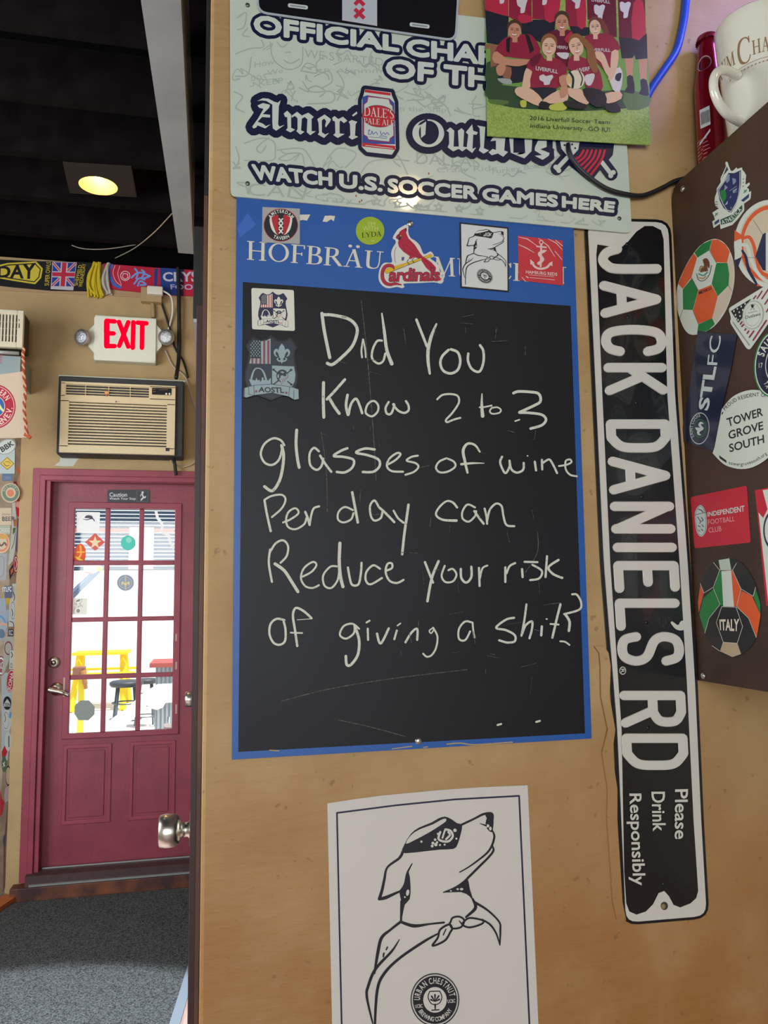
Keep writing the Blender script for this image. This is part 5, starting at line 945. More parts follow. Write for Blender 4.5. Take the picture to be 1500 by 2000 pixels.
JF = {'J': [[(.78, 0), (.78, .74), (.66, .93), (.45, 1), (.22, .92), (.1, .72)]], 'A': [[(.1, 1), (.5, .03), (.9, 1)], [(.25, .68), (.75, .68)]], 'C': [[(.92, .26), (.8, .06), (.5, 0), (.2, .1), (.1, .5), (.2, .9), (.5, 1), (.8, .94), (.92, .76)]], 'K': [[(.1, 0), (.1, 1)], [(.9, 0), (.14, .58)], [(.42, .38), (.92, 1)]], 'D': [[(.1, 0), (.1, 1)], [(.1, 0), (.55, 0), (.85, .18), (.9, .5), (.85, .82), (.55, 1), (.1, 1)]],
 'N': [[(.1, 1), (.1, 0)], [(.1, .03), (.9, .97)], [(.9, 1), (.9, 0)]], 'I': [[(.5, 0), (.5, 1)]], 'E': [[(.1, 0), (.1, 1)], [(.1, 0), (.9, 0)], [(.1, .48), (.72, .48)], [(.1, 1), (.95, 1)]], 'L': [[(.1, 0), (.1, 1)], [(.1, 1), (.95, 1)]], 'S': [[(.9, .24), (.78, .05), (.5, 0), (.2, .06), (.1, .26), (.25, .43), (.75, .57), (.9, .76), (.78, .95), (.5, 1), (.2, .94), (.1, .74)]], 'R': [[(.1, 0), (.1, 1)], [(.1, 0), (.6, 0), (.86, .12), (.86, .38), (.6, .5), (.1, .5)], [(.55, .5), (.92, 1)]]}
a = Art(SW, (1130, 420), 2.857, hj+.0016)
def jl(c, y0_, y1_, x0, x1, sl=9, wd=50):     # letter lies on its side: reading runs down, tops point right
    w2 = wd/2*.92
    ya, yb_ = y0_+(w2 if c not in 'I' else 0), y1_-(w2 if c not in 'I' else 0); xa_, xb__ = x0+w2, x1-w2
    mp = lambda u, v: (xb__+(xa_-xb__)*v+sl*(u-.5), ya+(yb_-ya)*((u-.1)/.8 if c not in 'I' else u))
    for st in JF[c]:
        p = [mp(*q) for q in st]
        if c in 'CSJ' or (c == 'D' and len(st) > 2) or (c == 'R' and len(st) > 3): p2 = cr(p, 6) if c in 'CSJ' else p[:1]+cr(p[1:-1], 6)+p[-1:]
        else: p2 = p
        vs, fs = ribbon(p2, wd, joint=True); n = len(vs); a.h += a.step
        for f in fs:
            a.h += 2e-6       # raised strokes: top and a short skirt
            q = [vs[i] for i in f]; k = len(q); a.add(JW, [a.pt(u, v, a.h+.0018) for u, v in q]+[a.pt(u, v, a.h) for u, v in inset(q, -2.5)], [list(range(k))]+[(i, (i+1) % k, k+(i+1) % k, k+i) for i in range(k)])
for c, y0_, y1_, x0, x1 in (('J', 175, 350, 105, 448), ('A', 378, 577, 113, 457), ('C', 623, 787, 121, 476), ('K', 834, 1004, 137, 481), ('D', 1148, 1326, 150, 498), ('A', 1355, 1559, 160, 506), ('N', 1605, 1776, 172, 522), ('I', 1855, 1857, 184, 533)): jl(c, y0_, y1_, x0, x1)
a.o, a.k = (1130, 1100), 2.778
for c, y0_, y1_, x0, x1 in (('E', -8, 152, 186, 531), ('L', 195, 356, 194, 537), ('S', 376, 551, 204, 556), ('R', 693, 882, 218, 566), ('D', 924, 1114, 230, 578)): jl(c, y0_, y1_, x0, x1, 9, 48)
a.stroke(JW, [(555, 330), (545, 345), (520, 345), (495, 322)], [40, 40, 24, 14])
a.ell(JW, 229, 581, 18, 22, hole=4); a.text(JW, 'R', [(238, 572), (238, 592), (220, 592), (220, 572)], .02)
for t_, q_ in (('Please', [(580, 1222), (575, 1490), (510, 1488), (512, 1224)]), ('Drink', [(455, 1236), (460, 1446), (393, 1446), (385, 1236)]), ('Responsibly', [(328, 1246), (352, 1738), (264, 1740), (245, 1246)])): a.text(JW, t_, q_, .016)
a.obj('lettering', tj, 'raised white lettering')
a = Art(SW, h=hj+.0016); a.ell(mat('#3a3026', .6), 1294, 1767, 7, 8).ell(mat('#8f7a5a', .5), 1292, 1768, 4, 5); a.obj('mounting_hole', tj)
for x, y in ((1224, 621), (1240, 788), (1251, 971), (1260, 1216), (1263, 1421), (1222, 479), (1293, 1725)): screw(tj, SW, x, y, hj+.0004, .0035, mat('#2c2c30', .3, metal=.6))
# ragged plaster lip along its left edge
a = Art(SW, h=.0002); rr = random.Random(5); L_ = [(1178, 1262), (1186, 1275), (1190, 1300), (1188, 1360), (1199, 1424), (1193, 1470), (1203, 1540), (1203, 1600), (1208, 1680), (1213, 1760), (1220, 1795)]
a.h = .0004; a.slab(PLASTER, L_+[(x-14-rr.uniform(0, 6), y) for x, y in L_[::-1]], .0047); S(a.obj('trim_6'))
# cable over the sign, blue cable
def pcord(name, lab, m, r, pts): tag(Geo().tube(m, [SW.p(x, y, h) for x, y, h in pts], r).obj(name), lab, 'cable')
pcord('hanging_cable', 'black cable drooping over the lower right of the white sign', mat('#16161a', .45), .0045, [(1103, 290, .014), (1103, 305, .018), (1112, 325, .018), (1135, 350, .018), (1175, 377, .017), (1215, 388, .016), (1250, 388, .012), (1285, 374, .012), (1312, 360, .012), (1345, 352, .010)])
pcord('hanging_cable', 'flat blue cable running down behind the team photograph', mat('#2a50c4', .4), .0075, [(1352, -320, .010), (1345, -120, .010), (1333, 20, .010), (1325, 70, .010), (1314, 108, .010), (1290, 145, .010), (1265, 182, .010), (1250, 215, .010)])

# ------------------------------------------------------------------ brown wooden wing panel of the bar cabinet
XPn = onY(1335, 850, D).x
XPn = (onY(1310, 372, D).x+onY(1361, 1329, D).x)/2
PT = onX(1440, 250, XPn).z; PT = (onX(1330, 352, XPn).z+onX(1480, 214, XPn).z)/2; PB_ = (onY(1361, 1329, D).z+onX(1490, 1349, XPn).z)/2; YN = .62
PAN = mat('#432819', .5, h2='#331d13', ns=6, bump=.08, bs=90, name='brown_stained_wood')
tc_ = thing('bar_cabinet', 'brown wooden cabinet side covered in football stickers, right of the street sign', 'cabinet', (XPn+.3, 1.0, PB_))
g = Geo(); yz = [(D, PB_), (YN, PB_), (YN, PT)]+[(D-.03+.03*math.cos(math.radians(a_))-.0, PT-.03+.03*math.sin(math.radians(a_))) for a_ in (90, 60, 30, 0)]
g.prism(PAN, [(XPn, y, z) for y, z in yz], [(XPn+.006, y, z) for y, z in yz]); g.obj('side_panel', tc_)
Geo().box(PAN, XPn+.006, XPn+.62, YN, D, PT-.03, PT).obj('top_shelf', tc_)
Geo().box(PAN, XPn+.006, XPn+.62, YN, D, PB_+.01, PB_+.03).obj('bottom_board', tc_)
Geo().box(PAN, XPn+.602, XPn+.62, YN, D, PB_+.03, PT-.03).obj('side_panel', tc_)
SX = Surf('X', XPn)
for x, y in ((1334, 369), (1374, 1320)): screw(tc_, SX, x, y, 0, .006)
GP = 'football stickers on the brown cabinet'
SHX = .0003; ZT = PT
# mug
class Rnd:            # wraps flat art round the mug: u = degrees round, v = height
    def __init__(s, c, r, tw=0): s.c, s.r = c, r
    def p(s, u, v, h): a_ = math.radians(u); rr_ = s.r(v)+h; return Vector((s.c[0]+rr_*math.sin(a_), s.c[1]-rr_*math.cos(a_), s.c[2]+v))
MY = 1.13; c0 = onY(1481, 80, MY); rl, rc_ = ray(1394, 100), ray(1481, 100); RT = math.hypot(c0.x, MY)*math.sin(abs(math.atan2(rl.x, rl.y)-math.atan2(rc_.x, rc_.y))); HM = onY(1481, 52, MY).z-ZT
MC = (c0.x, MY, ZT); RB = RT*.76
mug = thing('coffee_mug', 'white coffee mug with brown lettering standing on the brown cabinet', 'mug', MC); MW = mat('#dcdacb', .18, coat=.6, name='mug_glaze')
rm = lambda v: RB+(RT-RB)*(max(0, v)/HM)**.8
pr = [(RB*.9, 0), (RB*.97, .004)]+[(rm(HM*k/12), HM*k/12) for k in range(1, 12)]+[(RT, HM-.003), (RT-.002, HM), (RT-.005, HM-.002)]+[(rm(HM*k/8)-.006, HM*k/8) for k in range(7, 0, -1)]+[(.001, .012)]
Geo().lathe(MW, MC, pr, 48).obj('body', mug)
dirh = Vector((-1, -.35, 0)).normalized(); z0, z1 = onY(1400, 236, MY-.02).z, onY(1395, 142, MY-.02).z; hx = onY(1362, 190, MY-.02)
hw = (Vector((MC[0], MC[1], 0))-Vector((hx.x, hx.y, 0))).length
b_ = Vector((MC[0], MC[1], 0)); pts = [b_+dirh*(RT*.9+(hw-RT*.9-.007)*max(0, math.sin(k*PI/8))**.7)+Vector((0, 0, (z0+z1)/2+(z1-z0)/2*math.cos(k*PI/8))) for k in range(9)]; pts_ = [b_+dirh*(RT*.93)+Vector((0, 0, z1)), b_+dirh*(RT*1.12)+Vector((0, 0, z1+.001)), b_+dirh*(hw*.965)+Vector((0, 0, z1-.022)), b_+dirh*hw*.985+Vector((0, 0, (z0+z1)/2+.003)), b_+dirh*(hw*.95)+Vector((0, 0, z0+.02)), b_+dirh*(RT*1.1)+Vector((0, 0, z0)), b_+dirh*(RT*.86)+Vector((0, 0, z0+.003))]
Geo().tube(MW, pts, .0075, 16).obj('handle', mug)
a = Art(Rnd(MC, rm), h=.0002); BRN = mat('#8a6a48', .5); ys = HM*.60; ch = HM*.14
# view direction to the mug decides which way the lettering faces
vd = math.degrees(math.atan2(-MC[0], MC[1]))
x0 = vd-62
SER['H2'] = SER['H']
def mtext(t, u0, u1, v0, v1): a.glyphs(BRN, t, [(u0, v1), (u1, v1), (u1, v0), (u0, v0)])
mtext('R', vd-82, vd-66, ys-ch*.1, ys+ch*.72); mtext('UM', vd-64, vd-34, ys, ys+ch*.75); mtext('C', vd-31, vd-10, ys-ch*.28, ys+ch*1.12); mtext('HATA', vd-9, vd+36, ys, ys+ch*.75)
a.stroke(BRN, [(vd-50, ys-.016), (vd-20, ys-.012), (vd+10, ys-.010), (vd+32, ys-.009)], .0007, 4); a.line(BRN, [(vd+38, ys+.001), (vd+39, ys+.001)], .002)
for i in range(14): a.line(BRN, [(vd-48+i*5.2, ys-.021+i*.0004), (vd-46+i*5.2, ys-.0205+i*.0004)], .0018)
a.obj('lettering', mug, 'brown printed lettering')
# red aluminium bottle
BY = 1.245; bc = onY(1389, 200, BY); bl = onY(1355, 230, BY); RBt = .0295; BY = D-RBt-.001; zc = onY(1383, 72, BY).z
bo_ = (onY(1389, 200, BY).x, BY, ZT); HB = zc-ZT
bot = thing('aluminium_bottle', 'tall red aluminium beer bottle behind the white mug', 'bottle', bo_); RB_ = mat('#8f1024', .25, metal=.55, coat=.4, name='red_aluminium')
nk = RBt*.64
Geo().lathe(RB_, bo_, [(RBt*.85, 0), (RBt*.98, .006), (RBt, .015), (RBt, HB*.60), (RBt*.95, HB*.68), (RBt*.80, HB*.76), (nk*1.12, HB*.84), (nk, HB*.9), (nk, HB*.955), (nk*.9, HB*.96)], 40).obj('body', bot)
cp = Geo(); n = 42; vs = []
for h, r, w_ in ((HB*.955, nk*1.14, .055), (HB*.972, nk*1.08, .03), (HB*.99, nk*1.02, 0), (HB, nk*.8, 0), (HB+.001, .001, 0)): vs += [(bo_[0]+(r*(1+w_*math.cos(k*PI)))*math.cos(2*PI*k/n), bo_[1]+(r*(1+w_*math.cos(k*PI)))*math.sin(2*PI*k/n), bo_[2]+h) for k in range(n)]
cp.add(mat('#c3434f', .25, metal=.8), vs, [(i*n+k, i*n+(k+1) % n, (i+1)*n+(k+1) % n, (i+1)*n+k) for i in range(4) for k in range(n)], True); cp.obj('crown_cap', bot)
rb = lambda v: RBt if v < HB*.6 else (RBt+(nk*1.12-RBt)*min(1, max(0, (v/HB-.6)/.24)) if v < HB*.84 else nk*1.06)
a = Art(Rnd(bo_, rb), h=.0006); bv = math.degrees(math.atan2(-bo_[0], bo_[1])); PKK = mat('#c98a92', .4)
a.ell(mat('#c98a92', .4), bv-22, HB*.78, 34, HB*.05).ell(mat('#2a1014', .4), bv-22, HB*.78, 28, HB*.042)
for i in range(9): a.line(PKK, [(bv-70, HB*(.10+.022*i)), (bv-46+(i % 3)*4, HB*(.10+.022*i))], .0014)
for i in range(8): a.line(PKK, [(bv-38, HB*(.10+.024*i)), (bv-12-(i % 4)*3, HB*(.10+.024*i))], .0012)
a.poly(mat('#c9ccd0', .4), [(bv-42, HB*.345), (bv-6, HB*.345), (bv-6, HB*.47), (bv-42, HB*.47)])
for i in range(9): x = bv-38+i*3.6; a.poly(mat('#3a3440', .5), [(x, HB*.365), (x+1.4, HB*.365), (x+1.4, HB*.445), (x, HB*.445)])
a.line(mat('#c9ccd0', .4), [(bv-50, HB*.25), (bv-8, HB*.31)], .005); a.obj('printed_label', bot)

# stickers on the cabinet side
PWH = mat('#cfd3c6', .4); GRN = mat('#1f7a3a', .4); ORG = mat('#d8582a', .4); PNV = mat('#1c2547', .4)
a = Art(SX, (1380, 300), 11.767, SHX)
a.slab(PWH, [(440, 215), (462, 182), (490, 200), (520, 290), (560, 385), (600, 405), (650, 365), (695, 318), (715, 355), (820, 318), (828, 370), (880, 430), (915, 500), (905, 590), (900, 720), (990, 665), (1000, 710), (930, 790), (975, 810), (985, 890), (1030, 862), (1020, 1010), (1000, 1060), (868, 1150), (870, 1310), (740, 1490), (600, 1640), (330, 1735), (318, 1610), (170, 1710), (140, 1560), (200, 1520), (180, 1440), (140, 1360), (290, 1260), (220, 1220), (192, 1110), (200, 1000), (245, 880), (240, 810), (335, 660), (330, 570), (390, 440), (455, 290)], .0005)
a.poly(mat('#1f4a44', .4), [(475, 290), (510, 370), (400, 500), (360, 610), (370, 560)]); a.poly(mat('#20295a', .4), [(515, 445), (640, 450), (800, 380), (800, 700), (760, 950), (700, 1150), (590, 1350), (520, 1345), (400, 1250), (310, 1080), (265, 830), (400, 650)])
a.line(PWH, [(525, 480), (290, 835), (320, 1000), (400, 1180), (480, 1300), (580, 1330), (700, 1120), (750, 940), (775, 690), (775, 420)], 14)
a.poly(GRN, [(330, 850), (440, 820), (470, 1000), (400, 1140), (345, 1020)]); a.poly(mat('#7f8ba6', .4), [(500, 520), (545, 480), (540, 620), (480, 680), (440, 620)]).poly(mat('#7f8ba6', .4), [(600, 560), (680, 580), (690, 650), (620, 720)]).poly(mat('#8f9bb0', .4), [(615, 850), (720, 790), (700, 840), (640, 880), (735, 870), (620, 910)]).poly(mat('#a9b4c4', .4), [(425, 1190), (500, 1080), (490, 1160)]).poly(mat('#8f9bb0', .4), [(430, 720), (500, 780), (420, 850)]).poly(mat('#8f9bb0', .4), [(540, 1010), (580, 960), (560, 1030)]).poly(mat('#8f9bb0', .4), [(560, 1230), (590, 1230), (570, 1290)])
a.line(mat('#8f9bb0', .4), [(540, 860), (700, 750)], 12)
a.poly(mat('#1d4a3a', .4), [(330, 1520), (600, 1400), (830, 1180), (835, 1300), (600, 1570), (345, 1640)]); a.path(PWH, 'ATHLETICA', [(365, 1625), (600, 1530), (830, 1290)], 92, .02); a.poly(mat('#2b3a66', .4), [(190, 1580), (300, 1500), (305, 1570), (200, 1645)]).poly(mat('#2b3a66', .4), [(800, 1080), (990, 920), (985, 1010), (860, 1110)])
for x, y in ((235, 1390), (900, 860)): a.stroke(GRN, [(x-25, y+45), (x, y), (x+40, y-25)], 18).stroke(GRN, [(x-20, y-20), (x+25, y+25)], 14)
for y in (575, 655, 740): a.line(mat('#3a4a52'), [(865, y), (850, y+20)], 14)
for y in (1110, 1165, 1215): a.line(mat('#3a4a52'), [(225, y), (270, y)], 16)
stk(a, 'crest-shaped blue and green sticker with a ribbon, near the cabinet top', GP)
# round sticker cut by the frame edge
a = Art(SX, (1300, 400), 6.667, SHX); cx, cy = 1365, 505; BG = mat('#cbbba0', .4)
a.slab(PWH, ellpts(cx, cy, 468, 572, 4, 48), .0005); a.ell(BG, cx+10, cy, 420, 520, 4); a.ell(ORG, cx+14, cy, 405, 505, 4, hole=44)
a.poly(ORG, [(903, 330), (990, 390), (985, 440), (900, 480)]).poly(PWH, [(903, 485), (995, 440), (1000, 660), (905, 720)]).poly(PNV, [(912, 720), (1000, 675), (940, 840)])
a.stroke(ORG, [(1005, 445), (1090, 420), (1150, 520), (1190, 700), (1250, 880), (1400, 940)], [34, 44, 44, 44, 50, 50]); a.stroke(PWH, [(1005, 520), (1070, 540), (1110, 680), (1190, 860), (1300, 980), (1450, 1010)], 44); a.stroke(PNV, [(1005, 600), (1050, 680), (1090, 850), (1190, 1030)], [30, 36, 44, 30])
a.poly(PNV, [(1270, 385), (1310, 360), (1310, 860), (1270, 850), (1175, 670)]).poly(PWH, [(1312, 355), (1500, 360), (1500, 850), (1312, 860)]); a.line(INK, [(1145, 195), (1270, 385)], 4).line(INK, [(1005, 688), (1175, 690)], 4)
a.poly(ORG, [(1190, 1060), (1250, 1060), (1210, 1030)]); stk(a, 'large round ball sticker with orange swirls cut off by the right edge', GP)
# Mexico ball
a = Art(SX, (1300, 400), 6.667, SHX); a.slab(PWH, [(590, 455), (680, 448), (770, 500), (845, 610), (890, 760), (900, 950), (870, 1150), (800, 1350), (710, 1500), (600, 1610), (450, 1680), (330, 1690), (250, 1620), (190, 1480), (150, 1330), (143, 1180), (168, 1030), (250, 830), (370, 630), (480, 510)], .0005, 3)
a.poly(mat('#c9b8a2', .4), [(850, 640), (890, 770), (898, 950), (868, 1140), (800, 1340), (660, 1545), (615, 1470), (690, 1200), (825, 1055), (835, 900), (812, 755)])
for m_, p in ((GRN, [(380, 622), (480, 510), (608, 456), (575, 592), (420, 688)]), (ORG, [(610, 456), (690, 452), (785, 518), (842, 612), (805, 755), (665, 750), (580, 590)]), (ORG, [(370, 632), (415, 690), (342, 945), (228, 1095), (170, 1030), (250, 832)]), (GRN, [(667, 757), (810, 757), (835, 900), (825, 1050), (685, 1192), (605, 1030)]), (GRN, [(345, 958), (430, 1110), (360, 1370), (232, 1365), (228, 1100)]), (ORG, [(432, 1112), (603, 1042), (685, 1197), (612, 1478), (432, 1553), (363, 1375)]), (GRN, [(432, 1557), (612, 1475), (648, 1555), (560, 1635), (415, 1682)])): a.poly(m_, p)
for l in ([(228, 1370), (190, 1480)], [(360, 1372), (432, 1555)], [(825, 1052), (868, 1120)], [(575, 592), (665, 752)], [(345, 950), (430, 1112)]): a.line(mat('#4a4438'), l, 5)
a.poly(mat('#6a3f26', .4), [(490, 720), (540, 696), (578, 750), (575, 830), (540, 790), (560, 860), (500, 870), (460, 880), (470, 830), (510, 790)], sm=2); a.stroke(mat('#9a7a40', .4), [(445, 860), (470, 800), (500, 820)], 14); a.stroke(mat('#3f8a80', .4), [(440, 900), (500, 920), (550, 880)], 16); a.stroke(mat('#55604a', .4), [(410, 900), (440, 980), (510, 985), (575, 910), (605, 790)], 9); a.stroke(mat('#c9824a', .4), [(450, 950), (500, 960), (530, 930)], 14)
a.text(INK, 'MEXICO', [(440, 1130), (600, 1070), (605, 1105), (445, 1170)], .01); stk(a, 'oval ball sticker in green, orange and white lettered MEXICO', GP)
# flag card
a = Art(SX, (1300, 400), 6.667, SHX+.0006); a.slab(PWH, rq([(825, 1350), (1560, 900), (1660, 1100), (1105, 1890), (1060, 1870), (845, 1530), (862, 1480)], 40), .0004)
FR = mat('#8a2a40', .4)
for i, (p, q_) in enumerate((((1150, 1230), (1190, 1180)), ((1200, 1225), (1270, 1120)), ((1260, 1230), (1350, 1095)), ((1300, 1300), (1440, 1090)), ((1320, 1400), (1500, 1120)), ((980, 1560), (1010, 1520)), ((1000, 1590), (1030, 1555)), ((1040, 1640), (1060, 1610)), ((1070, 1680), (1100, 1640)), ((1100, 1730), (1165, 1640)), ((1150, 1770), (1330, 1500), ))): a.line(FR, [p, q_], 18, caps=False)
a.poly(INK, [(865, 1385), (1125, 1225), (1080, 1290), (1030, 1400), (1020, 1460), (960, 1535)])
for x, y in ((905, 1385), (950, 1355), (1000, 1325), (1050, 1290), (925, 1435), (975, 1400), (1020, 1370), (935, 1480), (985, 1450), (960, 1500)): a.ell(PWH, x, y, 10, 14, n=8)
a.ell(PWH, 1152, 1435, 135, 190, 8); a.ell(INK, 1152, 1435, 130, 184, 8, hole=3).ell(INK, 1152, 1435, 100, 145, 8, hole=2); a.text(INK, 'Outlaws', [(1050, 1450), (1250, 1400), (1250, 1440), (1050, 1490)], .01).text(INK, 'American', [(1090, 1400), (1210, 1370), (1210, 1390), (1090, 1420)]); a.line(INK, [(1125, 1300), (1175, 1370)], 6).line(INK, [(1175, 1300), (1125, 1370)], 6).ell(INK, 1148, 1320, 18, 22)
a.line(mat('#6a6a70'), [(890, 1530), (1105, 1830)], 6); stk(a, 'tilted white card sticker with a stars and stripes corner and round stamp', GP)
# blue banner sticker
a = Art(SX, (1300, 640), 6.667, SHX+.0008); DB = mat('#141c38', .3, coat=.3); a.slab(DB, [(430, 38), (640, 70), (940, 90), (870, 500), (800, 800), (740, 1060), (640, 1620), (400, 1530), (200, 1470), (260, 1150), (350, 600)], .0005)
TW = mat('#c3cdc8', .4); a.text(TW, 'STL', [(440, 1050), (520, 512), (668, 520), (562, 1070)], .035).text(TW, 'FC', [(550, 482), (592, 104), (738, 108), (682, 490)])
a.ell(TW, 452, 1312, 128, 208, 4); a.ell(DB, 452, 1312, 121, 197, 4); a.ell(GRN, 455, 1312, 78, 120, 4, hole=6)
a.stroke(TW, [(500, 1310), (430, 1320), (400, 1300)], [10, 44, 6]).stroke(TW, [(495, 1310), (455, 1270), (470, 1240), (500, 1250)], [20, 34, 30, 10]).stroke(TW, [(495, 1320), (440, 1350), (440, 1385), (470, 1395)], [20, 34, 30, 10])
a.path(TW, 'SAINT LOUIS', ellpts(452, 1312, 88, 150, 4, 20, 130, 272), 40, .01)
stk(a, 'long dark blue sticker with white letters running upward and a round badge', GP)
# neighbourhood sticker
a = Art(SX, (1300, 640), 6.667, SHX+.0002); a.slab(PWH, [(755, 1040), (880, 905), (1050, 825), (1200, 812), (1330, 850), (1450, 960), (1520, 1150), (1510, 1400), (1400, 1640), (1200, 1795), (1000, 1842), (800, 1795), (690, 1705), (625, 1635), (650, 1560), (725, 1170)], .0003)
a.V, a.F, a.I, a.S = [], [], [], []; a.h = SHX+.0014; a.slab(PWH, cr([(745, 1060), (880, 905), (1050, 825), (1200, 812), (1330, 850), (1450, 960), (1520, 1150), (1510, 1400), (1400, 1640), (1200, 1795), (1000, 1842), (800, 1795), (690, 1705)], 4)+[(625, 1635), (650, 1560), (725, 1170)], .0003)
for t_, q_ in (('TOWER', [(805, 1185), (1272, 1040), (1280, 1145), (830, 1290)]), ('GROVE', [(828, 1350), (1278, 1220), (1285, 1325), (842, 1455)]), ('SOUTH', [(838, 1520), (1290, 1395), (1298, 1500), (852, 1622)])): a.text(INK, t_, q_, .02)
a.path(INK, 'PROUD RESIDENT OF', [(788, 1085), (900, 980), (1050, 920), (1200, 895), (1330, 910)], 48, .01).path(INK, 'towergrovesouth.org', [(830, 1778), (1000, 1800), (1180, 1750), (1340, 1650)], 44, .008)
a.poly(INK, [(710, 1660), (805, 1730), (808, 1765), (715, 1700)]).poly(INK, [(745, 1108), (768, 1090), (760, 1120), (742, 1140)]); stk(a, 'round white sticker with bold black neighbourhood name', GP)
a = Art(SX, (1300, 640), 6.667, SHX+.0022); a.slab(GRN, ellpts(1430, 470, 260, 440, 6), .0004); a.ell(PWH, 1432, 470, 246, 422, 6).ell(DB, 1434, 470, 236, 408, 6); a.ell(PWH, 1440, 470, 120, 230, 6, hole=10); a.path(PWH, 'SAINT', ellpts(1436, 470, 150, 270, 6, 14, 195, 290), 90, .03); a.text(PWH, '17', (1235, 460, 1285, 525)); a.path(PWH, 'TX', [(1295, 720), (1340, 800)], 60, .02)
stk(a, 'navy round sticker with a green rim at the right edge', GP)
# red club sticker
a = Art(SX, (1300, 930), 4.65, SHX); RC = mat('#c01f34', .4); a.slab(RC, rq([(230, 190), (740, 86), (776, 602), (266, 656)], 18), .0005)
a.text(TW, 'INDEPENDENT', [(385, 328), (718, 268), (720, 318), (385, 366)], .022).text(mat('#d99a9a'), 'FOOTBALL', [(388, 396), (630, 362), (632, 408), (390, 440)]).text(mat('#d99a9a'), 'CLUB', [(392, 470), (508, 452), (512, 500), (396, 514)])
a.poly(TW, cr([(268, 345), (290, 285), (318, 262), (345, 280), (368, 330), (378, 400), (376, 480), (350, 535), (325, 548), (298, 530), (278, 470)], 3, True)); a.line(INK, cr([(275, 350), (292, 295), (318, 272), (342, 290), (362, 335), (370, 400), (368, 480), (346, 525), (325, 538), (302, 522), (286, 470)], 3, True), 3, True); a.line(INK, [(265, 352), (370, 330)], 4)
for l in ([(295, 370), (320, 410), (315, 430)], [(330, 375), (345, 400), (330, 410)], [(300, 450), (320, 460)], [(335, 440), (350, 460)], [(305, 490), (315, 500)], [(330, 480), (345, 495)], [(300, 300), (330, 310), (345, 330)]): a.stroke(INK, l, 6)
stk(a, 'red rectangular sticker with a white oval crest and club lettering', GP)
a = Art(SX, (1300, 930), 4.65, SHX); a.slab(RC, [(815, 128), (1110, 70), (1150, 1110), (918, 1180), (860, 560)], .0005); a.poly(PWH, [(885, 128), (1080, 92), (1130, 1085), (935, 1140), (848, 330), (890, 380), (930, 300)]); a.ell(PNV, 985, 490, 95, 180, hole=14); stk(a, 'red and white shield sticker cut off by the right edge', GP)
# Italy ball
a = Art(SX, (1300, 930), 4.65, SHX); DK = mat('#1c1a1c', .4); TN_ = mat('#b8a284', .4); ed = cr([(580, 745), (680, 775), (770, 880), (840, 1040), (868, 1230), (840, 1430), (770, 1560), (680, 1625), (610, 1645), (520, 1620), (430, 1540), (350, 1410), (300, 1240), (295, 1150), (320, 980), (390, 840), (480, 765)], 4, True)
a.slab(DK, ed, .0005)
for m_, p in ((mat('#b9c6b4', .4), [(485, 762), (582, 746), (600, 850), (500, 852)]), (GRN, [(495, 865), (510, 865), (528, 1182), (505, 1170), (443, 1015)]), (PWH, [(510, 862), (600, 858), (625, 1185), (528, 1182)]), (ORG, [(602, 860), (620, 870), (690, 1025), (650, 1180), (625, 1185)]), (GRN, [(440, 1022), (500, 1165), (400, 1290), (362, 1425), (310, 1260), (345, 1110)]), (ORG, [(692, 1040), (790, 1090), (866, 1260), (832, 1465), (760, 1290), (652, 1185)]), (ORG, [(318, 990), (350, 1062), (305, 1240), (297, 1150)]), (GRN, [(820, 1025), (865, 1160), (864, 1255), (800, 1090)]), (TN_, [(525, 1505), (655, 1515), (690, 1615), (610, 1643), (498, 1590)])): a.poly(m_, p)
SM = mat('#c3bfae', .4)
for l in ([(440, 785), (495, 855), (438, 1008), (352, 1062), (318, 975)], [(648, 790), (612, 855), (690, 1025), (800, 1090), (822, 1010)], [(500, 852), (612, 855)], [(515, 1185), (465, 1330), (530, 1510), (655, 1518), (705, 1365), (645, 1190), (515, 1185)], [(440, 1020), (500, 1165), (400, 1290), (362, 1425)], [(690, 1030), (652, 1185), (760, 1290), (830, 1465)], [(430, 1540), (498, 1588)]): a.line(SM, l, 5)
a.text(mat('#e0d3c0', .4), 'ITALY', [(497, 1305), (672, 1300), (668, 1405), (503, 1395)], .03); stk(a, 'oval ball sticker in dark, green and orange panels lettered ITALY', GP)

# ------------------------------------------------------------------ left corner: heater unit, duct, pennant, pier stickers
Y = 4.16; c = onY(10, 690, Y)
t = thing('wall_heater', 'cream louvred unit high in the left corner above the pennant', 'heater', (c.x-.1, B, c.z)); xl_, xr_ = onY(-60, 640, Y).x, onY(45, 640, Y).x; zt_, zb_ = onY(20, 605, Y).z, onY(20, 678, Y).z
HC = mat('#cfc8b2', .5); g = Geo(); gx0, gx1, gz0, gz1 = onY(-55, 640, Y).x, onY(33, 640, Y).x, onY(20, 667, Y).z, onY(20, 614, Y).z
g.box(HC, gx1, xr_, Y, Y+.03, zb_, zt_, bev=.003); g.box(HC, xl_, gx1, Y, Y+.03, gz1, zt_, bev=.003); g.box(HC, xl_, gx1, Y, Y+.03, zb_, gz0, bev=.003); g.obj('front_frame', t)
Geo().box(mat('#3a352c', .7), xl_, xr_-.01, Y+.02, B-.16, zb_+.01, zt_+.006).obj('case', t)
g = Geo()
for i in range(15): x = gx1-.008-i*.0155; g.box(HC, x-.008, x, Y+.004, Y+.02, gz0, gz1)
for z in (gz0+.035, gz0+.07, gz0+.105): g.box(HC, gx0, gx1, Y+.010, Y+.022, z-.001, z+.001)
g.obj('louvres', t)
a = Art(Surf('Y', Y), (0, 600), 7.407, .0004); a.poly(mat('#4a2a2a'), [(270, 172), (280, 172), (282, 200), (270, 198)]).poly(mat('#4a2a2a'), [(272, 228), (284, 240), (285, 300), (268, 300)]); a.obj('maker_mark', t)
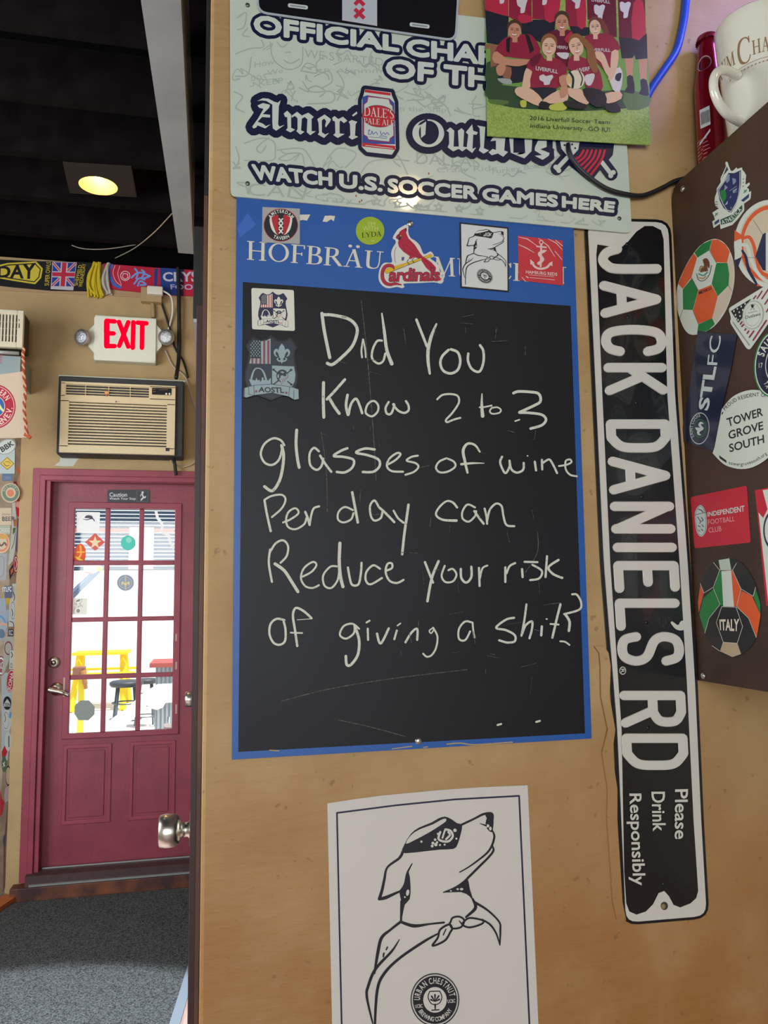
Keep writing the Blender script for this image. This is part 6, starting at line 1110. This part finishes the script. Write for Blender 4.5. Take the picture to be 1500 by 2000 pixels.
t = thing('sheet_metal_duct', 'grey sheet metal duct below the cream louvred unit', 'duct', (c.x, 4.3, onY(20, 735, 4.24).z)); xr2 = onY(40, 700, 4.24).x; DU = mat('#98a6a8', .4, metal=.3)
Geo().box(DU, xl_, xr2, 4.24, B-.001, onY(20, 745, 4.24).z, zb_-.022).obj('body', t)
Geo().tube(mat('#c3cacb', .3, metal=.5), [(xl_, 4.205, zb_-.014), (xr2, 4.205, zb_-.016)], .010, 12).obj('rolled_edge', t)
a = Art(Surf('Y', 4.239), (0, 600), 7.407, .0003)
for i in range(7): a.line(mat('#b03a50'), [(-20, 690+i*20), (25, 690+i*20)], 8)
a.obj('striped_decal', t, 'red striped decal')
YPN = 4.10; a = Art(Surf('Y', YPN), (0, 600), 7.407, 0); CL = mat('#c4b3a0', .9, bump=.3, bs=120, name='pennant_cloth')
a.slab(CL, [(-200, 990), (130, 962), (330, 930), (350, 1200), (365, 1600), (385, 1890), (200, 1895), (-200, 1900)], .004)
pn = a.obj('cloth_pennant', label='beige cloth pennant with a red and blue round club badge, left corner', cat='pennant'); RP = mat('#a3203c', .8)
a = Art(Surf('Y', YPN), (0, 600), 7.407, .0043); a.ell(RP, -75, 1440, 305, 322); a.ell(mat('#d3b8ac', .8), -75, 1440, 285, 300, hole=9); a.ell(mat('#d3b8ac', .8), -75, 1440, 152, 160).ell(mat('#2c5f9a', .8), -75, 1440, 142, 150)
a.stroke(mat('#c9cfa8', .8), [(-30, 1380), (20, 1470), (50, 1500)], 34)
a.path(mat('#d9c6b8', .8), 'BAYERN', ellpts(-75, 1440, 175, 186, 0, 20, 240, 335), 85, .02).path(mat('#d9c6b8', .8), 'MUENCHEN E.V.', ellpts(-75, 1440, 260, 274, 0, 30, 160, 3), 85, .02); a.obj('badge', pn, 'red ring badge with pale lettering')
g = Geo(); pts = [Surf('Y', YPN).p(x/7.407, 600+y/7.407, .01) for x, y in ((352, 600), (338, 700), (345, 800), (345, 930), (362, 1100), (372, 1250), (358, 1400), (362, 1550), (378, 1700), (400, 1860))]
L_ = cr(pts, 10); r_ = .0065
for k, m_ in ((0, mat('#a8452f', .9)), (PI, mat('#d0a58a', .9))):
    g.tube(m_, [p+Vector((math.cos(i*.8+k)*.004, math.sin(i*.8+k)*.004, 0)) for i, p in enumerate(L_)], .005, 6, False)
g.tube(mat('#b5563a', .9), [L_[-1]+Vector((-.012, 0, .006)), L_[-1]+Vector((.0, 0, .0)), L_[-1]+Vector((.016, 0, -.012))], .009, 8); g.obj('twisted_cord', pn, 'red and white twisted cord')

SPF = Surf('Y', YP)
class SurfA(Surf):        # the angled face of the pier
    def p(s, x, y, h):
        n = Vector((B-YP, -(XP-XQ), 0)).normalized(); r = ray(x, y); return CAM+r*(n.dot(Vector((XP, B, 0))-Vector((0, 0, 0)))/n.dot(r))+n*h
SPS = SurfA('A', 0); GL = 'stickers covering the corner pier'
def ps(surf, o, k, base, lab, h, draw=None):
    a = Art(surf, o, k, h); a.slab(base[0], base[1], .0006); 
    if draw: draw(a)
    stk(a, lab, GL)
q1 = (0, 850)
cW, cY, cB, cG, cO, cR, cT = [mat(h_, .45) for h_ in ('#c3ccc8', '#d1b22c', '#40587f', '#4f6a50', '#c2673c', '#b42a3a', '#b9a58a')]
ps(SPF, q1, 6.667, (mat('#a9b8ba', .5), [(-100, 190), (195, 190), (190, 500), (-100, 500)]), 'pale blue paper sticker behind the yellow diamond', .0004)
def d1(a): a.ell(INK, 85, 150, 128, 92, -28, hole=7); a.text(INK, 'BBK', [(0, 165), (150, 72), (185, 125), (32, 222)], .03)
ps(SPF, q1, 6.667, (cW, ellpts(85, 150, 132, 96, -28)), 'white oval sticker with three bold black letters below the beige pennant', .0012, d1)
def d2_(a): a.line(INK, [(95, 290), (182, 370), (97, 448), (8, 370)], 6, True); a.stroke(INK, [(50, 360), (80, 400), (120, 390)], 8).stroke(INK, [(70, 350), (110, 345), (140, 370)], 6)
ps(SPF, q1, 6.667, (cY, [(95, 280), (190, 370), (97, 458), (0, 370)]), 'yellow diamond road sign sticker', .0014, d2_)
ps(SPF, q1, 6.667, (cB, [(28, 502), (165, 502), (162, 592), (30, 596)]), 'small blue rectangular sticker below the yellow diamond', .0016, lambda a: a.text(mat('#6f87a8'), 'OPEN', (48, 535, 140, 578)))
def d3_(a): a.ell(cG, 140, 750, 108, 112).ell(cT, 140, 750, 66, 70).ell(cO, 138, 755, 45, 46); a.path(cT, 'BREWERY', ellpts(140, 750, 78, 82, 0, 14, 190, 350), 24)
ps(SPF, q1, 6.667, (cT, ellpts(138, 752, 122, 128)), 'round green and orange brewery sticker', .0018, d3_)
ps(SPF, q1, 6.667, (cT, [(-60, 950), (150, 945), (150, 1170), (-60, 1175)]), 'tan sticker with bold black letters about beer', .001, lambda a: (a.text(mat('#6a4a3a'), 'DRINK', (30, 1020, 140, 1045)), a.text(INK, 'BEER', (30, 1062, 190, 1112), .02), a.line(INK, [(35, 1118), (150, 1112)], 5)))
ps(SPF, q1, 6.667, (mat('#9aa08c', .5), [(-60, 1180), (135, 1175), (130, 1290), (-60, 1290)]), 'grey sticker with pale block letters under the tan one', .0008, lambda a: a.text(mat('#c9cbc0'), 'CHUGG', (-10, 1210, 128, 1265)))
def d4_(a): a.ell(cO, 20, 1400, 95, 118).ell(cT, 20, 1400, 70, 90); a.stroke(mat('#5a3a2a'), [(-10, 1410), (20, 1440), (60, 1400), (80, 1430)], 22); a.poly(mat('#c28f3a'), [(-60, 1290), (105, 1300), (100, 1350), (-60, 1350)])
ps(SPF, q1, 6.667, (mat('#c9b08a', .5), ellpts(20, 1405, 108, 132)), 'round orange and brown sticker with a moustached face', .0016, d4_)
ps(SPF, q1, 6.667, (mat('#8d8f93', .5), [(-60, 1540), (95, 1540), (80, 1890), (-60, 1890)]), 'large grey sticker with faint line drawing', .0006, lambda a: a.stroke(mat('#6a6c72'), [(-20, 1580), (50, 1600), (45, 1800), (-10, 1860)], 6))
ps(SPF, (0, 1140), 6.667, (mat('#28345e', .5), [(60, 30), (152, 30), (150, 182), (62, 186)]), 'dark blue sticker with white lettering beside the grey one', .0014, lambda a: a.text(cW, 'STLFC', [(30, 50), (152, 38), (152, 100), (30, 108)], .02))
ps(SPF, (0, 1140), 6.667, (mat('#7f8a98', .5), [(-60, 190), (75, 190), (95, 560), (40, 740), (-60, 740)]), 'large blue-grey sticker with a swirl drawing', .0005, lambda a: (a.stroke(mat('#4f78a8'), [(-40, 440), (20, 430), (70, 500)], 30), a.stroke(mat('#b98a68'), [(-40, 560), (30, 520), (85, 540)], 26), a.ell(mat('#3f5570'), 20, 650, 45, 60)))
ps(SPF, (0, 1140), 6.667, (mat('#6a1f34', .5), ellpts(15, 1070, 60, 130)), 'dark red oval sticker low on the pier front', .0012, lambda a: (a.ell(cW, 15, 1070, 46, 110, hole=8), a.text(cW, 'RC', (-15, 1020, 45, 1110))))
# side face of the pier (foreshortened)
def sd(lab, base, pts, h, draw=None, o=q1): ps(SPS, o, 6.667, (base, pts), lab, h, draw)
sd('orange pennant sticker at the top of the pier edge', cO, [(212, 400), (262, 440), (262, 490), (240, 510), (222, 460)], .0004)
sd('tan leaf-shaped sticker on the pier edge', mat('#b58a6a', .5), ellpts(250, 640, 22, 110), .0005)
sd('dark red oval sticker on the pier edge', mat('#7a1c34', .5), ellpts(195, 720, 32, 120), .0012, lambda a: a.ell(cW, 195, 720, 22, 90, hole=5))
sd('red and pink oval sticker on the pier edge', cR, ellpts(238, 910, 38, 152), .0008, lambda a: a.poly(mat('#d99a94'), [(205, 850), (275, 880), (272, 960), (205, 930)]))
sd('white strip sticker with orange and green tips', cW, [(160, 880), (200, 870), (210, 1060), (215, 1240), (195, 1500), (165, 1640), (108, 1700), (125, 1480), (150, 1260)], .0004, lambda a: (a.poly(cO, [(172, 1110), (208, 1090), (208, 1190), (180, 1190)]), a.poly(cG, [(165, 1210), (208, 1200), (200, 1250), (165, 1300)]), a.stroke(mat('#4a4a50'), [(200, 1260), (180, 1400), (150, 1480)], 8)))
sd('purple-grey picture sticker on the pier edge', mat('#6a5664', .5), [(225, 1080), (275, 1090), (262, 1500), (240, 1550), (195, 1500), (215, 1250)], .0006, lambda a: a.poly(mat('#9a8a98'), [(235, 1200), (262, 1180), (255, 1380), (230, 1420)]))
sd('glossy red oval sticker with a white swoosh', mat('#a81c34', .3), ellpts(205, 1680, 32, 115), .0014, lambda a: (a.ell(cW, 205, 1680, 26, 98, hole=4), a.stroke(cW, [(200, 1620), (215, 1680), (200, 1740)], 9)))
sd('black and orange slanted sticker', mat('#2c2a38', .5), [(115, 1760), (180, 1660), (200, 1740), (125, 1880)], .001, lambda a: a.poly(cO, [(135, 1760), (170, 1720), (172, 1770), (140, 1820)]))
q2 = (0, 1140)
sd('long white sticker strip with scribbled black script', cW, [(160, 0), (210, 0), (205, 260), (190, 560), (110, 560), (120, 200), (150, 180)], .0004, lambda a: (a.ell(mat('#8a8f96'), 165, 350, 30, 120, hole=4), a.stroke(INK, [(170, 110), (190, 170), (180, 220)], 9), a.stroke(INK, [(150, 330), (165, 380), (160, 420)], 8), a.stroke(INK, [(130, 490), (170, 510), (180, 560)], 10)), q2)
sd('small yellow square sticker', cY, [(80, 190), (125, 188), (122, 262), (80, 268)], .0008, None, q2)
sd('pale blue sticker below the yellow square', mat('#9fb8cc', .5), [(80, 345), (118, 340), (115, 480), (95, 500), (82, 440)], .0007, None, q2)
sd('small navy sticker with two white capitals', mat('#232a54', .5), [(108, 592), (170, 590), (166, 682), (106, 684)], .001, lambda a: a.text(cW, 'KC', (116, 605, 162, 670), .03), q2)
sd('grey sticker with a maroon crowned ring', mat('#b0b4ae', .5), [(55, 690), (190, 690), (185, 870), (130, 960), (60, 1150), (20, 1200), (50, 900)], .0004, lambda a: a.ell(mat('#7a2c44'), 108, 840, 52, 90, hole=10), q2)
sd('white upright card sticker with a small figure', cW, [(122, 862), (188, 866), (180, 1112), (114, 1118)], .0012, lambda a: (a.line(mat('#5a5f68'), [(122, 862), (188, 866), (180, 1112), (114, 1118)], 4, True), a.stroke(INK, [(145, 890), (160, 930), (145, 960)], 10), a.ell(mat('#5a5f68'), 146, 1065, 14, 34, hole=5)), q2)
sd('red oval sticker with slanted white letters', cR, ellpts(136, 1265, 55, 152, 6), .0014, lambda a: (a.ell(cW, 136, 1265, 52, 146, 6, hole=5), a.text(cW, 'KONA', [(95, 1370), (135, 1150), (178, 1160), (138, 1385)], .03)), q2)
sd('long pale grey sticker sheet down the pier edge', mat('#aebcc4', .5), [(20, 1210), (60, 1160), (160, 1160), (155, 1500), (150, 1750), (120, 2000), (100, 2300), (20, 2300)], .0003, None, q2)
sd('black arched sticker with pale letters', mat('#23252c', .4), ellpts(92, 1555, 52, 88), .0014, lambda a: (a.poly(cW, [(50, 1560), (92, 1500), (135, 1560), (135, 1600), (50, 1600)]), a.text(INK, 'TEN', (55, 1555, 130, 1595), .02)), q2)
sd('white oval sticker with a drawn duck and blue patch', cW, ellpts(90, 1780, 62, 140), .0012, lambda a: (a.poly(mat('#5f9ccc'), [(120, 1660), (150, 1690), (140, 1760), (115, 1740)]), a.ell(mat('#5a6068'), 75, 1780, 40, 110, hole=3), a.stroke(INK, [(60, 1700), (70, 1760), (60, 1800)], 7)), q2)
q3 = (0, 1430)
def s3(lab, base, pts, h, draw=None): ps(SPS, q3, 5.0, (base, pts), lab, h, draw)
s3('white oval sticker with a dark bar low on the pier', cW, ellpts(78, 90, 32, 95), .0012, lambda a: a.line(mat('#5a5f78'), [(85, 40), (85, 140)], 12))
s3('red diamond sticker low on the pier', cR, [(15, 190), (45, 130), (72, 190), (50, 250), (20, 260)], .001)
s3('green round sticker with a white cross-shaped mark', cG, ellpts(38, 310, 23, 80), .0014, lambda a: (a.line(cW, [(28, 300), (45, 330)], 10), a.line(cW, [(45, 290), (28, 340)], 8)))
s3('beige oval sticker with a dark rim', cT, ellpts(78, 425, 28, 102), .0012, lambda a: a.ell(INK, 78, 425, 27, 100, hole=4))
s3('pink and grey torn sticker below the beige oval', mat('#b09a98', .5), [(50, 540), (98, 520), (100, 640), (50, 690), (40, 620)], .0008)
s3('red torn sticker at the lowest bright patch', cR, [(0, 560), (15, 650), (40, 680), (20, 800), (0, 830)], .0009)
s3('brown torn strip of old stickers by the floor', mat('#6a4a44', .7), [(75, 680), (98, 660), (100, 900), (80, 1200), (55, 1500), (30, 1560), (35, 1100), (60, 850)], .0004, lambda a: (a.ell(mat('#4a4656'), 50, 1060, 22, 60), a.stroke(mat('#8a6a60'), [(85, 700), (80, 900), (60, 1100), (60, 1400)], 14)))

# ------------------------------------------------------------------ stickers on the door glass
SG = Surf('Y', yf+.009); GDG = 'stickers on the door glass'
def tmat(h):           # thin paper and film on the glass lets daylight through
    m = bpy.data.materials.new('backlit_sticker'); m.use_nodes = True; nt = m.node_tree; p_ = nt.nodes['Principled BSDF']; p_.inputs['Base Color'].default_value = (*lin(h), 1); p_.inputs['Roughness'].default_value = .6
    t_ = nt.nodes.new('ShaderNodeBsdfTranslucent'); t_.inputs[0].default_value = (*lin(h), 1); x = nt.nodes.new('ShaderNodeMixShader'); x.inputs[0].default_value = .55
    nt.links.new(p_.outputs[0], x.inputs[1]); nt.links.new(t_.outputs[0], x.inputs[2]); nt.links.new(x.outputs[0], nt.nodes['Material Output'].inputs[0]); return m
def ds(o, k, base, lab, draw=None, sm=0):
    a = Art(SG, o, k, .0003); a.slab(base[0], base[1], .0004, sm)
    if draw: draw(a)
    stk(a, lab, GDG)
TM = {}
u1 = (130, 980); k1_ = 6.818; u2 = (130, 1240)
ds(u1, k1_, (tmat('#f2f2f2'), [(135, 135), (445, 140), (438, 412), (132, 408)]), 'white square sticker with a dark bowler hat on the top left pane', lambda a: (a.poly(mat('#4a3a50'), [(240, 215), (260, 185), (300, 178), (340, 190), (352, 225), (300, 220)], sm=2), a.stroke(mat('#4a3a50'), [(222, 230), (270, 240), (330, 225), (360, 235), (372, 262)], [6, 12, 12, 16, 8]), a.line(mat('#d8d4d4'), ellpts(275, 290, 125, 130, 0, 20, 180, 360), 4)))
ds(u1, k1_, (tmat('#d8685c'), [(378, 415), (512, 540), (380, 652), (245, 540)]), 'red diamond sticker with a pale star', lambda a: a.poly(mat('#f0d8b0'), [(380+(90 if i % 2 == 0 else 36)*math.sin(i*PI/5), 545-(90 if i % 2 == 0 else 36)*math.cos(i*PI/5)) for i in range(10)]))
ds(u1, k1_, (tmat('#e05a3c'), [(105, 700), (120, 610), (185, 555), (240, 600), (255, 680), (235, 790), (100, 790)]), 'red and yellow flame-like sticker in the corner of the top left pane', lambda a: (a.stroke(mat('#f0b030'), [(185, 590), (190, 700), (150, 760)], 24), a.line(mat('#f0b030'), [(140, 670), (240, 670)], 20), a.stroke(mat('#f0c030'), [(110, 730), (160, 760), (210, 785)], 26)), 2)
ds(u1, k1_, (tmat('#58c8b8'), ellpts(820, 548, 98, 98)), 'round turquoise sticker on the top middle pane', lambda a: a.ell(mat('#8fe0d0'), 830, 510, 40, 40))
ds(u1, k1_, (tmat('#9aa3b0'), ellpts(785, 1078, 114, 108)), 'round grey sticker with a gold fleur-de-lis', lambda a: (a.ell(mat('#c0c4cc'), 785, 1078, 85, 80, hole=6), a.stroke(mat('#e8dca0'), [(785, 990), (785, 1165)], [10, 34, 10]), a.stroke(mat('#e8dca0'), [(785, 1110), (745, 1070), (740, 1100)], 18), a.stroke(mat('#e8dca0'), [(785, 1110), (825, 1070), (830, 1100)], 18)))
def dd(a): a.aff = (.13, 0, 56, 0, .124, 1270.0); dog(a, mat('#d8d6cc', .5), False)
ds(u1, k1_, (tmat('#e8e6dc'), [(80, 1280), (275, 1285), (270, 1505), (75, 1500)]), 'tiny white sticker of a masked dog on the second pane down', dd)
ds(u2, k1_, (mat('#8b9490', .5), [(185, 872), (300, 872), (375, 955), (372, 1060), (290, 1138), (160, 1135), (103, 1050), (108, 945)]), 'grey octagon sticker on the bottom left pane')
ds(u2, k1_, (tmat('#f0e8e6'), [(1295, 1180), (1395, 1175), (1398, 1245), (1330, 1240), (1300, 1220)]), 'scrap of white and red sticker in the bottom right corner of the glass', lambda a: a.line(cR, [(1310, 1238), (1395, 1240)], 8))
a = Art(SG, (0, 880), 3.571, .0003); a.slab(tmat('#f4f4f4'), [(1078, 425), (1098, 425), (1108, 465), (1138, 505), (1140, 560), (1185, 585), (1195, 632), (1215, 665), (1213, 705), (1180, 645), (1168, 600), (1122, 575), (1120, 515), (1090, 475)], .0004); stk(a, 'wavy white tape strip on the top right pane', GDG)

# ------------------------------------------------------------------ the patio outside the door
ZG = -.22
S(Geo().box(mat('#d8d6d0', .9, noise=.08, ns=3, name='pale_concrete'), -8, 7, B+.16, 21, ZG-.1, ZG).obj('patio_ground'))
YH = 16.0; g = Geo(); SID = mat('#2c4258', .7, name='blue_siding'); zz = onY(240, 1112, YH).z
for i in range(30): g.box(SID, -6, 4.5, YH, YH+.05, zz+i*.072, zz+(i+.78)*.072); g.box(mat('#f0f2f4', .7), -6, 4.5, YH-.006, YH+.05, zz+(i+.78)*.072, zz+(i+1)*.072)
g.box(SID, -6, 4.5, YH+.05, YH+.3, zz-.02, 6)
hs = thing('patio_building', 'blue slatted building front across the bright patio', 'building', (-.7, YH, ZG)); g.obj('siding', hs)
Geo().box(mat('#e9e8e4', .8), -6, 4.5, YH, YH+.3, ZG, zz-.02).obj('lower_wall', hs, 'white lower wall')
x0_, x1_ = onY(252, 1060, YH-.02).x, onY(300, 1060, YH-.02).x; Geo().box(mat('#d99aa4', .7), x0_, x1_, YH-.03, YH-.001, zz, onY(270, 1030, YH).z).obj('pink_door', hs)
x0_, x1_ = onY(140, 1036, YH).x, onY(340, 1036, YH).x; Geo().box(mat('#b5654f', .7), x0_, x1_, YH-.02, YH-.001, onY(240, 1040, YH).z, onY(240, 1032, YH).z).obj('red_band', hs)
# yellow picnic table
def bar(g, m, p, q_, w_): 
    p, q_ = Vector(p), Vector(q_); d = (q_-p).normalized(); u = d.orthogonal().normalized()*w_; v = d.cross(u).normalized()*w_
    g.prism(m, [p+u+v, p-u+v, p-u-v, p+u-v], [q_+u+v, q_-u+v, q_-u-v, q_+u-v])
YT = 13.6; cx_ = onY(200, 1290, YT).x; ztp = onY(200, 1272, YT).z; pt_ = thing('picnic_table', 'bright yellow picnic table seen through the lower left panes', 'table', (cx_, YT, ZG)); YL_ = mat('#e8c81e', .6)
g = Geo()
for i in range(5): g.box(YL_, cx_-.42, cx_+.42, YT-.32+i*.13, YT-.21+i*.13, ztp-.04, ztp)
g.obj('table_top', pt_)
zs_ = ztp-.30
for sy in (-.5, .42): Geo().box(YL_, cx_-.55, cx_+.55, YT+sy, YT+sy+.1, zs_-.035, zs_).obj('bench', pt_)
for sx in (-.33, .33):
    for sy in (-1, 1): g = Geo(); bar(g, YL_, (cx_+sx, YT+sy*.1, ztp-.04), (cx_+sx*1.15, YT+sy*.5, ZG), .035); g.obj('leg', pt_)
    g = Geo(); g.box(YL_, cx_+sx-.03, cx_+sx+.03, YT-.5, YT+.5, zs_-.09, zs_-.036); g.obj('cross_beam', pt_)
# bar stools
def stool(px_, py_, Yd, r, lab):
    c = onY(px_, py_, Yd); st = thing('bar_stool', lab, 'stool', (c.x, Yd, ZG), 'bar stools on the patio'); MT = mat('#6a737c', .4, metal=.5)
    Geo().lathe(mat('#3a4048', .5), (c.x, Yd, c.z-.06), [(r*.9, 0), (r, .02), (r, .05), (r*.85, .065), (.001, .068)], 28).obj('seat', st)
    h = c.z-.06-ZG
    for i in range(4):
        a_ = PI/4+i*PI/2+.2; g = Geo(); g.tube(MT, [(c.x+r*.7*math.cos(a_), Yd+r*.7*math.sin(a_), c.z-.06), (c.x+r*1.15*math.cos(a_), Yd+r*1.15*math.sin(a_), ZG)], .013, 8, False); g.obj('leg', st)
    for f in (.25, .5, .75):
        rr_ = r*(.7+.45*f); g = Geo(); g.tube(MT, [(c.x+rr_*math.cos(k*PI/16), Yd+rr_*math.sin(k*PI/16), c.z-.06-h*f) for k in range(33)], .009, 6, False); g.obj('foot_ring', st)
stool(247, 1330, 9.6, .185, 'dark round bar stool in the bottom middle pane')
stool(285, 1326, 11.4, .15, 'second bar stool standing farther back by the corrugated counter')
YC = 9.0; x0_, x1_ = onY(292, 1330, YC).x, .6; zt_ = onY(310, 1294, YC).z; bc_ = thing('patio_bar', 'corrugated metal outdoor bar counter with a reddish top', 'bar counter', (x0_+.4, YC, ZG))
g = Geo(); n = 80; vs = []
for k in range(n+1): x = x0_+.06+(x1_-x0_-.06)*k/n; y = YC+.04+.012*math.sin(k*2.1); vs += [(x, y, ZG), (x, y, zt_-.05)]
g.add(mat('#a3adb4', .4, metal=.4), vs, [(2*k, 2*k+2, 2*k+3, 2*k+1) for k in range(n)]); g.box(mat('#a3adb4', .4, metal=.4), x0_+.06, x1_, YC+.06, YC+.5, ZG, zt_-.05); g.obj('corrugated_front', bc_)
Geo().box(mat('#a8524e', .6), x0_, x1_, YC-.05, YC+.55, zt_-.05, zt_, bev=.006).obj('counter_top', bc_)
# white table end close to the door, dark pole
def slabq(m, q, Yd, t): g = Geo(); g.prism(m, [onY(x, y, Yd) for x, y in q], [onY(x, y, Yd)+Vector((0, t, 0)) for x, y in q]); return g
c = onY(270, 1380, 7.6); wt = thing('white_tabletop', 'sunlit white folded tabletop leaning outside the bottom panes', 'tabletop', (c.x, 7.6, ZG))
slabq(mat('#eeeeee', .6), [(130+u/6.818, 1240+v/6.818) for u, v in ((515, 1180), (800, 980), (1000, 790), (1210, 660), (1420, 650), (1420, 900), (1320, 905), (1280, 970), (1200, 1000), (1120, 980), (1070, 940), (950, 1060), (800, 1200), (760, 1290), (515, 1290))], 7.6, .03).obj('top', wt)
g = Geo()
for x in (225, 330): p = onY(x, 1400, 7.64); g.tube(mat('#8a9298', .4, metal=.6), [(p.x, 7.65, ZG), (p.x, 7.65, p.z)], .015, 8, False)
g.obj('support', wt)
g = Geo(); bar(g, mat('#5a6f8c', .6), onY(-195, 1498, 8), onY(143, 1160, 8), .025); bar(g, mat('#5a6f8c', .6), onY(143, 1160, 8), onY(188, 1116, 8), .025); bar(g, mat('#5a6f8c', .6), onY(188, 1116, 8), onY(205, 1096, 8), .025); tag(g.obj('slanted_pole'), 'slanted blue-grey pole behind the upper left panes', 'pole')
a = Art(Surf('Y', 8.0), (130, 980), 6.818, .03); a.slab(mat('#e8b8a8', .6), [(235, 850), (440, 850), (490, 870), (440, 915), (360, 960), (235, 935)], .004); a.poly(mat('#e8c83a'), [(400, 860), (490, 870), (480, 925), (400, 925)]); a.poly(mat('#d8606a'), [(235, 930), (360, 945), (340, 965), (235, 945)]); tag(a.obj('patio_banner'), 'pink and yellow striped banner behind the second row of panes', 'banner')

Yp_ = 9.0; p0_, p1_ = onY(153, 1322, Yp_), onY(164, 1322, Yp_); yp = thing('yellow_post', 'yellow post with a brown cap beside the grey octagon sticker', 'post', ((p0_.x+p1_.x)/2, Yp_, ZG))
Geo().box(mat('#e8d23a', .6), p0_.x, p1_.x, Yp_, Yp_+.06, ZG, p0_.z, bev=.004).obj('shaft', yp)
c1_, c2_ = onY(142, 1318, Yp_), onY(166, 1302, Yp_); Geo().box(mat('#8a5f48', .7), c1_.x, c2_.x, Yp_-.03, Yp_+.09, c1_.z-.02, c2_.z, bev=.01).obj('cap', yp)
g = Geo(); g.tube(mat('#a8764a', .7), [onY(162, 1310, Yp_-.02), onY(165, 1328, Yp_-.03), onY(168, 1345, Yp_-.02)], [.03, .026, .02], 10); g.obj('hanging_strap', yp)
